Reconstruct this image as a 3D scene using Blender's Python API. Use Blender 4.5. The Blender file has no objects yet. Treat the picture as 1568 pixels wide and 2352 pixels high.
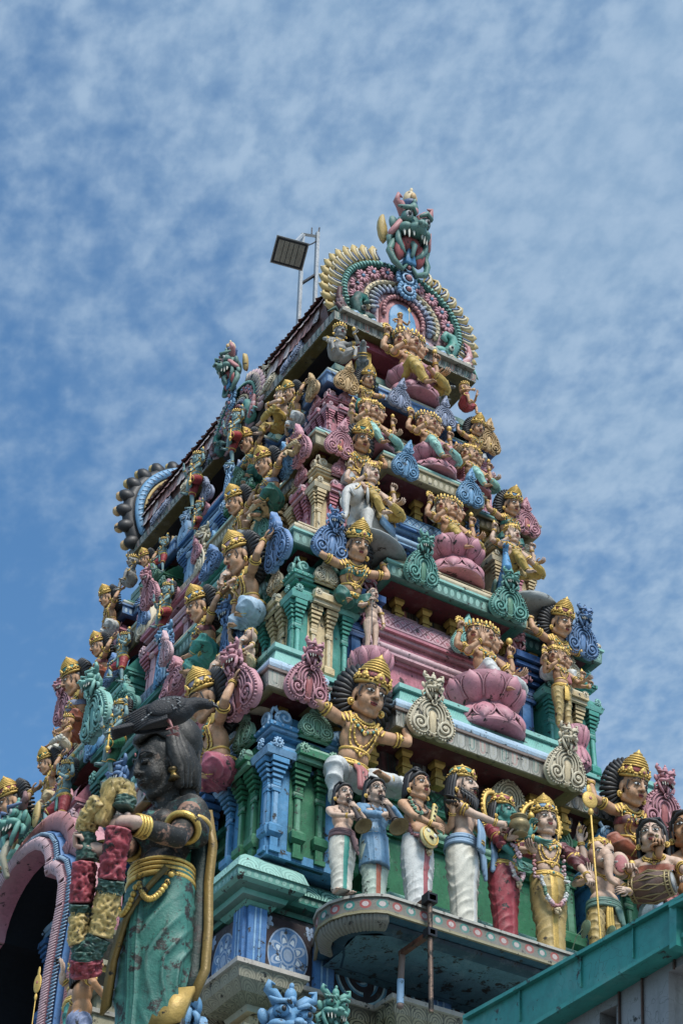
import bpy, math, random
import numpy as np
from mathutils import Vector, Matrix, Euler, noise
from mathutils.bvhtree import BVHTree
R = math.radians; PI = math.pi; V = Vector
random.seed(7)
scene = bpy.context.scene
COL = scene.collection

# ------------------------------------------------------------------ camera geometry (solved from the tower's cornice corners)
CF, CP, CYW, CR = 4235.09, 0.698825, 2.607023, 0.0250983
CPOS = V((20.428, -11.103, 1.6))
_d = V((math.cos(CP)*math.cos(CYW), math.cos(CP)*math.sin(CYW), math.sin(CP)))
_r = V((math.sin(CYW), -math.cos(CYW), 0)); _u = _r.cross(_d)
CRT = _r*math.cos(CR) + _u*math.sin(CR); CUP = -_r*math.sin(CR) + _u*math.cos(CR); CDIR = _d
def ray(u, v): return CRT*((u-784)/CF) - CUP*((v-1176)/CF) + CDIR
def onx(u, v, X):
    d = ray(u, v); return CPOS + d*((X-CPOS.x)/d.x)
def ony(u, v, Y):
    d = ray(u, v); return CPOS + d*((Y-CPOS.y)/d.y)
def onz(u, v, Z):
    d = ray(u, v); return CPOS + d*((Z-CPOS.z)/d.z)

def at3(u, v, t): d = ray(u, v); return CPOS+d*(t/d.length)
# ------------------------------------------------------------------ node maths
class X:
    def __init__(s, nt, o): s.nt = nt; s.o = o
    def _m(s, op, *a, clamp=False):
        n = s.nt.nodes.new('ShaderNodeMath'); n.operation = op; n.use_clamp = clamp
        for i, q in enumerate((s,)+a):
            if isinstance(q, X): s.nt.links.new(q.o, n.inputs[i])
            else: n.inputs[i].default_value = q
        return X(s.nt, n.outputs[0])
    def __add__(s, b): return s._m('ADD', b)
    def __sub__(s, b): return s._m('SUBTRACT', b)
    def __mul__(s, b): return s._m('MULTIPLY', b)
    def __truediv__(s, b): return s._m('DIVIDE', b)
    def __pow__(s, b): return s._m('POWER', b)
    def rsub(s, a): return (s*-1.0)+a
    def fract(s): return s._m('FRACT')
    def floor(s): return s._m('FLOOR')
    def abs(s): return s._m('ABSOLUTE')
    def sqrt(s): return s._m('SQRT')
    def sin(s): return s._m('SINE')
    def mod(s, b): return s._m('FLOORED_MODULO', b)
    def max(s, b): return s._m('MAXIMUM', b)
    def min(s, b): return s._m('MINIMUM', b)
    def gt(s, b): return s._m('GREATER_THAN', b)
    def lt(s, b): return s._m('LESS_THAN', b)
    def atan2(s, b): return s._m('ARCTAN2', b)
    def ss(s, a, b):
        n = s.nt.nodes.new('ShaderNodeMapRange'); n.interpolation_type = 'SMOOTHSTEP'
        s.nt.links.new(s.o, n.inputs[0]); n.inputs[1].default_value = a; n.inputs[2].default_value = b
        return X(s.nt, n.outputs[0])
def c4(c): return (c[0], c[1], c[2], 1.0)
def mixc(nt, f, a, b, mode='MIX'):
    n = nt.nodes.new('ShaderNodeMix'); n.data_type = 'RGBA'; n.blend_type = mode
    for i, q in ((0, f), (6, a), (7, b)):
        if isinstance(q, X): nt.links.new(q.o, n.inputs[i])
        elif i == 0: n.inputs[0].default_value = q
        else: n.inputs[i].default_value = c4(q)
    return X(nt, n.outputs[2])
def tex_noise(nt, vec, scale, detail=4, rough=.55, dist=0):
    n = nt.nodes.new('ShaderNodeTexNoise'); n.inputs['Scale'].default_value = scale
    n.inputs['Detail'].default_value = detail; n.inputs['Roughness'].default_value = rough
    n.inputs['Distortion'].default_value = dist
    if vec is not None: nt.links.new(vec, n.inputs['Vector'])
    return X(nt, n.outputs['Fac'])

def pattern(nt, pat, U, Vv, base, c2, c3, cell):
    """painted ornament: U runs along a moulding in metres, V from 0 to 1 across it"""
    cu = (U/cell).fract()-.5; ci = (U/cell).floor(); vv = Vv-.5
    if pat == 'dots':
        d = ((cu*cu*1.25)+(vv*vv*1.25)).sqrt()
        col = mixc(nt, d.lt(.40), base, (.03,.05,.04)); return mixc(nt, d.lt(.36), col, c2)
    if pat == 'petal':
        w = (cu.abs()*2.1); d = ((w*w)+((Vv-.1)*(Vv-.1)*1.2)).sqrt()
        col = mixc(nt, d.lt(1.0), base, c2); ring = ((d*3.2).fract()-.5).abs()
        col = mixc(nt, ring.lt(.17), col, c3)
        e = cu.abs().gt(.46); return mixc(nt, e, col, c3)
    if pat == 'umotif':
        a = cu.abs()*2.2; bot = ((a*a)+((Vv-.42)*(Vv-.42)*4.0)).sqrt(); up = Vv.gt(.42)
        d = bot*(up.rsub(1.0)) + a*up
        alt = ci.mod(3.0).gt(.5); alt2 = ci.mod(3.0).gt(1.5)
        inner = mixc(nt, alt, c2, (.42,.16,.14)); inner = mixc(nt, alt2, inner, (.42,.42,.40))
        col = mixc(nt, d.lt(.92), base, (.02,.03,.03)); col = mixc(nt, d.lt(.74), col, base)
        col = mixc(nt, d.lt(.56), col, inner); col = mixc(nt, d.lt(.30), col, base)
        return mixc(nt, cu.abs().gt(.46), col, (.02,.02,.02))
    if pat == 'stripe':
        w = ((U/cell)+(Vv*Vv)*.9); d = (w.fract()-.5).abs()
        col = mixc(nt, d.lt(.28), base, c2); return mixc(nt, d.gt(.44), col, c3)
    if pat == 'zig':
        m = (U/(cell*8)).fract()-.5; w = (m.abs()*16.0+Vv*2.0).fract()
        return mixc(nt, w.gt(.55), base, c2)
    if pat == 'lattice':
        a = ((U/cell)+(Vv*3)).fract()-.5; b = ((U/cell)-(Vv*3)).fract()-.5
        l = (a.abs().max(b.abs())).gt(.42); d = ((a*a)+(b*b)).sqrt()
        col = mixc(nt, d.lt(.26), base, c3); col = mixc(nt, d.lt(.2), col, c2)
        return mixc(nt, l, col, c3)
    if pat == 'target':
        d = ((cu*cu)+(vv*vv*1.0)).sqrt(); alt = ci.mod(2.0).gt(.5)
        cc = mixc(nt, alt, (.33,.07,.06), (.04,.2,.17))
        col = mixc(nt, d.lt(.36), base, cc); return mixc(nt, d.lt(.2), col, (.5,.42,.4))
    if pat == 'medal':      # a flower medallion with corner leaves on a square panel, U and V both 0..1
        x = U-.5; r = ((x*x)+(vv*vv)).sqrt(); th = x.atan2(vv)
        pet = (th*4.0).sin().abs()
        col = base
        leaf = (x.abs()-.41); leaf2 = (vv.abs()-.41); lr = ((leaf*leaf)+(leaf2*leaf2)).sqrt()
        lt_ = lr.lt((((leaf.atan2(leaf2))*2.5).sin().abs())*.06+.05)
        col = mixc(nt, lt_, col, c2); col = mixc(nt, r.lt(.40), col, c2)
        col = mixc(nt, (r.lt(.375))*(r.gt(.09)), col, c3)
        col = mixc(nt, (r.lt((pet*.2)+.16))*(r.gt(.12)), col, c2)
        col = mixc(nt, (r.lt((pet*.2)+.10))*(r.gt(.15)), col, c3)
        col = mixc(nt, (r.lt((pet*.2)+.06))*(r.gt(.18)), col, (.62,.72,.8))
        return mixc(nt, r.lt(.075), col, c2)
    if pat == 'scroll':     # foliage scrolls on a frieze
        x = (U/cell).fract()-.5; sx = ((ci.mod(2.0))*2.0)-1.0; x = x*sx
        r = ((x*x)+(vv*vv)).sqrt(); th = x.atan2(vv)
        s = ((r*7.0)+(th/6.2832)).fract(); s2 = ((r*14.0)+(th*1.6)).sin()
        m = (s.lt(.42))*(r.lt(.47)); m = m*(((s2*.2)+.5).gt(.38))
        col = mixc(nt, m, base, c3); return mixc(nt, m*(s.lt(.2)), col, c2)
    return base

MATS = {}
def paint(name, col, pat=None, c2=(.5,.5,.5), c3=(.02,.03,.03), cell=.1, rough=.55, metal=0.0, dirt_shade=.5, edge=.35,  # the dirt amount also scales the crevice shade put into the colour
          bump=.25, mildew=0.0, bscale=60, light=(.62,.64,.6), wrinkle=0.0):
    if name in MATS: return MATS[name]
    def ds(c, k=.87): l = .25*c[0]+.6*c[1]+.15*c[2]; return tuple(l+(x-l)*k for x in c)
    col = ds(col, .87 if metal == 0 else .92); c2 = ds(c2)
    m = bpy.data.materials.new(name); m.use_nodes = True; nt = m.node_tree; N = nt.nodes; L = nt.links
    bs = N['Principled BSDF']; bs.inputs['Roughness'].default_value = rough; bs.inputs['Metallic'].default_value = metal
    geo = N.new('ShaderNodeNewGeometry'); pos = geo.outputs['Position']
    base = col
    if pat:
        uv = N.new('ShaderNodeUVMap'); sp = N.new('ShaderNodeSeparateXYZ'); L.new(uv.outputs[0], sp.inputs[0])
        base = pattern(nt, pat, X(nt, sp.outputs[0]), X(nt, sp.outputs[1]), col, c2, c3, cell)
    big = tex_noise(nt, pos, 2.3, 5, .6); fine = tex_noise(nt, pos, 19, 5, .65)
    v = (big*.5)+(fine*.5)
    dark = tuple(x*.62 for x in col); 
    c = mixc(nt, v.ss(.30, .60), tuple(x*.68 for x in (1,1,1)), (1.08,1.08,1.08))
    c = mixc(nt, 1.0, base, c, 'MULTIPLY')
    pt = X(nt, geo.outputs['Pointiness']); an = N.new('ShaderNodeAttribute'); an.attribute_name = 'org'; og = X(nt, an.outputs['Fac'])
    lt = tuple(min(.85, a*.85+b*.32) for a, b in zip(col, light))
    c = mixc(nt, pt.ss(.505, .60)*og*(edge*1.7), c, lt if metal == 0 else tuple(min(1, x*1.6) for x in col))
    grime_shade = tuple(x*.14+.008 for x in col)
    c = mixc(nt, pt.ss(.495, .42)*og*min(1, dirt_shade*1.9), c, grime_shade)
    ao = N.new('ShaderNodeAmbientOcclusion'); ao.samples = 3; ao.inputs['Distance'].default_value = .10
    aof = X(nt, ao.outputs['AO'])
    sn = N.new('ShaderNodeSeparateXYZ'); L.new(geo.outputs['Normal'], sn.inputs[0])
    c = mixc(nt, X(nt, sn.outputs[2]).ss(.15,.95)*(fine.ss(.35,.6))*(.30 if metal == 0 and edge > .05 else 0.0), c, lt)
    c = mixc(nt, (aof.ss(.84, .26))*min(1, dirt_shade*1.6), c, grime_shade)  # ambient occlusion mixed into the base colour, as crevice shade along with grime
    # chalky fading, hairline cracks, rain streaks and mildew
    if edge > .05 and metal == 0: c = mixc(nt, tex_noise(nt, pos, 5.5, 6, .68).ss(.50,.70)*.30, c, lt)
    if dirt_shade > .25:
        vo = N.new('ShaderNodeTexVoronoi'); vo.feature = 'DISTANCE_TO_EDGE'; vo.inputs['Scale'].default_value = 5.0
        wv = N.new('ShaderNodeVectorMath'); wv.operation = 'ADD'; nv = N.new('ShaderNodeTexNoise'); nv.inputs['Scale'].default_value = 7; L.new(pos, nv.inputs['Vector']); L.new(pos, wv.inputs[0]); L.new(nv.outputs['Color'], wv.inputs[1]); L.new(wv.outputs[0], vo.inputs['Vector'])
        c = mixc(nt, X(nt, vo.outputs['Distance']).ss(.012,.002)*(big.ss(.48,.60))*.7, c, grime_shade)
    mp = N.new('ShaderNodeMapping'); mp.inputs['Scale'].default_value = (9, 9, 1.1); L.new(pos, mp.inputs['Vector'])
    st = tex_noise(nt, mp.outputs[0], 1.6, 6, .7)
    c = mixc(nt, st.ss(.54, .74)*(.55*dirt_shade+.05), c, (.05,.045,.035))
    if mildew == 0 and dirt_shade > .25 and metal == 0 and 'skin' not in name and name not in ('tan','ash','white','offwhite','pearl'): mildew = .14
    if mildew > 0:
        mn = tex_noise(nt, pos, 7.5, 8, .72)
        c = mixc(nt, mn.ss(.62-mildew*.25, .66-mildew*.2), c, (.028,.026,.022))
        mw = tex_noise(nt, pos, 45, 5, .8)
        c = mixc(nt, (mn.ss(.62-mildew*.25, .66-mildew*.2))*(mw.ss(.58,.66)), c, (.20,.19,.165))
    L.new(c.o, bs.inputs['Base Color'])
    rr = (fine*.3)+(rough-.15); L.new(rr.o, bs.inputs['Roughness'])
    bn = tex_noise(nt, pos, bscale, 4, .6)
    h = bn
    if wrinkle > 0:
        wn = tex_noise(nt, pos, 22, 2, .5, 2.2); h = (wn*wrinkle*8)+bn
    bp = N.new('ShaderNodeBump'); bp.inputs['Strength'].default_value = bump; bp.inputs['Distance'].default_value = .016
    L.new(h.o, bp.inputs['Height']); L.new(bp.outputs[0], bs.inputs['Normal'])
    MATS[name] = m; return m

PAL = dict(
 teal=(.035,.32,.25), dteal=(.015,.16,.12), lteal=(.15,.50,.42), mint=(.30,.62,.52), green=(.015,.19,.08), lgreen=(.13,.36,.22),
 blue=(.055,.21,.50), dblue=(.02,.10,.30), lblue=(.22,.45,.70), paleblue=(.42,.60,.76), slate=(.21,.26,.42), cyanblue=(.06,.29,.55),
 pink=(.60,.20,.26), lpink=(.66,.38,.43), dpink=(.42,.08,.13), maroon=(.13,.022,.03), red=(.42,.035,.04), rose=(.50,.13,.14),
 cream=(.68,.51,.25), lcream=(.68,.57,.36), stone=(.36,.34,.28), olive=(.25,.20,.07), yellow=(.58,.37,.04), orange=(.60,.33,.07),
 gold=(.60,.385,.08), white=(.68,.69,.66), offwhite=(.66,.63,.52), grey=(.24,.26,.26), lgrey=(.40,.42,.42), dgrey=(.075,.085,.09),
 black=(.012,.012,.014), dark=(.012,.014,.018), brown=(.12,.05,.03), rust=(.14,.05,.025), skin=(.64,.34,.17), pskin=(.70,.46,.32),
 tan=(.55,.26,.10), bskin=(.20,.36,.37), gskin=(.03,.25,.20), pearl=(.62,.60,.55), navy=(.02,.035,.06), tile=(.19,.075,.065), dred=(.2,.03,.035), dred2=(.16,.02,.03), lightolive=(.34,.31,.19), leafg=(.06,.14,.03))
def P(k, **kw):
    if k in MATS: return MATS[k]
    if k == 'gold': return paint('gold', PAL['gold'], metal=.30, rough=.5, dirt_shade=.65, edge=.5, bump=.35, light=(1,.8,.4))
    if k in ('skin','pskin','tan','bskin','gskin'): return paint(k, PAL[k], dirt_shade=.7, edge=.12, bump=.15, rough=.58)
    return paint(k, PAL[k], **kw)

# ------------------------------------------------------------------ mesh collector
class MB:
    def __init__(s):
        s.v = []; s.f = []; s.m = []; s.uv = []; s.n = 0; s.mats = []; s.w = []; s.M = Matrix.Identity(4)
    def mi(s, m):
        if isinstance(m, str): m = P(m)
        if m not in s.mats: s.mats.append(m)
        return s.mats.index(m)
    def add(s, vs, fs, m, uvs=None):
        a = np.asarray(vs, dtype=float)
        if s.M != Matrix.Identity(4):
            Mn = np.array(s.M); a = a @ Mn[:3,:3].T + Mn[:3,3]
        s.v.append(a); k = s.mi(m); s.w += [0.0 if len(a) <= 16 else 1.0]*len(a)
        for i, f in enumerate(fs):
            s.f.append(tuple(j+s.n for j in f)); s.m.append(k)
            s.uv.append(uvs[i] if uvs else None)
        s.n += len(a)
    def arr(s): return np.concatenate(s.v) if s.v else np.zeros((0,3))
    def join(s, o, M=None):
        if not o.v: return
        a = o.arr()
        if M is not None: Mn = np.array(M); a = a @ Mn[:3,:3].T + Mn[:3,3]
        if s.M != Matrix.Identity(4): Mn = np.array(s.M); a = a @ Mn[:3,:3].T + Mn[:3,3]
        idx = [s.mi(m) for m in o.mats]; s.v.append(a); s.w += o.w
        flip = M is not None and M.to_3x3().determinant() < 0
        for f, k, u in zip(o.f, o.m, o.uv):
            f = tuple(j+s.n for j in f)
            if flip: f = f[::-1]; u = u[::-1] if u else None
            s.f.append(f); s.m.append(idx[k]); s.uv.append(u)
        s.n += len(a)
    def box(s, x0, x1, y0, y1, z0, z1, m, taper=1.0):
        cx, cy = (x0+x1)/2, (y0+y1)/2; t = taper
        X0, X1, Y0, Y1 = cx+(x0-cx)*t, cx+(x1-cx)*t, cy+(y0-cy)*t, cy+(y1-cy)*t
        s.add([(x0,y0,z0),(x1,y0,z0),(x1,y1,z0),(x0,y1,z0),(X0,Y0,z1),(X1,Y0,z1),(X1,Y1,z1),(X0,Y1,z1)],
              [(3,2,1,0),(4,5,6,7),(0,1,5,4),(1,2,6,5),(2,3,7,6),(3,0,4,7)], m)
    def rings(s, rs, m, cap=True, closed=True):
        n = len(rs[0]); vs = [p for r in rs for p in r]; fs = []
        for i in range(len(rs)-1):
            for j in range(n if closed else n-1):
                k = (j+1) % n; fs.append((i*n+j, i*n+k, (i+1)*n+k, (i+1)*n+j))
        if cap: fs.append(tuple(range(n))[::-1]); fs.append(tuple((len(rs)-1)*n+j for j in range(n)))
        s.add(vs, fs, m)
    def tube(s, pts, rad, m, n=8, round_=True, flat=None):
        pts = [V(p) for p in pts]; k = len(pts)
        rad = list(rad) if hasattr(rad, '__len__') else [rad]*k
        if round_ and k >= 2:
            d0 = (pts[0]-pts[1]).normalized(); d1 = (pts[-1]-pts[-2]).normalized(); r0, r1 = rad[0], rad[-1]
            pts = [pts[0]+d0*r0*.95, pts[0]+d0*r0*.6] + pts + [pts[-1]+d1*r1*.6, pts[-1]+d1*r1*.95]
            rad = [r0*.25, r0*.78] + rad + [r1*.78, r1*.25]
        rs = []; T = None; up = None
        for i, p in enumerate(pts):
            t = (pts[min(i+1, len(pts)-1)]-pts[max(i-1, 0)])
            t = t.normalized() if t.length > 1e-9 else V((0,0,1))
            if up is None:
                up = V((0,1,0)) if abs(t.y) < .9 else V((1,0,0))
            up = (up - t*up.dot(t)); up = up.normalized() if up.length > 1e-6 else t.orthogonal().normalized()
            sd = t.cross(up)
            fl = flat if flat else 1.0
            rs.append([p + sd*(math.cos(a)*rad[i]) - up*(math.sin(a)*rad[i]*fl) for a in (2*PI*j/n for j in range(n))])
        s.rings(rs, m)
    def ell(s, c, r, m, nu=12, nv=8, rot=None):
        if not hasattr(r, '__len__'): r = (r, r, r)
        c = V(c); vs = []; fs = []
        Rm = Euler(rot).to_matrix() if rot else None
        def tr(x, y, z):
            p = V((x*r[0], y*r[1], z*r[2])); 
            if Rm: p = Rm @ p
            return p+c
        vs.append(tr(0,0,-1))
        for i in range(1, nv):
            a = -PI/2+PI*i/nv
            for j in range(nu):
                b = 2*PI*j/nu; vs.append(tr(math.cos(a)*math.cos(b), math.cos(a)*math.sin(b), math.sin(a)))
        vs.append(tr(0,0,1)); N_ = len(vs)-1
        for j in range(nu):
            k = (j+1) % nu; fs.append((0, 1+k, 1+j)); fs.append((N_, N_-nu+j, N_-nu+k))
            for i in range(nv-2): fs.append((1+i*nu+j, 1+i*nu+k, 1+(i+1)*nu+k, 1+(i+1)*nu+j))
        s.add(vs, fs, m)
    def lathe(s, prof, m, n=16, c=(0,0,0), sx=1, sy=1, ripple=None):
        rs = []
        for r, z in prof:
            rs.append([V((c[0]+sx*r*math.cos(2*PI*j/n)*(1+(ripple[0]*math.cos(ripple[1]*2*PI*j/n) if ripple else 0)),
                          c[1]+sy*r*math.sin(2*PI*j/n)*(1+(ripple[0]*math.cos(ripple[1]*2*PI*j/n) if ripple else 0)), c[2]+z)) for j in range(n)])
        s.rings(rs, m)
    def plate(s, poly, y0, y1, m, bev=.0, uv=None):
        """polygon in xz (counter-clockwise seen from the front, -y), front face at y0, back at y1"""
        n = len(poly); cx = sum(p[0] for p in poly)/n; cz = sum(p[1] for p in poly)/n
        def ins(p, d):
            q = V((cx-p[0], cz-p[1])); l = q.length; q = q/l if l > 0 else q; return (p[0]+q.x*min(d, l*.5), p[1]+q.y*min(d, l*.5))
        fr = [ins(p, bev) for p in poly]
        vs = [(p[0], y1, p[1]) for p in poly]+[(p[0], y0+bev, p[1]) for p in poly]+[(p[0], y0, p[1]) for p in fr]+[(cx, y0-bev*.3, cz)]
        fs = []
        for i in range(n):
            j = (i+1) % n; fs += [(i, j, n+j, n+i), (n+i, n+j, 2*n+j, 2*n+i), (2*n+i, 2*n+j, 3*n)]
        fs.append(tuple(range(n))[::-1])
        s.add(vs, fs, m)
    def quadgrid(s, P00, P10, P11, P01, m, u0=0, u1=1, v0=0, v1=1, nu=1, nv=1, bulge=None):
        A, B, C, D = V(P00), V(P10), V(P11), V(P01); vs = []; fs = []; uvs = []
        nrm = (B-A).cross(D-A).normalized()
        for j in range(nv+1):
            for i in range(nu+1):
                a, b = i/nu, j/nv
                p = (A*(1-a)+B*a)*(1-b)+(D*(1-a)+C*a)*b
                if bulge: p = p+nrm*bulge*math.sin(PI*b)
                vs.append(p)
        for j in range(nv):
            for i in range(nu):
                k = j*(nu+1)+i; fs.append((k, k+1, k+nu+2, k+nu+1))
                q = [(i/nu, j/nv), ((i+1)/nu, j/nv), ((i+1)/nu, (j+1)/nv), (i/nu, (j+1)/nv)]
                uvs.append([(u0+(u1-u0)*a, v0+(v1-v0)*b) for a, b in q])
        s.add(vs, fs, m, uvs)
    def sweep(s, path, prof, closed=True):
        """prof: list of (out, z, material of the band up to the next point); path: (x, y) points, counter-clockwise, out = away from the centre"""
        n = len(path); nor = []
        for i in range(n):
            a, b, c = V(path[i-1]), V(path[i]), V(path[(i+1) % n])
            if not closed and i == 0: a = b-(c-b)
            if not closed and i == n-1: c = b+(b-a)
            d1 = (b-a).normalized(); d2 = (c-b).normalized()
            n1 = V((d1.y, -d1.x)); n2 = V((d2.y, -d2.x)); h = n1+n2
            h = h/max(.35, h.length_squared/2) if h.length > 1e-6 else n1
            nor.append(h)
        us = [0]
        for i in range(n): us.append(us[-1]+(V(path[(i+1) % n])-V(path[i])).length)
        for k in range(len(prof)-1):
            o0, z0, m = prof[k]; o1, z1 = prof[k+1][:2]
            vs = []; fs = []; uvs = []
            cnt = n if closed else n-1
            for i in range(n):
                p = V(path[i]); a = p+nor[i]*o0; b = p+nor[i]*o1
                vs += [(a.x, a.y, z0), (b.x, b.y, z1)]
            for i in range(cnt):
                j = (i+1) % n; fs.append((2*i, 2*j, 2*j+1, 2*i+1))
                uvs.append([(us[i], 0), (us[i+1], 0), (us[i+1], 1), (us[i], 1)])
            s.add(vs, fs, m, uvs)
    def build(s, name, parent=None, smooth=40, loc=None, rotz=0, scale=1):
        me = bpy.data.meshes.new(name)
        a = s.arr(); me.from_pydata(a.tolist(), [], s.f)
        for m in s.mats: me.materials.append(m)
        me.polygons.foreach_set('material_index', s.m)
        if any(u is not None for u in s.uv):
            uvl = me.uv_layers.new(name='UVMap'); dat = []
            for f, u in zip(s.f, s.uv):
                dat += [c for q in (u or [(0,0)]*len(f)) for c in q]
            if len(dat) == 2*len(me.loops): uvl.data.foreach_set('uv', dat)
        if len(s.w) == len(me.vertices) and any(s.w): at_ = me.attributes.new('org', 'FLOAT', 'POINT'); at_.data.foreach_set('value', s.w)
        if smooth:
            me.polygons.foreach_set('use_smooth', [True]*len(me.polygons))
            if smooth < 180: me.set_sharp_from_angle(angle=R(smooth))
        me.validate(); me.update()
        o = bpy.data.objects.new(name, me); COL.objects.link(o)
        if parent: o.parent = parent
        if loc is not None: o.location = loc
        o.rotation_euler = (0, 0, rotz); o.scale = (scale,)*3 if not hasattr(scale, '__len__') else scale
        return o

def remesh(mb, voxel, smooth=3):
    """grow one continuous skin over overlapping solids"""
    me = bpy.data.meshes.new('tmp'); me.from_pydata(mb.arr().tolist(), [], mb.f)
    o = bpy.data.objects.new('tmp', me); COL.objects.link(o)
    r = o.modifiers.new('r', 'REMESH'); r.mode = 'VOXEL'; r.voxel_size = voxel; r.adaptivity = 0
    if smooth:
        q = o.modifiers.new('s', 'SMOOTH'); q.factor = .5; q.iterations = smooth
    dg = bpy.context.evaluated_depsgraph_get(); e = o.evaluated_get(dg); m2 = e.to_mesh()
    a = np.empty(len(m2.vertices)*3); m2.vertices.foreach_get('co', a)
    nn = np.empty(len(m2.vertices)*3); m2.vertices.foreach_get('normal', nn)
    f = [tuple(p.vertices) for p in m2.polygons]
    e.to_mesh_clear(); bpy.data.objects.remove(o); bpy.data.meshes.remove(me)
    return a.reshape(-1, 3), f, nn.reshape(-1, 3)

# ------------------------------------------------------------------ scene-object helpers
def tag(o, label=None, cat=None, group=None, kind=None):
    if label: o['label'] = label
    if cat: o['category'] = cat
    if group: o['group'] = group
    if kind: o['kind'] = kind
    return o
def thing(name, loc=(0,0,0), rotz=0, label=None, cat=None, group=None, scale=1):
    o = bpy.data.objects.new(name, None); COL.objects.link(o); o.empty_display_size = .1
    o.location = loc; o.rotation_euler = (0, 0, rotz); o.scale = (scale,)*3 if not hasattr(scale, '__len__') else scale
    return tag(o, label, cat, group)
def put(src, parent=None, loc=(0,0,0), rotz=0, scale=1, name=None, rot=None):
    """a copy of a mesh object and of its children"""
    o = src.copy(); COL.objects.link(o); o.parent = parent; o.location = loc
    o.rotation_euler = rot if rot else (0, 0, rotz); o.scale = (scale,)*3 if not hasattr(scale, '__len__') else scale
    for c in src.children:
        d = c.copy(); COL.objects.link(d); d.parent = o
    return o
def mirx(mb):
    o = MB(); o.join(mb, Matrix.Diagonal((-1,1,1,1))); return o
# ------------------------------------------------------------------ figures (local space: facing -y, z up, pelvis at the origin)
def ik(S, T, a, b, hint):
    S, T, hint = V(S), V(T), V(hint); d = T-S; L = d.length
    if L > (a+b)*.985: T = S+d*((a+b)*.985/L); d = T-S; L = d.length
    L = max(L, abs(a-b)+.02); dn = d.normalized(); x = (a*a-b*b+L*L)/(2*L); h = math.sqrt(max(0, a*a-x*x))
    p = hint-dn*hint.dot(dn); p = p.normalized() if p.length > 1e-5 else dn.orthogonal()
    return S+dn*x+p*h, T
def frame(zd, yd, o):
    z = V(zd).normalized(); y = V(yd); y = (y-z*y.dot(z))
    y = y.normalized() if y.length > 1e-5 else z.orthogonal().normalized()
    x = y.cross(z); M = Matrix((x, y, z)).transposed().to_4x4(); M.translation = V(o); return M
def hand(mb, w, fd, pn, pose, side, m, s=1.0, n=6):
    """wrist w, fingers towards fd, palm facing pn; side = +1 thumb towards +x of the hand frame"""
    h = MB(); h.M = frame(fd, -V(pn), w) @ Matrix.Diagonal((s, s, s, 1))
    h.ell((0,0,.042), (.037,.017,.05), m, 10, 8); h.tube([(0,0,-.02),(0,0,.03)], [.026,.03], m, 8)
    curl = {'open':(4,6), 'relax':(28,34), 'grip':(75,95), 'point':(20,30)}[pose]
    for i in range(4):
        x = (-.028+.0187*i); L = (.068,.078,.074,.058)[i if side < 0 else 3-i] if side else .07
        L = (.058,.074,.078,.066)[i] if side > 0 else (.066,.078,.074,.058)[i]
        c1, c2 = curl; c1 += (i-1.5)*3; sp = (i-1.5)*(.10 if pose == 'open' else .03)
        p0 = V((x, 0, .080)); a = R(c1); p1 = p0+V((sp*L, -math.sin(a)*L*.55, math.cos(a)*L*.55))
        a2 = R(c1+c2); p2 = p1+V((sp*L*.5, -math.sin(a2)*L*.35, math.cos(a2)*L*.35))
        a3 = R(c1+c2*1.7); p3 = p2+V((0, -math.sin(a3)*L*.22, math.cos(a3)*L*.22))
        h.tube([p0-V((0,0,.02)), p0, p1, p2, p3], [.0095,.0098,.0092,.0082,.007], m, n)
    b = V((side*.032, -.004, .022))
    if pose == 'grip': pts = [b, b+V((side*.016,-.028,.022)), b+V((-side*.004,-.052,.034)), b+V((-side*.024,-.056,.04))]
    elif pose == 'open': pts = [b, b+V((side*.026,-.01,.024)), b+V((side*.038,-.014,.052))]
    else: pts = [b, b+V((side*.02,-.018,.026)), b+V((side*.018,-.032,.054))]
    h.tube(pts, [.013]+[.010]*(len(pts)-1), m, n)
    mb.join(h)
def ring(mb, c, axis, r, t, m, n=16, k=5, flat=1.0, sx=1.0, bead=0):
    M = frame(axis, (0,1,0.01), c); pts = [M @ V((math.cos(2*PI*i/n)*r*sx, math.sin(2*PI*i/n)*r*flat, 0)) for i in range(n)]
    N_ = []
    for i in range(n):
        T = (pts[(i+1) % n]-pts[i-1]).normalized(); a = V(axis).normalized(); b = T.cross(a)
        tt = t*(1.25 if bead and i % 2 else 1)
        N_.append([pts[i]+(a*math.cos(2*PI*j/k)+b*math.sin(2*PI*j/k))*tt for j in range(k)])
    N_.append(N_[0]); mb.rings(N_, m, cap=False)

_HEAD = {}
def head_arrays(kind):
    if kind in _HEAD: return _HEAD[kind]
    b = MB(); f = kind == 'woman'
    b.ell((0,.012,.03), (.078,.095,.093), 'skin', 20, 14); b.ell((0,-.024,-.022), (.066,.070,.098), 'skin', 20, 14)
    b.ell((0,-.058,-.098), (.026,.024,.022), 'skin', 12, 8)
    for s in (-1, 1):
        b.ell((s*.034,-.052,-.038), (.033,.036,.04), 'skin', 12, 8); b.tube([(s*.05,0,-.07),(s*.01,-.055,-.10)], [.03,.022], 'skin')
        b.tube([(s*.012,-.084,.036),(s*.052,-.066,.037)], [.011,.010], 'skin', 6)
        b.ell((s*.013,-.098,-.026), (.011,.014,.009), 'skin', 8, 6)
        b.ell((s*.080,.008,-.006), (.010,.022,.036), 'skin', 8, 8); b.ell((s*.080,.002,-.045), (.009,.012,.022), 'skin', 8, 6)
    b.tube([(0,-.084,.035),(0,-.100,.006),(0,-.113,-.022)], [.008,.0105,.0125], 'skin', 8)
    b.ell((0,-.084,-.058), (.028,.015,.018), 'skin', 10, 6)
    b.tube([(0,.015,-.06),(0,.0,-.16)], [.05,.047], 'skin', 12)
    _HEAD[kind] = remesh(b, .0052, 2)[:2]; return _HEAD[kind]
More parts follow.
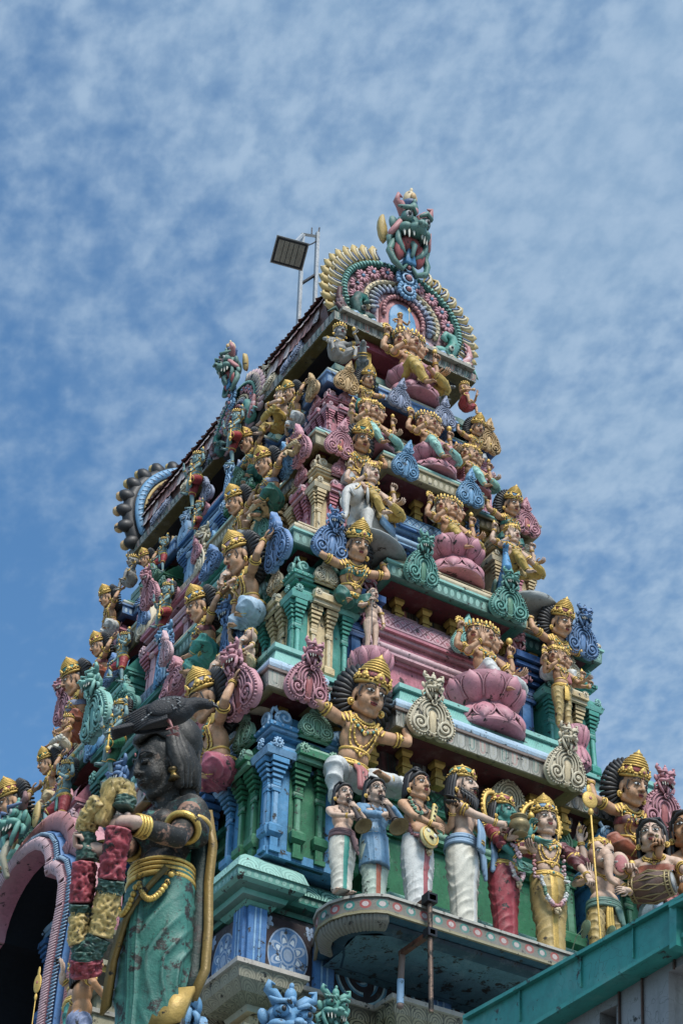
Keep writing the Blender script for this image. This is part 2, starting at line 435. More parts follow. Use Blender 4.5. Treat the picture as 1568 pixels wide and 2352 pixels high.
def head(mb, gold, hair, M, kind='man', skin='skin', beard=False, moust=False, tilak='red', ear=True, eyes=1.0):
    a, f = head_arrays(kind); h = MB(); h.add(a, f, skin)
    w = P('eyewhite', ); k = 'black'
    for s in (-1, 1):
        e = eyes
        h.ell((s*.0315,-.0855,.010), (.0205*e,.0085,.0082*e), w, 12, 8, rot=(0,0,s*.28))
        h.ell((s*.0315,-.0925,.0105), (.0084*e,.005,.0080*e), P('pupil'), 10, 6, rot=(0,0,s*.28))
        up = [(s*(.0315+dx), -.0915+abs(dx)*.38+(dx>0)*.004, .0105+.0098*e-(dx/.02)**2*.0075) for dx in (-.019,-.010,0,.010,.019,.027)]
        h.tube(up, [.0016,.0028,.0030,.0028,.0024,.001], k, 5)
        lo = [(s*(.0315+dx), -.0905+abs(dx)*.38, .0095-.0072*e+(dx/.02)**2*.005) for dx in (-.017,-.006,.006,.018)]
        h.tube(lo, .0012, k, 4)
        br = [(s*x, y, z) for x, y, z in ((.010,-.0935,.034),(.024,-.0945,.0445),(.040,-.086,.0475),(.056,-.071,.040),(.064,-.06,.030))]
        h.tube(br, [.0024,.0036,.0036,.003,.0012], k, 5)
        h.ell((s*.0135,-.108,-.033), (.0035,.003,.0025), k, 6, 4)
    h.ell((0,-.0975,-.0535), (.0225,.0070,.0046), 'lip', 12, 6); h.ell((0,-.0965,-.0625), (.0175,.0075,.0056), 'lip', 12, 6)
    h.tube([(-.021,-.098,-.0575),(-.008,-.1035,-.0588),(.008,-.1035,-.0588),(.021,-.098,-.0575)], .0011, k, 4)
    if tilak: h.ell((0,-.0985,.050), (.005,.003,.008), tilak, 8, 6)
    h2 = MB(); h2.join(h, M); mb.join(h2)
    g = MB()
    if ear:
        for s in (-1, 1):
            ring(g, (s*.090,-.004,-.058), (0,1,0), .016, .006, 'gold', 12, 5); g.ell((s*.090,-.008,-.058), .011, 'gold', 8, 6)
    gold.join(g, M)
    hh = MB()
    for s in (-1, 1):   # sidelocks
        hh.tube([(s*.072,-.045,.03),(s*.076,-.042,-.01),(s*.070,-.052,-.032),(s*.064,-.06,-.024)], [.0055,.0045,.003,.0015], k, 6)
    if beard:
        for i in range(26):
            t = (i % 13)/12*2-1; r_ = i//13
            x = t*.07; z = -.045-(1-t*t)*.055-r_*.022; y = -.03-(1-t*t)*.065
            hh.tube([(x,y,z),(x*.9,y-.014,z-.02),(x*.8,y-.004,z-.05-(1-abs(t))*.03)], [.011,.013,.004], k, 6)
    if moust or beard:
        for s in (-1, 1): hh.tube([(0,-.112,-.043),(s*.018,-.109,-.044),(s*.036,-.096,-.052),(s*.048,-.083,-.045)], [.005,.0065,.005,.002], k, 6)
    hair.join(hh, M)
def crown(mb, M, kind='tall', band='red', z=1.0):
    c = MB(); g = 'gold'; T = Matrix.Translation((0,.012,.034)) @ Matrix.Rotation(R(6), 4, 'X') @ Matrix.Diagonal((.91,.93,.74 if kind != 'short' else .85,1)); c.M = T
    if kind in ('tall', 'mid'):
        c.lathe([(.083,.030),(.103,.036),(.106,.050),(.100,.058),(.104,.070),(.096,.078)], g, 24)
        c.lathe([(.093,.074),(.092,.10),(.090,.125*z)], band, 20)
        h = .125*z; 
        prof = [(.09,h)]
        lay = [(.094,.020),(.088,.022),(.080,.022),(.068,.022),(.054,.022)] if kind == 'tall' else [(.09,.014),(.07,.02)]
        for r_, dz in lay: prof += [(r_*.9,h),(r_,h+dz*.25),(r_,h+dz*.75),(r_*.86,h+dz)]; h += dz
        prof += [(.045,h),(.030,h+.012),(.034,h+.02),(.016,h+.034),(.012,h+.042),(.0,h+.062)]
        c.lathe(prof, g, 20)
        n = 18
        for i in range(n):
            a = 2*PI*i/n; c.ell((math.cos(a)*.106, math.sin(a)*.106, .064), .0085, g, 6, 4)
        for a, sc in ((-90,1.15),(-145,.9),(-35,.9),(180,.8),(0,.8)):
            x, y = math.cos(R(a)), math.sin(R(a)); q = (0,0,R(a+90))
            c.ell((x*.100,y*.100,.088), (.026*sc,.012,.034*sc), g, 8, 6, rot=q); c.ell((x*.100,y*.100,.122), (.010,.009,.014*sc), g, 6, 5, rot=q)
            c.ell((x*.111,y*.111,.086), (.010*sc,.006,.012*sc), 'red' if a == -90 else g, 8, 5, rot=q)
            for s in (-1,1): c.ell((x*.104-y*s*.026*sc, y*.104+x*s*.026*sc, .076), (.012,.010,.012), g, 6, 5)
    if kind == 'short':
        c.lathe([(.080,.028),(.103,.034),(.105,.052),(.098,.06),(.08,.085),(.0,.115)], g, 20)
        for i in range(9):
            a = R(-90+(i-4)*24); hh = .05-.006*abs(i-4); x, y = math.cos(a), math.sin(a)
            c.ell((x*.100,y*.100,.07+hh*.3), (.016,.010,hh*.75), g, 8, 6, rot=(0,0,a+PI/2)); c.ell((x*.108,y*.108,.058), .008, 'teal' if i % 2 else 'red', 6, 4)
    mb.join(c, M)
def fanhair(mb, M, r=.165):
    h = MB()
    h.ell((0,.085,.0), (r*.9,.05,r*1.05), 'black', 16, 10); h.ell((0,.034,.03), (.085,.086,.088), 'black', 14, 10)
    n = 34
    for i in range(n):
        a = 2*PI*i/n; ca, sa = math.cos(a), math.sin(a)
        h.tube([(ca*r*.45,.045,sa*r*.5),(ca*r*.8,.055,sa*r*.92),(ca*r*1.02,.085,sa*r*1.17),(ca*r*.9,.125,sa*r*1.03)], [.011,.0155,.015,.011], 'black', 7)
    mb.join(h, M)
def longhair(mb, M, drop=.16, cap=True):
    h = MB()
    if cap: h.ell((0,.028,.048), (.086,.092,.086), 'black', 16, 10)
    for i in range(15):
        t = (i-7)/7; a = R(90-t*95); x, y = math.cos(a)*.082, math.sin(a)*.085+.01
        h.tube([(x*.55,y*.3,.125),(x*1.02,y+.0,.07),(x*1.08,y+.012,0),(x*1.12,y+.02,-.07),(x*1.15,y+.015,-.07-drop*(1-.3*abs(t)))], [.010,.016,.018,.018,.009], 'black', 6)
        if cap: h.tube([(t*.02,-.055,.112),(x*.7,-.01,.135),(x*1.0,.04,.10),(x*1.06,.06,.05)], [.008,.012,.012,.01], 'black', 5)
    if cap:
        for s in (-1,1): h.tube([(0,-.072,.098),(s*.04,-.06,.092),(s*.072,-.03,.055),(s*.084,.0,.02)], [.01,.014,.015,.012], 'black', 6)
    mb.join(h, M)
def bun(mb, M, z=.14, r=.045):
    h = MB(); h.ell((0,.02,z), (r,r,r*1.15), 'black', 12, 8)
    for i in range(5): ring(h, (0,.02,z-r*.9+i*r*.45), (0,0,1), r*math.sqrt(max(.1,1-(-.9+i*.45)**2)), .007, 'black', 14, 5)
    mb.join(h, M)
def elephant_head(mb, gold, M, skin='pskin'):
    b = MB(); k = skin
    b.ell((0,.0,.02), (.10,.095,.095), k, 16, 12); b.ell((-.04,-.035,.07), (.05,.05,.05), k); b.ell((.04,-.035,.07), (.05,.05,.05), k)
    b.ell((0,-.05,-.03), (.062,.06,.07), k)
    b.tube([(0,-.075,.0),(0,-.125,-.06),(-.01,-.14,-.13),(-.015,-.14,-.20),(.0,-.145,-.25),(.028,-.15,-.27)], [.05,.044,.036,.030,.025,.02], k, 12)
    for s in (-1,1): b.ell((s*.04,-.075,-.06), (.03,.035,.035), k)
    a, f, _ = remesh(b, .0075, 2); h = MB(); h.add(a, f, k)
    for s in (-1, 1):
        h.ell((s*.145,.0,-.01), (.075,.016,.10), k, 14, 10, rot=(0,0,s*-.35)); h.ell((s*.15,-.014,-.015), (.05,.012,.075), 'rose', 12, 8, rot=(0,0,s*-.35))
        h.tube([(s*.045,-.105,-.075),(s*.058,-.145,-.085)], [.014,.006], 'white', 8)
        h.ell((s*.052,-.082,.018), (.016,.010,.009), P('eyewhite'), 8, 6); h.ell((s*.053,-.092,.018), (.007,.004,.007), 'black', 6, 4)
        h.tube([(s*.03,-.09,.035),(s*.055,-.085,.042),(s*.075,-.07,.03)], .004, 'black', 5)
    h.ell((0,-.09,.075), (.006,.005,.012), 'red', 6, 4)
    for i in range(5): ring(h, (0,-.12-.005*i,-.05-.022*i), (0,-.3,-1), .043-.003*i, .002, k, 12, 4)
    mb.join(h, M)
def fold(a, nn, amp, k=34, ax=(0,0,1), sw=2.2):
    """pressed folds in cloth, along the normals"""
    w = a @ np.array(ax)*k+sw*np.sin(a[:,0]*13+1)+1.2*np.sin(a[:,1]*17); s = (1-np.abs(np.sin(w)))**1.7
    return a+nn*((s-.25)*amp*1.15)[:,None]

LEG = dict(
 stand=[((-.085,0,-.05),(-.09,-.02,-.42),(-.095,.01,-.79),(-.11,-.15,-.825)), ((.085,0,-.05),(.09,-.02,-.42),(.095,.01,-.79),(.11,-.15,-.825))],
 seat=[((-.09,0,-.03),(-.19,-.31,.05),(-.02,-.37,-.28),(.0,-.48,-.33)), ((.09,0,-.03),(.42,-.24,-.05),(.08,-.38,-.08),(-.03,-.43,-.09))],
 cross=[((-.09,0,-.03),(-.40,-.20,-.05),(-.05,-.36,-.08),(.06,-.38,-.08)), ((.09,0,-.03),(.40,-.20,-.05),(.05,-.31,-.06),(-.05,-.36,-.06))],
 atlas=[((-.09,0,-.03),(-.25,-.30,.02),(-.16,-.18,-.36),(-.18,-.29,-.42)), ((.09,0,-.03),(.46,-.18,.0),(.14,-.30,-.10),(.03,-.35,-.11))],
 atlas2=[((-.09,0,-.03),(-.27,-.20,.02),(-.12,-.20,-.22),(-.14,-.30,-.24)), ((.09,0,-.03),(.29,-.20,.0),(.10,-.26,-.12),(.0,-.32,-.12))],
 recl=[((-.09,0,-.03),(-.22,-.16,-.07),(-.14,-.06,-.36),(-.16,-.16,-.40)), ((.09,0,-.03),(.48,-.10,-.05),(.22,-.22,-.10),(.10,-.28,-.11))],
 bust=[((-.09,0,-.03),(-.17,-.17,-.03),(-.10,-.14,-.13),(-.10,-.20,-.14)), ((.09,0,-.03),(.17,-.17,-.03),(.10,-.14,-.13),(.10,-.20,-.14))],
 squat=[((-.09,0,-.03),(-.30,-.24,.14),(-.24,-.28,-.22),(-.27,-.40,-.25)), ((.09,0,-.03),(.30,-.24,.14),(.24,-.28,-.22),(.27,-.40,-.25))],
 kick=[((-.085,0,-.05),(-.12,-.04,-.42),(-.12,.0,-.79),(-.15,-.15,-.825)), ((.085,0,-.05),(.26,-.26,-.26),(.08,-.24,-.60),(.10,-.38,-.64))],
 wide=[((-.085,0,-.05),(-.16,-.06,-.42),(-.16,.0,-.79),(-.2,-.14,-.825)), ((.085,0,-.05),(.16,-.06,-.42),(.16,.0,-.79),(.2,-.14,-.825))])
def figure(pose='stand', skin='skin', cloth='white', cloth2=None, sex='m', heads=(0,), arms=(), lean=(0,0,0), hd=(0,0,0), crn='tall', band='red', hair='fan',
           cover='full', belt=True, neck=2, beard=False, moust=False, fat=1.06, headk='man', hscale=1.38, top=None, sash=None, garland=None, armlet=True,
           halo=False, attrs=(), epaul=False, voxel=.0115, tilak='red', feet=True, eyes=1.0, beads=False, sleeves=None):
    """arms: (side, wrist target, elbow hint, finger direction, palm normal, hand pose); attrs: (kind, point) ; all in torso space"""
    body, gold, hairm, crn_m, garm, extra, gar = MB(), MB(), MB(), MB(), MB(), MB(), MB()
    TM = Euler([R(x) for x in lean]).to_matrix().to_4x4()
    b = MB(); bt = MB(); k = skin
    bt.ell((0,0,0), (.145*fat,.11*fat,.11), k, 16, 10); bt.ell((0,-.015*fat,.12), (.118*fat*fat,.098*fat*fat,.12), k, 16, 10); bt.ell((0,0,.29), (.152,.108,.15), k, 16, 10)
    for s in (-1, 1):
        if sex == 'f': bt.ell((s*.074,-.092,.315), (.066,.066,.064), k, 12, 8)
        else: bt.ell((s*.072,-.062,.345), (.078,.052,.062), k, 12, 8)
        bt.tube([(s*.11,.01,.44),(0,.01,.51)], [.055,.05], k)
    bt.tube([(-.16,0,.415),(.16,0,.415)], .06, k); bt.tube([(0,.01,.44),(0,-.012,.60)], [.056,.046], k, 12)
    b.join(bt, TM)
    slv = MB()
    for side, T, hint, fd, pn, hp in arms:
        S = V((side*.195, .0, .405)); E_, W = ik(S, T, .25, .23, hint)
        S2, E2, W2 = TM @ S, TM @ E_, TM @ W
        b.tube([S2, S2.lerp(E2,.35), E2, E2.lerp(W2,.25), W2], [.056,.052*min(fat,1.1),.039,.041,.027], k, 10)
        T3 = TM.to_3x3(); hand(body, W2, T3 @ V(fd), T3 @ V(pn), hp, side*(1 if V(fd).z >= -0.2 else 1), k, 1.12)
        if armlet:
            c = S2.lerp(E2, .5); ring(gold, c, E2-S2, .056, .009, 'gold', 14, 5, bead=1); ring(gold, c+(E2-S2)*.12, E2-S2, .053, .007, 'gold', 14, 5)
            o = (c-TM @ V((0,0,.3))); o.z = 0; o = (o.normalized()*.6+V((0,-1,0))).normalized(); gold.ell(c+o*.058, (.024,.016,.030), 'gold', 10, 6); gold.ell(c+o*.070, (.010,.010,.012), 'rust', 8, 5)
        for q in (.82,.90): ring(gold, E2.lerp(W2,q), W2-E2, .034, .007, 'gold', 12, 5)
        if sleeves:
            slv.tube([S2, S2.lerp(E2,.5), E2]+([E2.lerp(W2,.5), E2.lerp(W2,.85)] if sleeves[1] > .5 else []), [.073,.064,.055]+([.052,.05] if sleeves[1] > .5 else []), sleeves[0], 12)
    L = LEG[pose]; gm = MB()
    for h, kn, an, ft in L:
        h, kn, an, ft = V(h), V(kn), V(an), V(ft)
        if cover == 'full': b.tube([kn.lerp(an,.75), an], [.038,.033], k, 10)
        elif cover != 'skirt' or pose != 'stand':
            b.tube([h, h.lerp(kn,.4), kn, kn.lerp(an,.35), an], [.088*fat,.080*fat,.052,.052,.033], k, 10)
        if feet:
            b.tube([an, an.lerp(ft,.55), ft], [.033,.032,.026], k, 8)
            for i in range(5):
                d = (ft-an).normalized(); sd = d.cross(V((0,0,1))).normalized() if abs(d.z) < .9 else V((1,0,0))
                body.tube([ft+sd*(i-2)*.013-d*.01, ft+sd*(i-2)*.014+d*(.030-.004*abs(i-1))], [.0095,.008], k, 6)
            ring(gold, an.lerp(kn,.12), kn-an, .040, .008, 'gold', 12, 5)
        if cover == 'full': gm.tube([h, h.lerp(kn,.4), kn, kn.lerp(an,.35), kn.lerp(an,.86)], [.104*fat,.098*fat,.075,.071,.052], cloth, 12)
        if cover == 'short':
            gm.tube([h, h.lerp(kn,.5), h.lerp(kn,.86)], [.108*fat,.098*fat,.080], cloth, 12); ring(gold, h.lerp(kn,.88), kn-h, .084, .011, 'gold', 14, 5, bead=1)
    if cover in ('full', 'short'):
        gm.ell((0,0,-.02), (.158*fat,.125*fat,.11), cloth, 16, 10)
        a, f, nn = remesh(gm, voxel, 2); a = fold(a, nn, .014 if cover == 'full' else .006, 30, (.35,.5,1)); garm.add(a, f, cloth)
        if cloth2:
            for s in (-1,0,1): garm.tube([(s*.022,-.125*fat,.0),(s*.028,-.22 if pose != 'stand' and pose != 'kick' and pose != 'wide' else -.14,-.10),(s*.03,-.24 if pose not in ('stand','kick','wide') else -.13,-.26)], [.016,.022,.026], cloth2, 6)
    if cover == 'skirt': skirt(garm, cloth, cloth2, fat)
    a, f, nn = remesh(b, voxel, 7); body.add(a, f, k)
    bvh = BVHTree.FromPolygons([V(p) for p in a], f)
    iTM = TM.inverted()
    def drape(x, z, off=.008):
        o = TM @ V((x, -1, z)); d = TM.to_3x3() @ V((0,1,0)); hit = bvh.ray_cast(o, d)
        return (hit[0]-d*off) if hit[0] is not None else TM @ V((x, -.05, z))
    def neckl(w, zt, dep, r, m='gold', pend=True, n=15, alt=None):
        pts = [drape(w*math.sin(R(-88+176*i/(n-1))), zt-dep*math.cos(R(-88+176*i/(n-1))), r*.6) for i in range(n)]
        gold.tube(pts, r, m, 6)
        for i, p in enumerate(pts[1:-1]): gold.ell(p-V((0,r*.5,0)), r*1.45, alt if alt and i % 2 else m, 6, 4)
        if pend: p = pts[n//2]; gold.ell(p+V((0,-r,-.012)), (.020,.012,.026), m, 10, 6); gold.ell(p+V((0,-r-.010,-.010)), (.009,.006,.010), 'red', 8, 5)
    if neck >= 1: neckl(.085,.475,.055,.011, pend=False); neckl(.10,.465,.085,.008)
    if neck >= 2: neckl(.115,.455,.13,.010, alt='teal'); neckl(.10,.44,.24,.008)
    if neck >= 3: neckl(.125,.44,.31,.009)
    if beads: neckl(.075,.48,.16,.010,'brown',False,19)
    if epaul:
        for s in (-1, 1):
            for j in range(3):
                pts = [TM @ V((s*(.10+.035*j), -.065, .40-.01*j)), TM @ V((s*(.13+.035*j), -.035, .475-.022*j)), TM @ V((s*(.14+.035*j), .03, .478-.024*j))]
                gold.tube(pts, [.009,.018,.014], 'gold', 6)
    if neck >= 2:
        n = 22
        for zz, r_ in ((.165,.013),):
            pts = []
            for i in range(n+1):
                a_ = 2*PI*i/n; o = TM @ V((math.cos(a_)*.6, math.sin(a_)*.6, zz)); d = (TM @ V((0,0,zz)))-o; hit = bvh.ray_cast(o, d.normalized())
                pts.append(hit[0]-d.normalized()*.004 if hit[0] is not None and (hit[0]-o).length > .25 else TM @ V((math.cos(a_)*.13, math.sin(a_)*.11, zz)))
            gold.tube(pts, r_, 'gold', 6)
    if belt:
        for zz, rr in ((.055,.010),(.03,.017),(.004,.010)):
            ring(gold, TM @ V((0,0,zz)), TM.to_3x3() @ V((0,0,1)), .153*fat, rr, 'gold', 26, 6, flat=.80, bead=1)
        gold.ell(TM @ V((0,-.130*fat,.03)), (.040,.020,.034), 'gold', 14, 8); gold.ell(TM @ V((0,-.148*fat,.03)), (.014,.010,.014), 'teal', 10, 6)
        for s in (-1,1): gold.ell(TM @ V((s*.05,-.122*fat,.03)), (.014,.014,.02), 'gold', 8, 6)
    if top:      # blouse / breast band
        t = MB()
        if top[1] == 'band':
            n = 26; pr = []
            for zz in (.275,.30,.325,.35):
                rw = []
                for i in range(n):
                    a_ = 2*PI*i/n; o = TM @ V((math.cos(a_)*.5, math.sin(a_)*.5, zz)); d = ((TM @ V((0,0,zz)))-o).normalized(); hit = bvh.ray_cast(o, d)
                    q = hit[0] if hit[0] is not None else TM @ V((0,0,zz))
                    ql = iTM @ q
                    if ql.xy.length > .20: ql.x *= .175/ql.xy.length; ql.y *= .175/ql.xy.length; q = TM @ ql
                    rw.append(q-d*.008)
                pr.append(rw)
            extra.rings(pr, top[0], cap=False)
        else:
            t.ell((0,0,.29), (.168,.124,.165), top[0], 16, 10); t.ell((0,-.01,.12), (.145,.12,.14), top[0], 16, 10); t.tube([(-.165,0,.415),(.165,0,.415)], .074, top[0])
            t.tube([(0,0,.05),(0,-.01,-.36)], [.17,.185], top[0], 20, round_=False)
            for s in (-1,1): t.tube([(s*.195,0,.405),(s*.2,0,.36)], .07, top[0])
            t2 = MB(); t2.join(t, TM); t2.join(slv)
            a2, f2, n2 = remesh(t2, voxel, 3); a2 = fold(a2, n2, .008, 20, (1,.3,.15)); extra.add(a2, f2, top[0]); slv = MB()
    if slv.v:
        a2, f2, n2 = remesh(slv, .009, 2); extra.add(fold(a2, n2, .012, 44, (.4,.2,1)), f2, sleeves[0])
    if sash:     # wound waist cloth with a knot and a hanging tail
        for j in range(4): ring(extra, (0,0,.085-j*.028), (.05*(j%2),.04,1), .155*fat+.004*j, .021, sash, 24, 6, flat=.82)
        extra.ell((.07,-.13,.02), (.045,.035,.038), sash, 10, 8)
        for i in range(3): extra.tube([(.07,-.135,.02),(.09+.02*i,-.16,-.06),(.12+.025*i,-.15,-.17-.04*i)], [.02,.028,.02], sash, 8)
    # heads
    HM0 = TM @ Matrix.Translation((0,-.022,.60+.055*hscale/1.2)) @ Euler([R(x) for x in hd]).to_matrix().to_4x4() @ Matrix.Diagonal((hscale,hscale,hscale,1))
    for i, yaw in enumerate(heads):
        off = V((math.sin(R(yaw))*.095, .055*(1-math.cos(R(yaw))), 0))
        HM = HM0 @ Matrix.Translation(off) @ Matrix.Rotation(R(yaw), 4, 'Z')
        if headk == 'elephant': elephant_head(body, gold, HM @ Matrix.Diagonal((1.15,1.15,1.15,1)), skin)
        else: head(body, gold, hairm, HM, headk, skin, beard, moust, tilak, eyes=eyes)
        if crn: crown(crn_m, HM if headk != 'elephant' else HM @ Matrix.Translation((0,0,.035)), crn, band)
        if i == 0:
            if hair == 'fan': fanhair(hairm, HM)
            elif hair == 'long': longhair(hairm, HM, cap=(crn is None))
            elif hair == 'bun': longhair(hairm, HM, .02); bun(hairm, HM)
            elif hair == 'crop':
                c = MB(); c.ell((0,.022,.046), (.083,.092,.083), 'black', 18, 12); hairm.join(c, HM)
        if crn == 'short': bun(hairm, HM @ Matrix.Translation((0,.02,0)), .125, .05)
        if halo:
            c = MB()
            for j in range(28):
                a_ = 2*PI*j/28; c.ell((math.cos(a_)*.17, .07, math.sin(a_)*.19+.03), (.014,.012,.014), 'gold', 6, 4)
            ring(c, (0,.07,.03), (0,1,0), .15, .02, 'gold', 30, 6, flat=1.12); crn_m.join(c, HM)
    if garland:
        n = 30; dep, w, zt = garland[1], garland[2], .455
        pts = []
        for i in range(n):
            a_ = R(-92+184*i/(n-1)); x, z = w*math.sin(a_), zt-dep*max(0, math.cos(a_))**.62
            p = drape(x, z, .03); 
            if z < .0: p = TM @ V((x, min((iTM @ p).y, -.16*fat), z))
            pts.append(p)
        cols = garland[0]
        for i in range(n-1):
            m = cols[(i*len(cols)*2//n) % len(cols)]
            p, q = pts[i], pts[i+1]
            for j in range(2):
                c = p.lerp(q, j/2)
                for t in range(4):
                    gar.ell(c+V((random.uniform(-.012,.012),random.uniform(-.018,.006),random.uniform(-.01,.01))), (.019,.017,.014), m, 6, 4, rot=(random.random()*3,random.random()*3,0))
        p = pts[n//2]
        for t in range(14): gar.ell(p+V((random.uniform(-.02,.02),random.uniform(-.03,.01),-.03-random.random()*.05)), .018, 'cream', 6, 4)
    for at in attrs: attr(extra if at[0] not in ('spear',) else extra, at[0], TM @ V(at[1]), TM)
    out = [('body', body), ('jewellery', gold), ('hair', hairm), ('crown', crn_m), ('waist_cloth', garm), ('drapery' if not attrs else 'regalia', extra), ('garland', gar)]
    return [(n_, m_) for n_, m_ in out if m_.v]
def skirt(g, m, m2, fat=1.0, H=.80, nseg=72, nz=64, diag=False):
    vs = []; fs = []
    for j in range(nz+1):
        t = j/nz; z = .07-t*(H+.05)
        for i in range(nseg):
            th = 2*PI*i/nseg-PI/2; c, s = math.cos(th), math.sin(th)
            rx = (.155+.03*math.sin(PI*min(1,t*1.5))-.022*t)*fat; ry = (.122+.02*math.sin(PI*min(1,t*2))-.012*t)*fat
            lobe = abs(c); leg = 1-.14*t*math.exp(-(c/.22)**2) if s < 0 else 1-.08*t
            q = -z*8.5+.75*math.cos(2*(th+PI/2)*1.0+.5*math.sin(t*9))+.25*math.sin(3*th+t*5)
            if diag: q = -z*4.6*min(1,max(0,(z+.75)*3))+1.5*math.sin(th*.5+.9)*(1+t)+(th+PI/2)*2.6*min(1,max(0,(.1-z)*1.6))*.55
            r_ = (1-abs(math.sin(PI*q)))**1.8; d = .021*(r_-.25)*min(1,t*4)*(.6+.4*math.sin(th*2+z*9))
            if s < 0 and abs(c) < .2: d = .018*min(1,t*4)*(1-abs(c)/.2)**.3+.003*math.sin(c*60)
            x, y = c*(rx+d)*leg, s*(ry+d)*leg
            vs.append((x, y, z))
    idx = []
    for j in range(nz):
        for i in range(nseg):
            k = (i+1) % nseg; fs.append((j*nseg+k, j*nseg+i, (j+1)*nseg+i, (j+1)*nseg+k))
            idx.append(abs((i+.5)) < 3 or i > nseg-3)
    a = [f for f, q in zip(fs, idx) if not q]; b = [f for f, q in zip(fs, idx) if q]
    g.add(vs, a, m); g.add(vs, b, m2 or m)
    g.ell((0,0,-H+.03), (.12*fat,.10*fat,.02), m, 14, 6)
def attr(mb, kind, p, TM):
    p = V(p)
    if kind == 'disc':
        ring(mb, p+V((0,0,.07)), (0,1,0), .05, .014, 'gold', 18, 6); mb.ell(p+V((0,0,.07)), (.035,.012,.035), 'gold', 12, 6)
        for i in range(12): a = 2*PI*i/12; mb.ell(p+V((math.cos(a)*.066,0,.07+math.sin(a)*.066)), .012, 'gold', 6, 4)
    elif kind == 'conch': mb.lathe([(.01,0),(.035,.03),(.045,.06),(.03,.09),(.012,.11),(.002,.13)], 'gold', 10, p)
    elif kind == 'flame': mb.lathe([(.008,0),(.03,.03),(.034,.06),(.018,.10),(.0,.14)], 'gold', 10, p)
    elif kind == 'bud': mb.tube([p-V((0,0,.05)),p+V((0,0,.05))], .008, 'gold', 6); mb.lathe([(.01,.04),(.035,.07),(.03,.10),(.0,.14)], 'gold', 10, p)
    elif kind == 'club': mb.tube([p+V((0,0,.04)), p+V((0,0,-.35))], [.02,.016], 'gold', 8); mb.ell(p+V((0,0,-.36)), (.045,.045,.055), 'gold', 10, 8); mb.ell(p+V((0,0,-.44)), .02, 'gold', 8, 6)
    elif kind == 'mace': mb.tube([p-V((0,0,.12)), p+V((0,0,.06))], [.014,.016], 'gold', 8); mb.ell(p+V((0,0,.10)), (.042,.042,.05), 'gold', 10, 8)
    elif kind == 'horn':     # long temple reed horn from the mouth down and outwards
        a, b_ = V((0,-.135,.60)), p
        d = (b_-a); st = [a+d*t for t in (0,.08,.1,.14,.5,.86,.9,.95,1.0)]
        mb.tube(st[:3], [.008,.012,.012], 'cream', 8, round_=False)
        mb.tube(st[2:7], [.022,.024,.028,.036,.044], 'hornwood', 12, round_=False)
        for t in (.13,.17,.82,.9): ring(mb, a+d*t, d, .028+.018*t, .008, 'hornwood', 14, 5)
        M = frame(d, (0,1,0), a+d*.9); q = MB(); q.M = M; q.lathe([(.045,0),(.055,.03),(.10,.075),(.125,.085),(.11,.08),(.04,.03)], 'brass', 20); mb.join(q)
    elif kind == 'veena':
        q = MB(); q.M = TM @ Matrix.Translation((.0,-.20,.08)) @ Matrix.Rotation(R(18),4,'Y') @ Matrix.Rotation(R(-8),4,'X')
        q.ell((0,0,-.10), (.115,.05,.13), P('brightyellow'), 20, 12); q.box(-.024,.024,-.03,.01,-.02,.36,P('brightyellow'))
        ring(q, (0,-.03,-.10), (0,1,0), .10, .008, 'gold', 22, 5, flat=1.12)
        for s in (-1,1): q.ell((s*.045,-.045,-.07), (.026,.008,.024), 'offwhite', 10, 6)
        q.box(-.025,.025,-.062,-.045,-.145,-.13,'brown')
        for zz in (.05,.12,.19,.26,.32): q.box(-.012,.012,-.036,-.031,zz,zz+.022,'black')
        q.ell((0,0,.38), (.03,.02,.03), 'gold', 8, 6); mb.join(q)
    elif kind == 'clappers':
        for dz in (0,.05): mb.ell(p+V((0,-.05,dz+.03)), (.11,.05,.016), 'black', 14, 6, rot=(0,R(-8+dz*200),0)); mb.ell(p+V((0,-.10,dz+.04)), (.02,.01,.01), 'brass', 6, 4)
    elif kind == 'pot':
        mb.lathe([(.05,-.07),(.075,-.06),(.04,-.045),(.085,-.01),(.10,.03),(.085,.07),(.055,.09),(.08,.11),(.085,.12)], 'brass', 20, p)
        mb.tube([p+V((.08,0,.0)), p+V((.14,0,.02)), p+V((.16,0,.06))], [.022,.015,.013], 'brass', 8)
    elif kind == 'scarf':
        for i in range(4): mb.tube([p+V((-.02+i*.022,0,.05)), p+V((-.03+i*.026,-.015,-.08)), p+V((-.03+i*.028,0,-.24))], [.014,.022,.024], 'scarfblue', 8)
        mb.ell(p+V((.005,-.01,-.19)), (.052,.03,.010), 'gold', 10, 6); mb.ell(p+V((.005,-.01,-.165)), (.052,.03,.008), 'gold', 10, 6)
    elif kind == 'drum':
        q = MB(); q.M = TM @ Matrix.Translation(p) @ Matrix.Rotation(R(90),4,'Y') @ Matrix.Rotation(R(14),4,'X') @ Matrix.Diagonal((.86,.86,.86,1))
        q.lathe([(.10,-.22),(.115,-.215),(.12,-.19),(.15,-.10),(.165,0),(.15,.10),(.12,.19),(.115,.215),(.10,.22)], 'brown', 24)
        q.lathe([(.001,-.223),(.10,-.222)], 'lgrey', 24); q.lathe([(.10,.222),(.001,.223)], 'lgrey', 24)
        for zz, rr in ((-.21,.115),(.21,.115),(-.17,.128),(.17,.128)): ring(q, (0,0,zz), (0,0,1), rr, .012, 'brass', 24, 6)
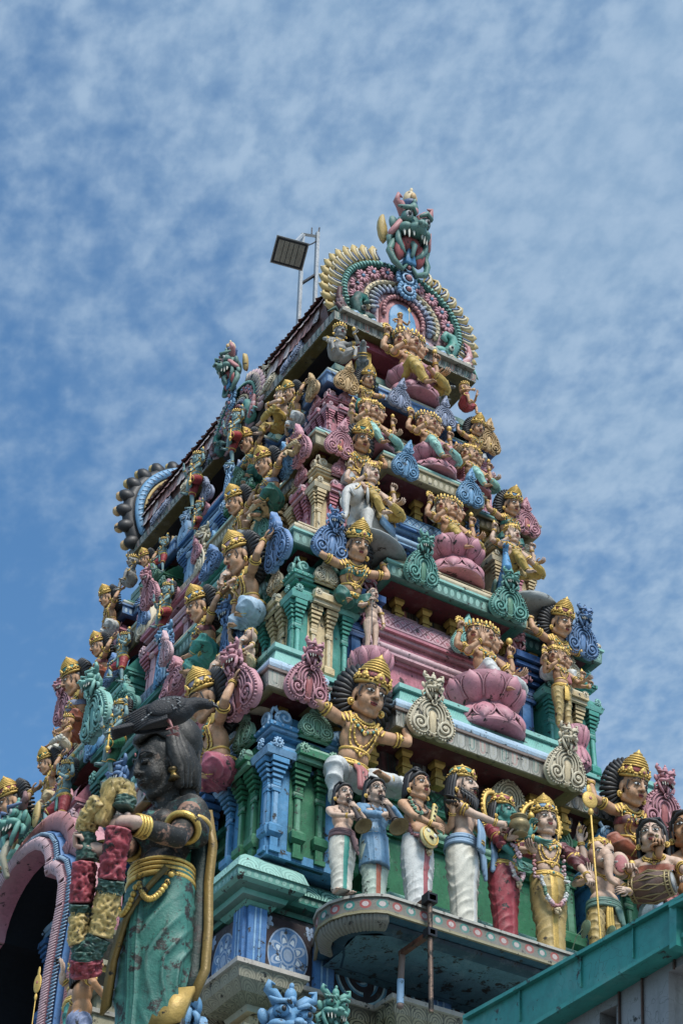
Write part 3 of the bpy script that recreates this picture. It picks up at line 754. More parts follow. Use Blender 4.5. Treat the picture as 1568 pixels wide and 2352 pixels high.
        for i in range(10):
            a = 2*PI*i/10; a2 = a+PI/10
            q.tube([(math.cos(a)*.12,math.sin(a)*.12,-.2),(math.cos(a2)*.172,math.sin(a2)*.172,0),(math.cos(a)*.12,math.sin(a)*.12,.2)], .009, 'brass', 5)
            q.tube([(math.cos(a2)*.12,math.sin(a2)*.12,-.2),(math.cos(a)*.172,math.sin(a)*.172,0),(math.cos(a2)*.12,math.sin(a2)*.12,.2)], .009, 'brass', 5)
        mb.join(q)
    elif kind == 'spear':
        mb.tube([p+V((0,0,-1.3)), p+V((0,0,.62))], .010, 'gold', 8)
        mb.ell(p+V((0,0,.78)), (.085,.02,.10), 'gold', 16, 10); mb.ell(p+V((0,0,.90)), (.03,.012,.06), 'gold', 10, 8); mb.ell(p+V((0,0,.64)), (.028,.028,.04), 'gold', 10, 8); mb.ell(p+V((0,-.02,.79)), (.018,.008,.018), 'red', 8, 6)
    elif kind == 'staff': mb.tube([p+V((0,0,-.80)), p+V((0,0,.30))], .013, 'brown', 8); [ring(mb, p+V((0,0,zz)), (0,0,1), .015, .006, 'lgrey', 10, 4) for zz in (.24,.28,-.2)]
    elif kind == 'bell': mb.lathe([(.05,0),(.045,.015),(.025,.05),(.01,.06),(.01,.09),(.018,.1),(.0,.12)], 'brass', 14, p)
    elif kind == 'fruit': mb.ell(p, .03, 'gold', 10, 6)
    elif kind == 'cobra':
        mb.tube([p+V((0,0,-.2)), p+V((.02,0,-.05)), p+V((0,0,.05)), p+V((0,-.03,.12))], [.02,.035,.05,.02], 'lblue', 10, flat=.5); mb.tube([p+V((0,-.03,.12)),p+V((0,-.08,.12))], [.025,.014], 'olive', 8)

_PROTO = {}
def meshes_of(key, fn):
    """mesh data of a statue kind, built once; [(part name, mesh)]"""
    if key not in _PROTO:
        res = []
        for n_, m_ in fn():
            o = m_.build(n_, None, 180); res.append((n_, o.data)); bpy.data.objects.remove(o)
        _PROTO[key] = res
    return _PROTO[key]
def spawn(key, fn, name, loc, rotz, scale, label, cat, group=None):
    t = thing(name, loc, rotz, label, cat, group, scale)
    for n_, me in meshes_of(key, fn):
        o = bpy.data.objects.new(n_, me); COL.objects.link(o); o.parent = t
    return t
paint('eyewhite', (.72,.72,.68), dirt_shade=.1, edge=0, bump=0, rough=.35); paint('pupil', (.006,.005,.005), dirt_shade=0, edge=0, bump=0, rough=.3); paint('lip', (.36,.05,.045), dirt_shade=.1, edge=0, bump=.05)
paint('brightyellow', (.72,.60,.22), dirt_shade=.4, edge=.3); paint('hornwood', (.045,.032,.03), dirt_shade=.3, edge=.6, light=(.2,.17,.15)); paint('brass', (.26,.20,.09), metal=.4, rough=.45, dirt_shade=.6)
paint('scarfblue', (.16,.34,.55), dirt_shade=.5); paint('black', PAL['black'], dirt_shade=.0, edge=.35, light=(.10,.10,.10), rough=.5, bump=.1)
# ------------------------------------------------------------------ temple ornaments (local space: facing -y, x to the right, z up)
def spiral(c, r0, r1, turns, a0, s=1, n=26, y=0):
    return [(c[0]+s*math.cos(a0+2*PI*turns*i/n)*(r0+(r1-r0)*i/n), y, c[1]+math.sin(a0+2*PI*turns*i/n)*(r0+(r1-r0)*i/n)) for i in range(n+1)]
def sym(pts): return pts+[(-x, z) for x, z in reversed(pts) if abs(x) > 1e-6]
def smoothpoly(p, it=2):
    for _ in range(it):
        q = []
        for i in range(len(p)):
            a, b = p[i], p[(i+1) % len(p)]; q += [(a[0]*.75+b[0]*.25, a[1]*.75+b[1]*.25), (a[0]*.25+b[0]*.75, a[1]*.25+b[1]*.75)]
        p = q
    return p
def resample(p, d):
    out = []; acc = 0
    for i in range(len(p)):
        a, b = V(p[i]), V(p[(i+1) % len(p)]); L = (b-a).length; t = d-acc
        while t < L: out.append(a.lerp(b, t/L)); t += d
        acc = L-(t-d)
    return out
def mask(mb, m, c=(0,0,0), s=1.0, sz=None, eyes=True, full=False, m2=None, teeth='white', mouth='dred', brow=None, horn=None):
    """the bulging-eyed monster face that tops the arches; about .5 wide and .5 high"""
    h = MB(); h.M = Matrix.Translation(c) @ Matrix.Diagonal((s,s,sz or s,1)); m2 = m2 or m; brow = brow or m; horn = horn or m
    h.ell((0,.02,.10), (.17,.12,.15), m, 14, 10); h.ell((0,-.12,.03), (.10,.10,.055), m, 12, 8); h.ell((0,-.20,.05), (.045,.04,.04), m2, 8, 6)
    for q in (-1, 1):
        h.ell((q*.03,-.225,.045), (.022,.02,.02), m2, 8, 6); h.ell((q*.105,-.07,.035), (.075,.09,.05), m, 12, 8)
        h.ell((q*.10,-.085,.15), (.062,.06,.062), m2, 12, 8)
        if eyes: h.ell((q*.105,-.120,.150), (.040,.032,.040), 'lgrey' if full else m, 12, 8); h.ell((q*.108,-.143,.150), (.022,.016,.024), 'black', 10, 6)
        h.tube([(q*.03,-.12,.19),(q*.08,-.15,.215),(q*.15,-.12,.205),(q*.19,-.06,.24)], [.016,.024,.022,.012], brow, 7)
        h.tube([(q*.09,.0,.24),(q*.15,-.01,.30),(q*.20,-.02,.31),(q*.19,-.03,.37),(q*.15,-.03,.36)], [.05,.045,.034,.024,.008], horn, 8)
        h.ell((q*.19,.0,.10), (.05,.03,.07), m2, 8, 6, rot=(0,q*.5,0))
        for i, (x, l) in enumerate(((.045,.055),(.085,.075),(.125,.06))): h.tube([(q*x,-.145+i*.02,.005),(q*x,-.165+i*.02,-l)], [.017,.006], teeth, 7)
        h.tube([(q*.15,-.04,.02),(q*.155,-.06,-.07),(q*.11,-.07,-.15),(q*.05,-.05,-.19)], [.035,.03,.028,.018], m, 8)
        h.tube([(q*.16,.0,.0),(q*.22,.0,-.05),(q*.21,.0,-.12),(q*.17,-.01,-.10)], [.03,.03,.02,.01], m2, 7)
    h.ell((0,-.03,-.05), (.11,.06,.09), mouth, 10, 8)
    h.tube([(0,-.06,-.06),(0,-.12,-.12),(0,-.10,-.20)], [.03,.028,.02], m2, 8)
    h.ell((0,-.02,.30), (.05,.04,.07), m2, 10, 8); h.ell((0,-.06,.26), (.035,.025,.035), horn, 8, 6); h.ell((0,-.02,.38), (.02,.02,.03), m2, 8, 6)
    mb.join(h)
def kudu(m, acc=None, m2=None, top='mask', H=1.35):
    """horseshoe ornament; width 1, foot at z = 0"""
    b = MB(); acc = acc or m; m2 = m2 or m
    o = sym([(0,-.02),(.05,-.03),(.10,.03),(.20,-.05),(.36,-.03),(.48,.10),(.51,.26),(.46,.40),(.42,.50),(.36,.62),(.26,.72),(.15,.80),(.13,.90),(0,.96)])
    P_ = smoothpoly(o, 1); b.plate(P_, -.05, .09, m, .03)
    for p in resample(P_, .062): b.ell((p[0]*1.0,-.035,p[1]), (.026,.030,.026), m, 6, 4)
    b.tube([(x,-.062,z) for x, z in [(q[0]*.86, .36+(q[1]-.36)*.87) for q in P_]]+[(P_[0][0]*.86,-.062,.36+(P_[0][1]-.36)*.87)], .017, m2, 6)
    for s in (-1, 1):
        sp = spiral((s*.27,.19), .165, .03, 1.7, R(-70) , s); b.tube([(x, -.075, z) for x, _, z in sp], [.03]*20+[.026,.026,.024,.022,.02,.02,.02], m2, 7)
        b.ell((s*.27,-.08,.19), (.04,.04,.04), m2, 8, 6)
        for j, (rx, rz) in enumerate(((.135,.16),(.205,.24),(.28,.31))):
            pts = [(s*rx*math.cos(t), -.07, .42+rz*math.sin(t)) for t in (R(-25+115*i/9) for i in range(10))]
            b.tube(pts, [.010]+[.024-.003*j]*8+[.018], m2, 6)
        for j in range(5):
            t = R(5+j*17); b.ell((s*.345*math.cos(t), -.065, .44+.35*math.sin(t)), (.028,.022,.045), m2, 8, 6, rot=(0,-s*(t-PI/2)*-1,0))
        b.tube([(s*.10,-.07,.36),(s*.13,-.08,.22),(s*.10,-.08,.10),(s*.13,-.07,.03)], [.02,.026,.024,.016], m2, 7)
    b.plate([(-.055,-.04),(.055,-.04),(.075,.2),(.085,.38),(.05,.5),(0,.54),(-.05,.5),(-.085,.38),(-.075,.2)], -.075, -.03, acc, .02)
    if top == 'leaf':
        b.plate(smoothpoly(sym([(0,.78),(.12,.78),(.19,.92),(.13,1.02),(.12,1.12),(.05,1.2),(0,1.36)]),1), -.09, .08, m, .03)
        ring(b, (0,-.11,.93), (0,1,0), .06, .017, m2, 12, 6); b.ell((0,-.12,.93), .03, m2, 8, 6); ring(b, (0,-.10,1.10), (0,1,0), .035, .012, m2, 10, 5)
        for s in (-1,1): b.tube([(s*.05,-.09,.80),(s*.14,-.10,.86),(s*.15,-.10,.94),(s*.10,-.10,.92)], [.02,.022,.018,.01], m2, 7)
    k = MB()
    if top == 'mask': mask(k, m, (0,-.06,.92), 1.05, m2=m2, teeth='offwhite' if m not in ('lcream','cream') else m, mouth=m2); ring(k, (0,-.13,.66), (0,1,0), .05, .016, m2, 12, 6); k.ell((0,-.14,.66), .026, m2, 8, 6)
    return b, k
_K = {}
def kudu_mesh(m, acc=None, top='mask', m2=None):
    key = (m, acc, top, m2)
    if key not in _K:
        b, k = kudu(m, acc, m2, top); o = b.build('antefix', None, 50); q = None
        if k.v: q = k.build('monster_mask', None, 180)
        _K[key] = (o.data, q.data if q else None); bpy.data.objects.remove(o)
        if q: bpy.data.objects.remove(q)
    return _K[key]
def place_kudu(parent, m, loc, rotz, w, acc=None, top='mask', tilt=0, hz=1.0, name='horseshoe_ornament', m2=None, label=None):
    a, k = kudu_mesh(m, acc, top, m2)
    o = bpy.data.objects.new(name, a); COL.objects.link(o); o.parent = parent; o.location = loc; o.rotation_euler = (R(tilt+random.uniform(-3,3)), R(random.uniform(-3,3)), rotz+R(random.uniform(-4,4))); o.scale = (w*random.uniform(.92,1.06), w*random.uniform(.9,1.15), w*hz*random.uniform(.95,1.04))
    if label: o['label'] = label
    if k: q = bpy.data.objects.new('monster_mask', k); COL.objects.link(q); q.parent = o
    return o
_M = {}
def lib(key, fn, smooth=40):
    if key not in _M:
        o = fn().build('lib', None, smooth); _M[key] = o.data; bpy.data.objects.remove(o)
    return _M[key]
def inst(me, name, parent=None, loc=(0,0,0), rotz=0, scale=1, rot=None):
    o = bpy.data.objects.new(name, me); COL.objects.link(o); o.parent = parent; o.location = loc
    o.rotation_euler = rot if rot else (0,0,rotz); o.scale = (scale,)*3 if not hasattr(scale, '__len__') else scale
    return o
def bracket():
    b = MB()
    for z0, z1, w0, w1 in ((0,.05,.12,.12),(.05,.14,.085,.10),(.14,.20,.13,.13),(.20,.34,.10,.075),(.34,.40,.10,.14),(.40,.46,.14,.14)):
        b.add([(-w0,-w0,z0),(w0,-w0,z0),(w0,w0,z0),(-w0,w0,z0),(-w1,-w1,z1),(w1,-w1,z1),(w1,w1,z1),(-w1,w1,z1)], [(3,2,1,0),(4,5,6,7),(0,1,5,4),(1,2,6,5),(2,3,7,6),(3,0,4,7)], 'gold')
    return b
def lotus(m='pink', up=True, two=True):
    """double ring of petals, radius 1 in the middle, height 1"""
    b = MB(); n = 10
    b.lathe([(.80,0),(.93,.02),(.95,.06),(.80,.30),(.62,.46),(.62,.54),(.78,.68),(.92,.9),(.93,.98),(.85,1.0)], m, 40)
    for k, (z0, z1, r0, r1, bulge) in enumerate(((.48,.04,.64,1.0,.14),(.50,.98,.64,1.0,.16))):
        for i in range(n):
            a = 2*PI*(i+.5*k)/n; ca, sa = math.cos(a), math.sin(a)
            rs = []; wd = PI/n*1.02
            for j in range(8):
                t = j/7; w = wd*(math.sin(PI*(t*.80+.2))**.6); r_ = r0+(r1-r0)*t+bulge*math.sin(PI*t)
                z = z0+(z1-z0)*t
                rs.append([V((math.cos(a+w*q)*(r_-.10*q*q), math.sin(a+w*q)*(r_-.10*q*q), z)) for q in (-1,-.6,-.2,.2,.6,1)])
            vs = [p for r_ in rs for p in r_]; fs = []
            for j in range(7):
                for q in range(5): v = j*6+q; f = (v, v+1, v+7, v+6); fs.append(f if k == 1 else f[::-1])
            b.add(vs, fs, m)
            for sc, mm in ((.98, m), (.62, m)):      # raised rim of the petal
                pts = []
                for q in range(13):
                    t = abs(q-6)/6; tt = 1-t; s_ = -1 if q < 6 else 1; t2 = .15+tt*.82*sc
                    w = wd*sc*(math.sin(PI*(t2*.80+.2))**.6)*(1 if q != 6 else 0); r_ = r0+(r1-r0)*t2+bulge*math.sin(PI*t2)+.015
                    pts.append((math.cos(a+w*s_)*(r_-.08), math.sin(a+w*s_)*(r_-.08), z0+(z1-z0)*t2))
                b.tube(pts, .016, mm, 5)
    return b
def rosette(m):
    b = MB(); ring(b, (0,0,0), (0,1,0), .075, .03, m, 12, 6); b.ell((0,-.03,0), .035, m, 8, 6)
    for i in range(10): a = 2*PI*i/10; b.ell((math.cos(a)*.115, .01, math.sin(a)*.115), .03, m, 6, 4)
    return b
def pilaster(m, mh, H=1.0):
    """engaged pilaster of height 1 and width .16; mh colours the highlights"""
    b = MB()
    def blk(w, d, z0, z1, mm=m): b.box(-w/2, w/2, -d, .03, z0, z1, mm)
    blk(.17,.11,0,.05); blk(.12,.075,.05,.16)
    b.add([(-.085,-.055,.16),(.085,-.055,.16),(.085,.03,.16),(-.085,.03,.16),(-.115,-.12,.20),(.115,-.12,.20),(.115,.03,.20),(-.115,.03,.20),(-.115,-.12,.27),(.115,-.12,.27),(.115,.03,.27),(-.115,.03,.27),(-.075,-.07,.31),(.075,-.07,.31),(.075,.03,.31),(-.075,.03,.31)],
          [(a,b_,b_+4,a+4) for o in (0,4,8) for a,b_ in ((o,o+1),(o+1,o+2),(o+3,o))], m)
    blk(.105,.065,.31,.66); b.box(-.03,.03,-.072,-.06,.31,.66,mh); blk(.13,.085,.655,.68); b.tube([(-.055,-.05,.70),(.055,-.05,.70)], .032, m, 8); blk(.13,.08,.72,.75)
    for i in range(4): blk(.13+i*.038, .08+i*.026, .755+i*.048, .755+i*.048+.030); blk(.10+i*.03, .06+i*.02, .755+i*.048+.028, .755+i*.048+.05, mh if i % 2 else m)
    blk(.27,.18,.945,1.0)
    return b
def turret(c1, c2, h1, h2, H, w, base='mint', simple=False, wallc=None):
    """square corner shrine; outer faces -y and +x carry the ornament. c1 main colour, c2 colour of the middle bay. centre at origin, foot z=0"""
    parts = []
    B = MB(); k = w
    def blk(a, z0, z1, m, a2=None):
        a2 = a if a2 is None else a2
        B.add([(-a,-a,z0),(a,-a,z0),(a,a,z0),(-a,a,z0),(-a2,-a2,z1),(a2,-a2,z1),(a2,a2,z1),(-a2,a2,z1)], [(3,2,1,0),(4,5,6,7),(0,1,5,4),(1,2,6,5),(2,3,7,6),(3,0,4,7)], m)
    z = lambda t: t*H
    blk(k*.98, 0, z(.05), c1); blk(k*.88, z(.05), z(.60), wallc or c1)
    blk(k*1.0, z(.575), z(.60), c1); blk(k*1.16, z(.60), z(.635), h1, k*1.22); blk(k*1.22, z(.635), z(.665), c1, k*1.12); blk(k*1.05, z(.665), z(.69), h1)
    blk(k*.80, z(.69), z(.78), c1); blk(k*.95, z(.765), z(.785), c1); blk(k*1.04, z(.785), z(.80), h1); blk(k*1.10, z(.80), z(.825), c1)
    blk(k*1.0, z(.825), z(.93), c1, k*.82); blk(k*.82, z(.93), z(.965), h1, k*.5); blk(k*.3, z(.96), z(1.0), c1)
    parts.append(('wall', B, []))
    me = lib(('pil', c1, h1), lambda: pilaster(c1, h1)); me2 = lib(('pil', c2, h2), lambda: pilaster(c2, h2))
    kids = []
    for f in (0, 1):
        Mf = Matrix.Rotation(R(90)*f, 4, 'Z')
        for x, mm in ((-.82, me), (-.27, me2), (.27, me2), (.82, me)):
            kids.append(('pilaster', mm, Mf @ Matrix.Translation((x*k, -k*.88, z(.02))) @ Matrix.Diagonal((k*1.5, k*1.5, z(.575), 1))))
        C = MB(); C.M = Mf        # middle bay: panel, projecting cornice with its own mouldings
        C.box(-.45*k, .45*k, -k*.90, -k*.8, 0, z(.6), c2); C.box(-.46*k,.46*k,-k*1.27,-k*.9,z(.60),z(.63),h2); C.box(-.48*k,.48*k,-k*1.36,-k*.9,z(.628),z(.668),c2)
        C.tube([(-.48*k,-k*1.25,z(.672)),(.48*k,-k*1.25,z(.672))], k*.09, h2, 10, round_=False)
        C.box(-.22*k,.22*k,-k*.98,-k*.8,z(.69),z(.77),c2); C.box(-.05*k,.05*k,-k*.99,-k*.8,z(.69),z(.77),h2); C.box(-.36*k,.36*k,-k*1.12,-k*.8,z(.785),z(.80),h2); C.box(-.40*k,.40*k,-k*1.18,-k*.8,z(.798),z(.828),c2)
        kids.append(('bay', C, None))
        ro = lib(('ros', h2), lambda: rosette(h2)); ro1 = lib(('ros', h1), lambda: rosette(h1))
        for x, mm, yy in ((-.36,ro,1.36),(.36,ro,1.36),(-.95,ro1,1.24),(.95,ro1,1.24)):
            kids.append(('rosette', mm, Mf @ Matrix.Translation((x*k, -k*yy, z(.668))) @ Matrix.Diagonal((k*.95,k*.95,k*.95,1))))
        D = MB(); D.M = Mf
        for s in (-1, 1):
            D.tube([(x*1.0, -k*1.03, zz) for x, _, zz in spiral((s*.72*k, z(.875)), .20*k, .03*k, 1.3, R(-60), s, 18)], .045*k, h1, 6)
            D.ell((s*.72*k,-k*.98,z(.875)), (.23*k,.07*k,.20*k), c1, 12, 8)
            D.tube([(s*.85*k,-k*.98,z(.90)),(s*.93*k,-k*.96,z(.935)),(s*.88*k,-k*.93,z(.955))], [.04*k,.045*k,.02*k], h1, 6)
        for i in range(11): D.ell(((i-5)*.2*k,-k*1.10,z(.812)), .035*k, h1, 6, 4)
        kids.append(('scrollwork', D, None))
        kids.append(('kudu', (h2 if h2 in ('lcream','lpink') else c2, f), Mf))
    parts.append((None, None, kids))
    return parts
def place_turret(tower, key, c1, c2, h1, h2, H, w, loc, rotz, kacc=None, kcol=None, gold=True, mirror=False):
    k = ('turret', key)
    if k not in _M:
        res = []
        pr = turret(c1, c2, h1, h2, H, w)
        ob = pr[0][1].build('turret', None, 40); body = ob.data; bpy.data.objects.remove(ob); sub = []
        for nm, mm, Mx in pr[1][2]:
            if nm == 'kudu': sub.append(('horseshoe_ornament', kudu_mesh(kcol or mm[0], kacc, 'leaf')[0], Mx @ Matrix.Translation((0,-w*1.16,H*.80)) @ Matrix.Diagonal((w*.85,w*.85,w*.70,1))))
            elif isinstance(mm, MB): o = mm.build(nm, None, 40); sub.append((nm, o.data, Matrix.Identity(4))); bpy.data.objects.remove(o)
            else: sub.append((nm, mm, Mx))
        if gold: sub.append(('finial', lib('bracket', bracket), Matrix.Translation((w*.55,-w*.55,H*.95)) @ Matrix.Diagonal((w*.9,w*.9,H*.13/.46*1.3,1))))
        _M[k] = (body, sub)
    body, sub = _M[k]
    o = inst(body, 'turret', tower, loc, rotz, (-1,1,1) if mirror else 1)
    for nm, me, Mx in sub:
        q = bpy.data.objects.new(nm, me); COL.objects.link(q); q.parent = o; q.matrix_local = Mx
    return o
def shrine(m, lite, roofm, W, D, H, acc=None, door=False):
    """projecting shrine in the middle of a storey; front face at y=0, body goes back to y=D; z from 0 to H"""
    B = MB(); z = lambda t: t*H
    B.box(-W, W, 0, D, z(.04), z(.62), m); B.box(-W*1.04, W*1.04, -.06, D, 0, z(.05), lite)
    B.box(-W*1.03,W*1.03,-.04,D,z(.50),z(.53),m); B.box(-W*1.10,W*1.10,-.12,D,z(.53),z(.555),lite)
    B.tube([(-W*1.10,-.10,z(.575)),(W*1.10,-.10,z(.575))], .05, lite, 10, round_=False); B.box(-W*1.04,W*1.04,-.05,D,z(.59),z(.65),m)
    B.box(-W*1.02,W*1.02,-.03,D,z(.65),z(.68),m); B.box(-W*1.10,W*1.10,-.10,D,z(.68),z(.705),lite); B.box(-W*1.14,W*1.14,-.15,D,z(.704),z(.735),m)
    sub = [('wall', B)]
    Rf = MB(); zz0, zz1 = z(.735), z(.97)
    Rf.quadgrid((-W*1.08,-.13,zz0),(W*1.08,-.13,zz0),(W*1.0,.12,zz1),(-W*1.0,.12,zz1), roofm, 0, W*2.1, 0, 1, 14, 8, .07)
    Rf.quadgrid((W*1.08,-.13,zz0),(W*1.08,D,zz0),(W*1.0,D-.1,zz1),(W*1.0,.12,zz1), m, 0, D, 0, 1, 1, 6, .05)
    Rf.quadgrid((-W*1.08,D,zz0),(-W*1.08,-.13,zz0),(-W*1.0,.12,zz1),(-W*1.0,D-.1,zz1), m, 0, D, 0, 1, 1, 6, .05)
    Rf.box(-W*1.0,W*1.0,.11,D-.05,zz1-.02,zz1+.02,lite); Rf.tube([(-W*1.09,-.14,zz0),(W*1.09,-.14,zz0)], .022, lite, 6, round_=False)
    sub.append(('roof', Rf))
    pm = lib(('pil', m, lite), lambda: pilaster(m, lite))
    sub2 = [('pilaster', pm, Matrix.Translation((s*W*.86, 0, z(.03))) @ Matrix.Diagonal((.95,.95,z(.48),1))) for s in (-1,1)]
    ro = lib(('ros', lite), lambda: rosette(lite))
    sub2 += [('rosette', ro, Matrix.Translation((s*W*1.0, -.15, z(.575))) @ Matrix.Diagonal((.75,.75,.75,1))) for s in (-1,1)]
    if door:
        Dm = MB(); Dm.box(-W*.55,W*.55,-.012,.2,z(.05),z(.50),'navy'); dd = MB()
        for s in (-1,1): dd.box(s*W*.62-.07,s*W*.62+.07,-.10,.1,z(.04),z(.50),lite); dd.ell((s*W*.62,-.1,z(.47)), (.10,.06,.05), lite, 8, 6)
        dd.box(-W*.72,W*.72,-.12,.1,z(.455),z(.50),m)
        sub += [('doorway', Dm), ('door_frame', dd)]
    return sub, sub2
def place_shrine(tower, key, m, lite, roofm, W, D, H, loc, rotz, ends=None, endacc=None, front=None, door=False, mirrorends=True, fw=None):
    k = ('shrine', key)
    if k not in _M:
        a, b = shrine(m, lite, roofm, W, D, H, door=door); s = []
        wl = a[0][1].build('wall', None, 40).data
        for nm, mm in a[1:]: s.append((nm, mm.build(nm, None, 40).data, Matrix.Identity(4)))
        for o in list(COL.objects)[-len(a):]: bpy.data.objects.remove(o)
        _M[k] = (wl, s+b)
    wl, sub = _M[k]; o = inst(wl, 'shrine', tower, loc, rotz)
    for nm, me, Mx in sub:
        q = bpy.data.objects.new(nm, me); COL.objects.link(q); q.parent = o; q.matrix_local = Mx
    if ends:
        a, kk = kudu_mesh(ends, endacc, 'mask')
        hh = H*.31
        for s in (-1, 1):
            q = bpy.data.objects.new('makara_end', lib(('mkend', ends, endacc), lambda: mk_end(ends, endacc), 180)); COL.objects.link(q); q.parent = o
            q.matrix_local = Matrix.Translation((s*W*1.02, 0, H*.735)) @ Matrix.Diagonal((s*hh,hh,hh,1))
    if front:
        fw = fw or W*.9
        q = bpy.data.objects.new('horseshoe_ornament', kudu_mesh(front, endacc, 'leaf')[0]); COL.objects.link(q); q.parent = o; q.matrix_local = Matrix.Translation((0,-.18,H*.73)) @ Matrix.Diagonal((fw,fw,fw*.62,1))
    return o
def mk_end(m, acc):
    """curling sea-monster end of a barrel roof: height about 1.3, seen from the front it curls outwards (+x)"""
    b = MB(); acc = acc or m
    b.plate(smoothpoly([(-.25,0),(.32,-.02),(.36,.3),(.30,.55),(.18,.78),(.05,.95),(-.12,.9),(-.22,.55)],2), -.22, .18, m, .05)
    for j in range(4): b.tube([(.30-.07*j,-.24,.03),(.31-.07*j,-.25,.35-.02*j),(.18-.06*j,-.25,.62-.06*j),(.0-.03*j,-.24,.74-.09*j)], [.03,.03,.028,.02], m, 7)
    b.tube([(x,-.26,z) for x,_,z in spiral((.10,.18),.15,.03,1.5,R(-80),1,18)], .028, m, 6)
    for i in range(9): t = i/8; b.ell((.36-.30*t*t,-.2,.05+.88*t), (.035,.05,.045), m, 6, 5)
    b.plate([(-.12,0),(.06,0),(.08,.25),(.0,.42),(-.10,.3)], -.255, -.2, acc, .02)
    q = MB(); mask(q, m, (.06,-.16,.98), .95, mouth=acc); b.join(q)
    return b
# ------------------------------------------------------------------ animals
def skinned(b, m, vox=.012, sm=4):
    a, f, n = remesh(b, vox, sm); o = MB(); o.add(a, f, m); return o
def elephant():
    b = MB(); k = 'pearl'      # faces -y, feet at z=0, shoulder height about 1, body runs back
    b.ell((0,.55,.72), (.30,.55,.30), k, 18, 12); b.ell((0,.12,.80), (.25,.24,.27), k); b.ell((0,-.18,1.0), (.20,.22,.23), k, 16, 12); b.ell((-.08,-.22,1.12), (.1,.1,.1), k); b.ell((.08,-.22,1.12), (.1,.1,.1), k)
    b.tube([(0,-.36,.98),(0,-.47,.80),(0,-.49,.55),(0,-.47,.32),(0,-.53,.16),(0,-.60,.18)], [.11,.095,.075,.06,.05,.04], k, 12)
    for x, y in ((-.17,.12),(.17,.05),(-.17,.92),(.17,.98)): b.tube([(x,y,.62),(x*1.05,y-.04,.34),(x*1.05,y,.07),(x*1.05,y-.02,.05)], [.14,.105,.095,.105], k, 12)
    o = skinned(b, k, .02, 4); g = MB(); ex = MB()
    for s in (-1,1):
        o.ell((s*.235,-.06,.95), (.035,.16,.19), k, 12, 10, rot=(0,0,s*.5)); o.tube([(s*.09,-.34,.84),(s*.12,-.46,.80),(s*.12,-.54,.86)], [.03,.026,.008], 'white', 8)
        o.ell((s*.13,-.33,1.05), (.025,.02,.016), 'black', 8, 6)
        for q in range(4): o.ell((s*.17+(q-1.5)*.045,(-.03 if s > 0 else .02),.03), (.022,.02,.02), 'offwhite', 6, 4)
    ring(g, (0,-.28,1.10), (0,-1,.5), .19, .012, 'gold', 20, 5); ring(g, (0,.03,.86), (0,-1,-.4), .275, .014, 'gold', 24, 5)
    for i in range(11): t=(i-5)/5; ex.box(t*.33-.03,t*.33+.03,.30,.82,.93-abs(t)**2*.32-.10,1.02-abs(t)**2*.32,'yellow' if i%2 else 'lblue')
    ex.ell((0,.56,.86),(.33,.30,.20),'offwhite',18,10)
    for y in (.27,.84): ex.tube([(math.sin(R(a))*.335,y,.80+math.cos(R(a))*.22) for a in range(-90,91,20)],.025,'yellow',6)
    o.tube([(0,1.08,.78),(.05,1.16,.6),(.10,1.18,.35)],[.03,.02,.02],k,8); o.ell((.11,1.18,.28),(.03,.03,.08),'black',8,6)
    return [('body',o),('jewellery',g),('saddle_cloth',ex)]
def bull():
    b = MB(); k = 'grey'       # lying bull, faces -y
    b.ell((0,.42,.25),(.20,.42,.22),k,16,12); b.ell((0,.10,.36),(.17,.18,.22),k); b.ell((0,.14,.55),(.08,.12,.08),k); b.tube([(0,.0,.42),(0,-.18,.66),(0,-.22,.72)],[.15,.12,.10],k,12)
    b.tube([(0,-.22,.74),(0,-.38,.72),(0,-.50,.66)],[.115,.08,.062],k,12)
    for s in (-1,1): b.tube([(s*.14,.05,.2),(s*.16,-.18,.10),(s*.13,-.02,.05)],[.08,.055,.05],k); b.tube([(s*.17,.7,.2),(s*.22,.45,.08),(s*.2,.6,.05)],[.12,.07,.05],k)
    o = skinned(b,k,.014,3)
    for s in (-1,1):
        o.tube([(s*.06,-.17,.84),(s*.11,-.15,.92),(s*.09,-.17,1.0)],[.03,.024,.006],'brown',8); o.ell((s*.15,-.15,.76),(.07,.02,.035),k,8,6,rot=(0,s*.4,0)); o.ell((s*.085,-.32,.76),(.02,.02,.016),'black',8,6)
    g = MB(); ring(g,(0,-.08,.52),(0,-.7,1),.15,.02,'gold',20,6,bead=1); ring(g,(0,-.02,.44),(0,-.7,1),.185,.014,'gold',20,6)
    return [('body',o),('collar',g)]
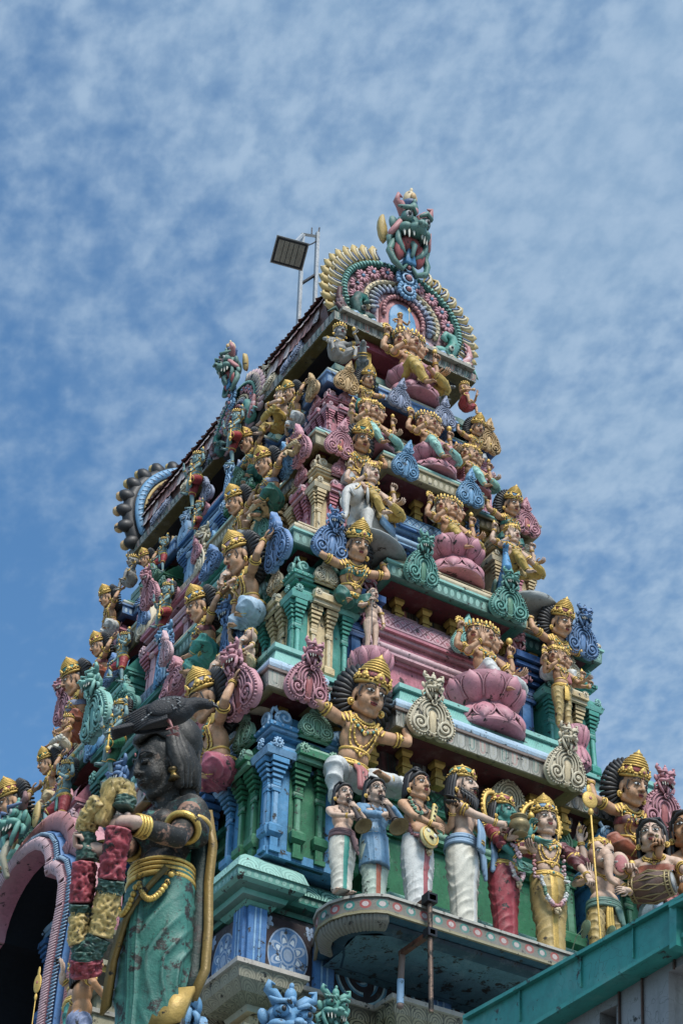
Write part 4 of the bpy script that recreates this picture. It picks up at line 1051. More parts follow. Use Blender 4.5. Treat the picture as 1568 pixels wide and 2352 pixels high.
def peacock():
    b = MB(); k = 'cyanblue'   # faces -y; tail hangs behind
    b.ell((0,.1,.30),(.17,.30,.19),k,16,12); b.tube([(0,-.08,.36),(0,-.24,.55),(0,-.20,.78),(0,-.18,.90),(0,-.22,1.0)],[.14,.095,.065,.05,.05],k,12); b.ell((0,-.24,1.02),(.06,.08,.062),k)
    o = skinned(b,k,.012,4); o.tube([(0,-.30,1.02),(0,-.40,1.0)],[.025,.006],'gold',8)
    for i in range(5): o.tube([(0,-.22,1.07),((i-2)*.03,-.20,1.17)],.006,'gold',5); o.ell(((i-2)*.032,-.2,1.18),.014,'cyanblue',6,4)
    for s in (-1,1): o.ell((s*.05,-.27,1.03),(.01,.014,.014),'offwhite',6,4); o.tube([(s*.07,.05,.15),(s*.08,.0,-.05)],[.04,.02],'gold',8)
    t = MB()
    for i in range(9):
        a=(i-4)*.14; 
        t.tube([(math.sin(a)*.12,.28,.34),(math.sin(a)*.45,.62,.26),(math.sin(a)*.85,1.05,.05)],[.05,.075,.06],'dteal',8,flat=.4)
        for q in (.45,.7,.95): t.ell((math.sin(a)*(.12+.73*q),.28+.77*q,.39-.30*q),(.035,.045,.02),'gold' if q>.6 else 'cyanblue',8,6)
    for s in (-1,1): t.ell((s*.17,.14,.33),(.04,.26,.13),'dteal',10,8)
    return [('body',o),('tail_feathers',t)]
def lionhead():
    q = MB(); mask(q,'lcream',(0,0,0),1.1,m2='cream',teeth='offwhite',mouth='dred')
    for i in range(18): a=2*PI*i/18; q.tube([(math.cos(a)*.16,.05,.08+math.sin(a)*.16),(math.cos(a+.3)*.27,.10,.08+math.sin(a+.3)*.27)],[.05,.02],'lcream',6)
    q.tube([(0,.1,0),(0,.4,-.1),(0,.7,-.15)],[.22,.25,.2],'lcream',14)
    return [('body',q)]
# ------------------------------------------------------------------ statue table helpers
A0 = dict(pose='atlas', lean=(14,0,0), hd=(6,0,0), hscale=1.55, epaul=True, neck=3)
UPL = (-1,(-.40,.10,.64),(-1,-.5,-.5),(-.5,.8,.2),(0,0,1),'relax'); UPR = (1,(.40,.10,.64),(1,-.5,-.5),(.5,.8,.2),(0,0,1),'relax')
ABH = (-1,(-.23,-.26,.40),(-1,.3,-1),(0,-.1,1),(0,-1,0),'open'); KNR = (1,(.28,-.25,.10),(1,.3,-.4),(.2,-.9,-.25),(0,.3,1),'relax')
BKL = (-1,(-.38,-.04,.60),(-1,0,-1),(0,0,1),(0,-1,0),'grip'); BKR = (1,(.38,-.04,.56),(1,0,-1),(0,0,1),(0,-1,0),'grip')
HIPL = (-1,(-.30,-.12,.06),(-1,.4,0),(.3,-.5,-.5),(0,0,-1),'relax'); DNR = (1,(.30,-.22,.02),(1,.3,-.2),(0,-.4,-1),(0,-1,0),'relax'); DNL=(-1,(-.30,-.22,.02),(-1,.3,-.2),(0,-.4,-1),(0,-1,0),'relax')
KN2 = (-1,(-.26,-.25,.0),(-1,.3,0),(-.2,-.4,-1),(0,0,-1),'relax')
KINDS = dict(
 atlas=dict(A0, arms=[UPL,UPR], cloth='white', cloth2='red'), atlasf=dict(A0, pose='bust', sex='f', headk='woman', arms=[UPL,UPR], cloth='dteal', top=('dteal','band'), band='teal'),
 atlass=dict(A0, pose='bust', arms=[(-1,(-.27,-.16,-.04),(-1,.2,0),(0,-.3,-1),(0,0,-1),'relax'),UPR], cloth='white'),
 atlask=dict(A0, arms=[UPL,KN2[:1]+((.26*-1,-.26,.02),)+KN2[2:]], cloth='white', band='gold'), atlasr=dict(A0, pose='atlas2', arms=[UPR,KN2], cloth='orange2', cloth2='red', band='red', sex='f', top=('dred','band')),
 atlasb=dict(A0, pose='atlas2', arms=[UPL,UPR], cloth='dteal', sex='f', top=('slate','band'), band='red'),
 god3=dict(pose='seat', heads=(0,-52,52), crn='short', hair=None, cloth='white', cloth2='gold', arms=[ABH,KNR,BKL,BKR], attrs=[('disc',(-.38,-.04,.66)),('mace',(.38,-.04,.66))], fat=1.05),
 god3y=dict(pose='seat', heads=(0,-52,52), crn='short', hair=None, cloth='yellow', cloth2='yellow', arms=[ABH,KNR,BKL,BKR], attrs=[('disc',(-.38,-.04,.66)),('bud',(.38,-.04,.66))], fat=1.05),
 god3g=dict(pose='seat', heads=(0,-52,52), crn='mid', band='gold', hair=None, cloth='mint', arms=[ABH,KNR,BKL,BKR,(-1,(-.44,-.1,.40),(-1,0,-1),(0,0,1),(0,-1,0),'grip')], attrs=[('flame',(-.38,-.04,.66)),('bud',(.38,-.04,.66)),('conch',(-.44,-.1,.46))]),
 god1=dict(pose='seat', crn='mid', band='gold', hair='long', cloth='yellow', cloth2='yellow', arms=[ABH,KNR,BKL,BKR], attrs=[('flame',(-.38,-.04,.66))], skin='pskin'),
 guard=dict(pose='kick', skin='bskin', cover='short', cloth='red', cloth2='teal', crn='short', hair='fan', fat=1.12, arms=[ABH,DNR,BKL,BKR], attrs=[('club',(.30,-.26,-.04)),('mace',(-.38,-.04,.66)),('flame',(.38,-.04,.62))], eyes=1.25),
 guardg=dict(pose='kick', skin='bskin', cover='short', cloth='green', cloth2='rose', crn='mid', band='bskin', hair='fan', fat=1.15, arms=[ABH,DNR,BKL,BKR], attrs=[('club',(.30,-.26,-.04)),('mace',(-.38,-.04,.66)),('flame',(.38,-.04,.62))], eyes=1.35),
 gana=dict(pose='squat', skin='ash', fat=1.32, cover='short', cloth='ash', crn='short', hair=None, hscale=1.6, neck=1, arms=[(-1,(-.34,-.24,.12),(-1,.3,0),(0,-.5,-1),(0,0,-1),'relax'),(1,(.24,-.22,.60),(1,.3,-.6),(.2,-.2,1),(0,-1,0),'open')], attrs=[('conch',(.22,-.26,.62))]),
 ganab=dict(pose='squat', skin='skin', fat=1.32, cover='short', cloth='red', crn='short', hair=None, hscale=1.6, neck=1, arms=[(-1,(-.10,-.36,.40),(-1,.3,-.5),(.6,-.2,.6),(0,1,0),'relax'),(1,(.24,-.30,.50),(1,.3,-.6),(0,-.2,1),(0,-1,0),'open')]),
 ganesha=dict(pose='cross', headk='elephant', skin='pskin', fat=1.15, cloth='cream', crn='mid', band='gold', hair=None, neck=1, arms=[ABH,KNR]),
 small=dict(pose='seat', crn='short', hair=None, cloth='cream', arms=[ABH,KNR], neck=1, voxel=.016),
 lady=dict(pose='seat', sex='f', headk='woman', crn='short', hair='long', cloth='yellow', cloth2=None, arms=[ABH,(1,(.12,-.3,.30),(1,.3,-.6),(-.6,-.2,.3),(0,1,0),'relax')], skin='pskin', neck=1),
 idol=dict(pose='stand', cover='short', cloth='rust', crn='mid', band='gold', hair=None, skin='tan', arms=[HIPL,(1,(.34,-.2,.25),(1,.3,-.2),(.2,-.3,.6),(0,-1,0),'grip')], attrs=[('spear',(.36,-.26,.28))], neck=1, fat=1.1),
 youth=dict(pose='stand', skin='pskin', cover=None, crn=None, hair='crop', belt=False, neck=0, beads=True, arms=[(-1,(-.17,-.18,.30),(-1,.2,-.8),(0,-.3,1),(0,-1,0),'grip'),(1,(.22,-.12,-.05),(1,.3,0),(-.2,-.4,-1),(-1,0,0),'relax')], attrs=[('staff',(-.17,-.24,.30))]),
 sixarm=dict(pose='stand', heads=(0,-52,52), crn='mid', band='gold', hair=None, cloth='goldcloth', cloth2='gold', arms=[ABH,(1,(.27,-.30,.14),(1,.3,-.4),(.2,-1,.1),(0,0,1),'open'),BKL,(1,(.44,-.1,.40),(1,0,-1),(0,0,1),(0,-1,0),'grip'),(-1,(-.45,-.12,.40),(-1,0,-1),(0,0,1),(0,-1,0),'grip'),(1,(.50,-.2,.18),(1,0,-1),(0,0,1),(0,-1,0),'grip')], attrs=[('conch',(-.38,-.04,.66)),('flame',(.44,-.1,.46)),('disc',(-.45,-.12,.46)),('bud',(.5,-.2,.25))], top=('teal2','none') if False else None),
)
paint('orange2', (.42,.10,.04)); paint('ash', (.30,.285,.26), dirt_shade=.8, edge=.15); paint('goldcloth', (.50,.35,.10), dirt_shade=.8, edge=.4); 
PED = dict(recl=.12, bust=.12, atlas2=.12, stand=.85, kick=.85, wide=.85, seat=.12, cross=.12, atlas=.12, squat=.28)
def statue(face, kind, u, vb, vt, dep, label, rot=0, group=None, cat='statue', name='statue', over=None, mirror=False, key=None, lift=0, footz=None):
    sp = dict(KINDS[kind] if isinstance(kind, str) else kind)
    if over: sp.update(over)
    f = onx if face == 'E' else ony
    pb, pt = f(u, vb, dep), f(u, vt, dep)
    hs = sp.get('hscale',1.38); top = .60+.055*hs/1.2+{'tall':.262,'mid':.205,'short':.19,None:.14}[sp.get('crn','tall')]*hs
    if footz is not None: pb.z = footz
    lean = sp.get('lean',(0,0,0))[0]; top *= math.cos(R(lean))
    span = PED[sp['pose']]+top; s = (pt.z-pb.z)/span
    loc = (pb.x, pb.y, pb.z+PED[sp['pose']]*s+lift)
    rz = (R(90) if face == 'E' else 0)+R(rot)
    if sp['pose'][:4] in ('atla','recl'): s *= 1.02; loc = (loc[0], loc[1], pt.z-top*s)
    k = (kind if isinstance(kind, str) else key, repr(sorted((over or {}).items(), key=str)))
    return spawn(k, lambda: figure(**sp), name, loc, rz, (-s,s,s) if mirror else s, label, cat, group)
def kd(face, u, vb, vt, dep, m, tower, acc=None, top='mask', tilt=8, w=None, rot=0, **kw):
    f = onx if face == 'E' else ony; pb, pt = f(u, vb, dep), f(u, vt, dep); s = (pt.z-pb.z)/1.35
    if w: sx = w
    return place_kudu(tower, m, pb, (R(90) if face == 'E' else 0)+R(rot), s*1.0, acc, top, tilt, **kw)
def animal(kind, fn, face, u, vb, vt, dep, hgt, label, rot=0, cat='animal statue', name='animal_statue', group=None, mirror=False):
    f = onx if face == 'E' else ony; pb, pt = f(u, vb, dep), f(u, vt, dep); s = (pt.z-pb.z)/hgt
    return spawn(('an',kind), fn, name, pb, (R(90) if face == 'E' else 0)+R(rot), (-s,s,s) if mirror else s, label, cat, group)

# ------------------------------------------------------------------ the tower
LV = [(5.04,3.126,11.14),(5.22,3.0,13.51),(4.62,2.43,16.26),(4.12,1.885,18.59),(3.71,1.50,20.31),(3.515,1.30,21.885)]
def outline(A, B, re=.26, pe=.10, rs=.20, ps=.06, cx=.26):
    def side(L, br):
        out = []; last = None
        for s0, s1, o in br: out += [(s0*L, o), (s1*L, o)]
        return out
    E_ = side(B, [(-1,-.74,0),(-.74,-.45,-re),(-.45,.45,pe),(.45,.74,-re),(.74,1,0)])
    S_ = side(A, [(-1,-.80,0),(-.80,-.52,-rs),(-.52,-cx,ps),(-cx,cx,-rs),(cx,.52,ps),(.52,.80,-rs),(.80,1,0)])
    p = [(A+o, s) for s, o in E_] + [(-s, B+o) for s, o in S_] + [(-A-o, -s) for s, o in E_] + [(s, -B-o) for s, o in S_]
    q = []
    for a in p:
        if not q or (V(a)-V(q[-1])).length > 1e-4: q.append(a)
    if (V(q[0])-V(q[-1])).length < 1e-4: q.pop()
    return q
def ngon(mb, path, z, m, up=True):
    f = tuple(range(len(path))); mb.add([(p[0], p[1], z) for p in path], [f if up else f[::-1]], m)
def pp(name, base, pat, c2, cell, **kw): return paint(name, PAL.get(base, base), pat=pat, c2=PAL.get(c2, c2), cell=cell, **kw)
paint('c2fascia',(.40,.38,.31),'umotif',c2=(.03,.17,.14),cell=.155,dirt_shade=.6); pp('c2roll','paleblue','stripe','lblue',.16,c3=(.03,.05,.08)); pp('zigteal','lteal','zig','teal',.06)
pp('c3fascia','dteal','dots','mint',.10); pp('c3roll','lcream','stripe','orange',.24,c3=(.06,.04,.03)); pp('c4fascia','olive','dots','lcream',.095); pp('c4roll','mint','stripe','teal',.16)
pp('c5fascia','blue','dots','paleblue',.085); pp('c5roll','offwhite','stripe','teal',.22,c3=(.3,.08,.03)); paint('eavefascia',(.42,.40,.32),'umotif',c2=(.04,.16,.14),cell=.13,dirt_shade=.7)
pp('tpetal','lteal','petal','mint',.26,c3=(.02,.12,.10)); pp('tdots','teal','dots','mint',.085); pp('bpetal','lightolive2','petal','stone',.21,c3=(.04,.04,.025)) if False else None
paint('bpetal', (.27,.225,.12), pat='petal', c2=(.38,.33,.20), c3=(.03,.028,.018), cell=.21); paint('necksoft', PAL['dteal'], pat='dots', c2=(.22,.26,.14), cell=.16)
pp('latgreen','green','lattice','lgreen',.13); pp('latpink','lpink','lattice','pink',.15,c3=(.22,.08,.10)); pp('latblue','lblue','lattice','paleblue',.12,c3=(.03,.07,.14)); pp('latcream','lcream','lattice','cream',.13,c3=(.12,.09,.05))
paint('latdblue', (.10,.17,.28), pat='lattice', c2=(.22,.32,.42), c3=(.01,.012,.02), cell=.13); paint('targets', (.17,.155,.12), pat='target', cell=.165, dirt_shade=.6)
paint('medal', (.035,.018,.022), pat='medal', c2=(.33,.45,.62), c3=(.09,.21,.42), cell=1); paint('scroll', (.018,.014,.022), pat='scroll', c2=(.34,.56,.66), c3=(.08,.24,.38), cell=.80, dirt_shade=.3)
paint('soffit', (.03,.12,.19), dirt_shade=.3); paint('maroonscroll', (.05,.012,.016), pat='umotif', c2=(.12,.03,.035), c3=(.02,.01,.01), cell=.35)
paint('tilepale', (.40,.27,.24)); paint('soffitpeel', (.09,.22,.28), dirt_shade=.3, mildew=.30, bump=.4)
paint('lpinkish', (.42,.36,.30))
tower = thing('temple_tower', (0,0,0), 0, 'tall painted gateway tower tiered with cornices, shrines and horseshoe ornaments under a barrel roof', 'temple tower')
def cornice(A, B, z, fas, roll, cap, slab, under, hf=.12, hr=.22, hs=.22, rollin=.26, slabm=None, extra=0):
    b = MB(); p = outline(A, B)
    slabm = slabm or slab
    pr = [(-.16,z+.02,under),(-.10,z-.02,under),(-.012,z-.025,under),(.0,z-.015,fas),(.012,z+hf,cap),(.035,z+hf+.012,cap),(.035,z+hf+.045,cap),(-.03,z+hf+.05,roll)]
    for i in range(0, 8):
        a = R(-40+125*i/7); pr.append((-.15+.16*math.cos(a), z+hf+.05+hr*(math.sin(a)+.643)/1.64, roll))
    zt = pr[-1][1]; o = pr[-1][0]-.01
    pr[-1] = (pr[-1][0], zt, slab); pr += [(o, zt+.001, slab), (o+.03, zt+.02, slabm), (o-.02, zt+hs*.75, slab), (o+.02, zt+hs*.78, slab), (o+.02, zt+hs, slab), (o-.15, zt+hs, slab)]
    b.sweep(p, pr)
    def off(path, d):
        n = len(path); out = []
        for i in range(n):
            a, c, e = V(path[i-1]), V(path[i]), V(path[(i+1) % n]); d1 = (c-a).normalized(); d2 = (e-c).normalized(); h = V((d1.y,-d1.x))+V((d2.y,-d2.x)); h = h/max(.35,h.length_squared/2); out.append(tuple(c+h*d))
        return out
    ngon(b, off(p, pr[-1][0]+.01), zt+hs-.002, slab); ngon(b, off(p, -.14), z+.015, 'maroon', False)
    b.build('cornice', tower, 35); return zt+hs
def wallbox(name, x, y, z0, z1, m, par=None):
    b = MB(); b.box(-x, x, -y, y, z0, z1, m); return b.build(name, par or tower, 35)
ZT = []
# base of the tower, below the lowest figures
b = MB(); A, B = 5.06, 3.15; rect = outline(A, B, .20, .16, .15, .1)
b.sweep(rect, [(-.34,10.93,'teal'),(-.26,10.95,'teal'),(-.22,11.0,'dteal'),(-.15,11.02,'teal'),(-.13,11.07,'dteal'),(-.05,11.10,'teal'),(0,11.13,'tdots'),(.01,11.215,'teal'),(.03,11.22,'tpetal'),(-.02,11.36,'tpetal'),(-.14,11.47,'lteal'),(-.17,11.49,'teal'),(-.3,11.49,'teal')])
ngon(b, [(-A+.2,-B+.2),(A-.2,-B+.2),(A-.2,B-.2),(-A+.2,B-.2)], 11.488, 'teal')
b.build('cornice', tower, 35)
b = MB(); b.box(-A+.34, A-.34, -B+.34, B-.34, 10.1, 11.0, 'scroll'); b.build('wall', tower)
b = MB(); A, B = 5.22, 3.18; rect = outline(A, B, .20, .16, .15, .1)
b.sweep(rect, [(-.6,7.0,'dteal'),(-.6,8.3,'teal'),(-.40,8.45,'teal'),(-.05,8.6,'dteal'),(.0,8.7,'teal'),(-.2,8.9,'mint'),(-.40,9.15,'teal'),(-.42,9.35,'lteal'),(-.30,9.42,'lteal'),(-.30,9.47,'dteal'),(-.36,9.5,'cream'),(-.36,9.70,'cream'),(-.30,9.72,'lightolive'),(-.28,9.78,'bpetal'),(-.14,9.84,'bpetal'),(-.05,9.94,'bpetal'),(-.02,10.05,'lpinkish'),(.01,10.06,'lpinkish'),(.01,10.11,'lpinkish'),(-.2,10.13,'lpinkish'),(-.6,10.13,'lpinkish')])
ngon(b, [(-A+.3,-B+.3),(A-.3,-B+.3),(A-.3,B-.3),(-A+.3,B-.3)], 10.125, 'lpinkish'); b.build('plinth', tower, 35)
b = MB(); b.box(-4.9, 4.9, -2.9, 2.9, 0, 9.6, 'lightolive'); b.build('base_wall', tower)
# panels and posts of the frieze
def post(face, s, w, z0, z1, out, m='blue', mh='lblue', dark=False):
    q = MB(); q.box(-w, w, -.06, .05, z0, z1, m)
    for x in (-w*.28, w*.28): q.box(x-w*.09, x+w*.09, -.064, -.058, z0, z1, mh)
    if face == 'E': return q.build('post', tower, 35, (out, s, 0), R(90))
    return q.build('post', tower, 35, (s, -out, 0), 0)
z0, z1 = 10.13, 10.95
for s, w in ((-2.76,.11),(-1.93,.12),(-.45,.14),(.75,.14),(1.93,.12),(2.76,.11)): post('E', s, w, z0, z1, 4.76)
for s, w in ((4.66,.11),(3.85,.12),(2.7,.14),(1.3,.14)): post('S', s, w, z0, z1, 2.85)
for face, s in (('E',-2.35),('S',4.26),('E',2.35)):
    q = MB(); q.quadgrid((-.31,-.02,z0+.01),(.31,-.02,z0+.01),(.31,-.02,z1-.02),(-.31,-.02,z1-.02), 'medal')
    q.build('flower_medallion', tower, 0, (4.745,s,0) if face == 'E' else (s,-2.835,0), R(90) if face == 'E' else 0)
for face, s, w in (('E',-1.18,.62),('E',.15,.46),('E',1.35,.48),('S',3.3,.45),('S',2.0,.55)):
    q = MB(); q.quadgrid((-w,-.02,z0+.01),(w,-.02,z0+.01),(w,-.02,z1),(-w,-.02,z1), 'scroll', 0, w*2)
    q.build('painted_panel', tower, 0, (4.73,s,0) if face == 'E' else (s,-2.82,0), R(90) if face == 'E' else 0)
# storeys
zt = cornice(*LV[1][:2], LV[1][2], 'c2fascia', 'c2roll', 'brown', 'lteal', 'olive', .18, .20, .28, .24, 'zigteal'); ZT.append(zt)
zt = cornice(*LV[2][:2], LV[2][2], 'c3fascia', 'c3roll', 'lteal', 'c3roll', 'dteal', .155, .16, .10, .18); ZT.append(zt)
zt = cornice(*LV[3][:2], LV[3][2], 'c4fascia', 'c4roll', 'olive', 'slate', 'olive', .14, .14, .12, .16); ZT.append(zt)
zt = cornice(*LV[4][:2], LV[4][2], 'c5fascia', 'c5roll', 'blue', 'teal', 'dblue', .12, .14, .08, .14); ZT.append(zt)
wallbox('wall', 4.30, 2.20, 11.45, 13.55, 'dgreenwall' if False else 'green'); wallbox('wall', 3.95, 1.80, 13.9, 16.3, 'cream'); wallbox('wall', 3.5, 1.30, 16.4, 18.6, 'dpink'); wallbox('wall', 3.1, .98, 18.7, 20.35, 'dteal')
for x, y, a0, a1, m1, m2 in ((4.30,2.20,11.5,13.2,'teal','lgreen'),(3.95,1.80,ZT[0],15.8,'lcream','pink'),(3.5,1.30,ZT[1],18.2,'pink','cyanblue'),(3.1,.98,ZT[2],20.1,'teal','lcream')):
    q = MB(); rc_ = [(x,-y),(x,y),(-x,y),(-x,-y)]; H_ = a1-a0
    for t, m in ((.02,m1),(.14,m2),(.60,m1),(.70,m2),(.86,m1)): q.sweep(rc_, [(0,a0+t*H_,m),(.07,a0+t*H_+.01,m),(.09,a0+t*H_+.05,m),(.05,a0+t*H_+.085,m),(0,a0+t*H_+.09,m)])
    q.build('moulding', tower, 35)
# dark painted bands with gold brackets under each cornice
for (A, B, z), m, n1, n2 in ((LV[1],'maroonscroll',9,14),(LV[2],'olivedark',8,12),(LV[3],'maroonscroll',7,10)):
    if m == 'olivedark': paint('olivedark', (.12,.085,.035), pat='umotif', c2=(.17,.12,.05), cell=.3)
    q = MB(); q.sweep([(A-.6,-B+.6),(A-.6,B-.6),(-A+.6,B-.6),(-A+.6,-B+.6)], [(-.05,z-.42,m),(.0,z-.36,m),(.10,z+.03,m)]); q.build('frieze', tower)
    bm = lib('bracket', bracket)
    for i in range(n1): inst(bm, 'bracket', tower, (A-.38, -B*.62+B*1.24*i/(n1-1), z-.33), 0, (.55,.55,.75))
    for i in range(n2):
        x = -A*.8+A*1.6*i/(n2-1); inst(bm, 'bracket', tower, (x, -B+.40, z-.33), 0, (.55,.55,.75))
# corner shrines
for ti, (key, c1, c2, h1, h2, w, ins, base, kacc, kcol) in enumerate((('a','cyanblue','green','lblue','lgreen',.52,.17,11.48,'green','lgreen'),('b','teal','cream','lteal','lcream',.41,.10,None,'cream','lcream'),('c','cream','pink','lcream','lpink',.35,.08,None,'red','pink'),('d','pink','pink','lpink','lpink',.27,.06,None,'red','pink'))):
    A, B, z = LV[ti+1]; base = base or ZT[ti-1]; H = z-base-.02; cx, cy = A-ins-w, B-ins-w
    for sx, sy, rz, mir in ((1,-1,0,False),(1,1,90,False),(-1,-1,-90,False)):
        place_turret(tower, key, c1, c2, h1, h2, H, w, (sx*cx, sy*cy, base), R(rz), kacc, kcol)
# middle shrines of the end face
def eshr(ti, key, m, lite, roofm, W, fx, base, top, ends, acc, front=None, y=0, fw=None):
    return place_shrine(tower, key, m, lite, roofm, W, 1.0, top-base, (fx, y, base), R(90), ends, acc, front, fw=fw)
eshr(0,'e1','green','lgreen','latgreen',1.35,4.62,11.48,13.45,'green',None)
eshr(1,'e2','pink','lpink','latpink',1.12,4.30,ZT[0],16.15,'pink','red')
eshr(2,'e3','blue','lblue','latblue',.86,3.75,ZT[1],18.45,'blue',None)
eshr(3,'e4','cream','lcream','latcream',.66,3.36,ZT[2],20.22,'lcream',None)
kd('E',1165,1880,1750,4.9,'lcream',tower,'cream','leaf'); kd('E',1071,1500,1411,4.55,'lteal',tower,'teal','leaf'); kd('E',1010,1200,1142,4.1,'lcream',tower,'cream','leaf')
for y in (-1.32, 1.32):
    o = lib(('pil','dblue','blue'), lambda: pilaster('dblue','blue')); inst(o, 'pilaster', tower, (4.18, y, ZT[0]), R(90), (2.2,2.2,1.75))
    o = lib(('pil','green','lgreen'), lambda: pilaster('green','lgreen')); inst(o, 'pilaster', tower, (4.5, y*1.22, 11.48), R(90), (1.5,1.5,1.7))
# middle and side shrines of the long face
def sshr(key, m, lite, roofm, W, u, v, fy, base, top, ends=None, acc=None, front=None, door=False, x=None, fw=None):
    X_ = x if x is not None else ony(u, v, -fy).x
    return place_shrine(tower, key, m, lite, roofm, W, 1.0, top-base, (X_, -fy, base), 0, ends, acc, front, door=door, fw=fw)
sshr('s1','blue','lblue','latdblue',1.0,0,0,2.78,11.48,14.3,'blue',None,'teal',True,0,.85); sshr('s2','dteal','teal','latdblue',1.0,0,0,2.32,ZT[0],16.75,'cyanblue',None,'teal',True,0,.8)
sshr('s3','pink','lpink','latcream',.86,0,0,1.82,ZT[1],18.95,'lcream',None,'pink',True,0,.6); sshr('s4','blue','lblue','latpink',.70,0,0,1.42,ZT[2],20.7,'lblue',None,'pink',True,0,.5)
for sx in (1,-1):
    sshr('t2','pink','lpink','latpink',.45,0,0,2.42,ZT[0],15.95,None,'red','pink',False,sx*1.82,.72); sshr('t3','teal','lteal','latblue',.40,0,0,1.92,ZT[1],18.3,None,None,'blue',False,sx*1.6,.62)
    sshr('t4','green','lgreen','latgreen',.34,0,0,1.52,ZT[2],20.1,None,None,'green',False,sx*1.42,.5); sshr('t1','green','lgreen','latgreen',.5,0,0,2.75,11.48,13.3,None,None,'cream',False,sx*2.1,.7)
    for ti,(c,h,y,z0_,z1_) in enumerate((('cream','lcream',2.0,ZT[0],16.2),('cream','lcream',1.5,ZT[1],18.5),('pink','lpink',1.1,ZT[2],20.2),('blue','lblue',2.4,11.48,13.4))):
        for x in (1.05,2.45,2.95): inst(lib(('pil',c,h), lambda: pilaster(c,h)), 'pilaster', tower, (sx*x*(1-.1*ti*(ti<3)), -y-.05, z0_), 0, (1.3,1.3,z1_-z0_))
# horseshoe ornaments standing on the cornices
KE = [(701,1609,1474,5.32,'pink','red'),(989,1690,1558,5.42,'lcream','cream'),(1297,1803,1671,5.42,'lcream','cream'),(1520,1905,1772,5.32,'pink','red'),
 (756,1279,1178,4.72,'blue',None),(966,1339,1235,4.82,'teal','green'),(1167,1418,1317,4.82,'teal','green'),(1333,1503,1403,4.72,'blue',None),
 (777,1043,967,4.22,'pink','red'),(928,1092,1017,4.32,'cyanblue',None),(1079,1157,1082,4.32,'cyanblue',None),(1207,1224,1149,4.22,'pink','red'),
 (794,895,832,3.80,'orange',None),(916,935,870,3.90,'slate',None),(1019,977,914,3.90,'slate',None),(1119,1034,967,3.80,'orange',None)]
for u,vb,vt,d,m,acc in KE: kd('E',u,vb,vt,d,m,tower,acc,'leaf' if m in ('orange','slate','cyanblue') or (m == 'pink' and vb < 1300) else 'mask')
KS = [(558,1632,1494,3.10,'pink','red'),(640,1292,1180,2.53,'blue',None),(692,1058,975,1.97,'pink','red'),(718,910,858,1.58,'orange',None),
 (535,1503,1393,2.53,'blue',None),(382,1520,1455,2.6,'lpink','rose'),(664,1085,1017,1.97,'cyanblue',None),(602,1239,1172,1.97,'teal',None),(452,1285,1238,2.0,'pink',None),
 (148,1652,1572,1.97,'pink','red'),(247,1440,1395,1.58,'orange',None),(221,1684,1556,3.0,'lteal','teal'),(345,1390,1317,2.3,'pink','red'),
 (475,1150,1100,1.58,'slate',None),(330,1440,1385,1.97,'blue',None),(60,1990,1880,2.53,'green',None)]
for u,vb,vt,d,m,acc in KS: kd('S',u,vb,vt,-d,m,tower,acc,'leaf' if m in ('orange','slate','cyanblue','lpink') or vb < 1300 else 'mask')
rk = random.Random(11)
for li, cols in ((1,('lcream','pink','teal')),(2,('blue','lpink','teal')),(3,('cyanblue','pink','lcream')),(4,('slate','orange','pink'))):
    A, B, z = LV[li]; sz = (.40,.34,.28,.24)[li-1]; tp = ('mask','mask','leaf','leaf')[li-1]
    for fx, ci in ((.30,0),(.46,1),(.66,2),(-.30,1),(-.46,0),(-.66,2),(-.9,1)):
        place_kudu(tower, cols[ci], (fx*A, -(B+(.02 if abs(fx) != .66 else -.24)), z+.02), 0, sz, 'red' if cols[ci] == 'pink' else None, tp, 6)
    for i in range(int(A*2*.5/.30)):       # little leaf finials on the top edge of the cornice
        x = -A*.5+i*.30+.1
        if abs(x) > .27*A: inst(kudu_mesh(cols[(i+1)%3], None, 'leaf')[0], 'leaf_finial', tower, (x, -B+.20, ZT[li-1]-.02), 0, sz*.55)
for u,vb,vt,m in ((1050,2480,2262,'cyanblue'),(1290,2420,2275,'teal')): kd('E',(612 if m=='cyanblue' else 742),vb+(170 if m=='cyanblue' else 70),vt,5.45,m,tower,None,'mask')
kd('S',452,2560,2275,-3.5,'cyanblue',tower,None,'mask')
# neck below the roof
q = MB(); rc = outline(3.42,1.22,.12,.08,.10,.05)
q.sweep(rc, [(-.35,20.7,'dteal'),(.02,20.72,'necksoft'),(.02,20.84,'dteal'),(-.06,20.86,'green'),(-.06,20.93,'necksoft'),(-.02,20.95,'necksoft'),(-.02,21.07,'dteal'),(-.15,21.09,'teal'),(-.3,21.12,'dred2')])
ngon(q, [(-3.2,-1.05),(3.2,-1.05),(3.2,1.05),(-3.2,1.05)], 21.1, 'dteal'); q.build('neck_moulding', tower)
q = MB(); q.sweep([(3.0,-.72),(3.0,.72),(-3.0,.72),(-3.0,-.72)], [(0,21.05,'dred2'),(0,21.4,'dred'),(.06,21.42,'dred'),(.06,21.5,'dred2'),(.0,21.52,'dred2'),(.0,21.9,'dred2')]); q.box(2.9,3.3,-.62,-.50,21.0,21.75,'yellow'); q.box(2.9,3.3,.50,.62,21.0,21.75,'yellow'); q.box(2.9,3.36,-.7,.7,21.72,21.9,'dpink'); q.build('neck_wall', tower)
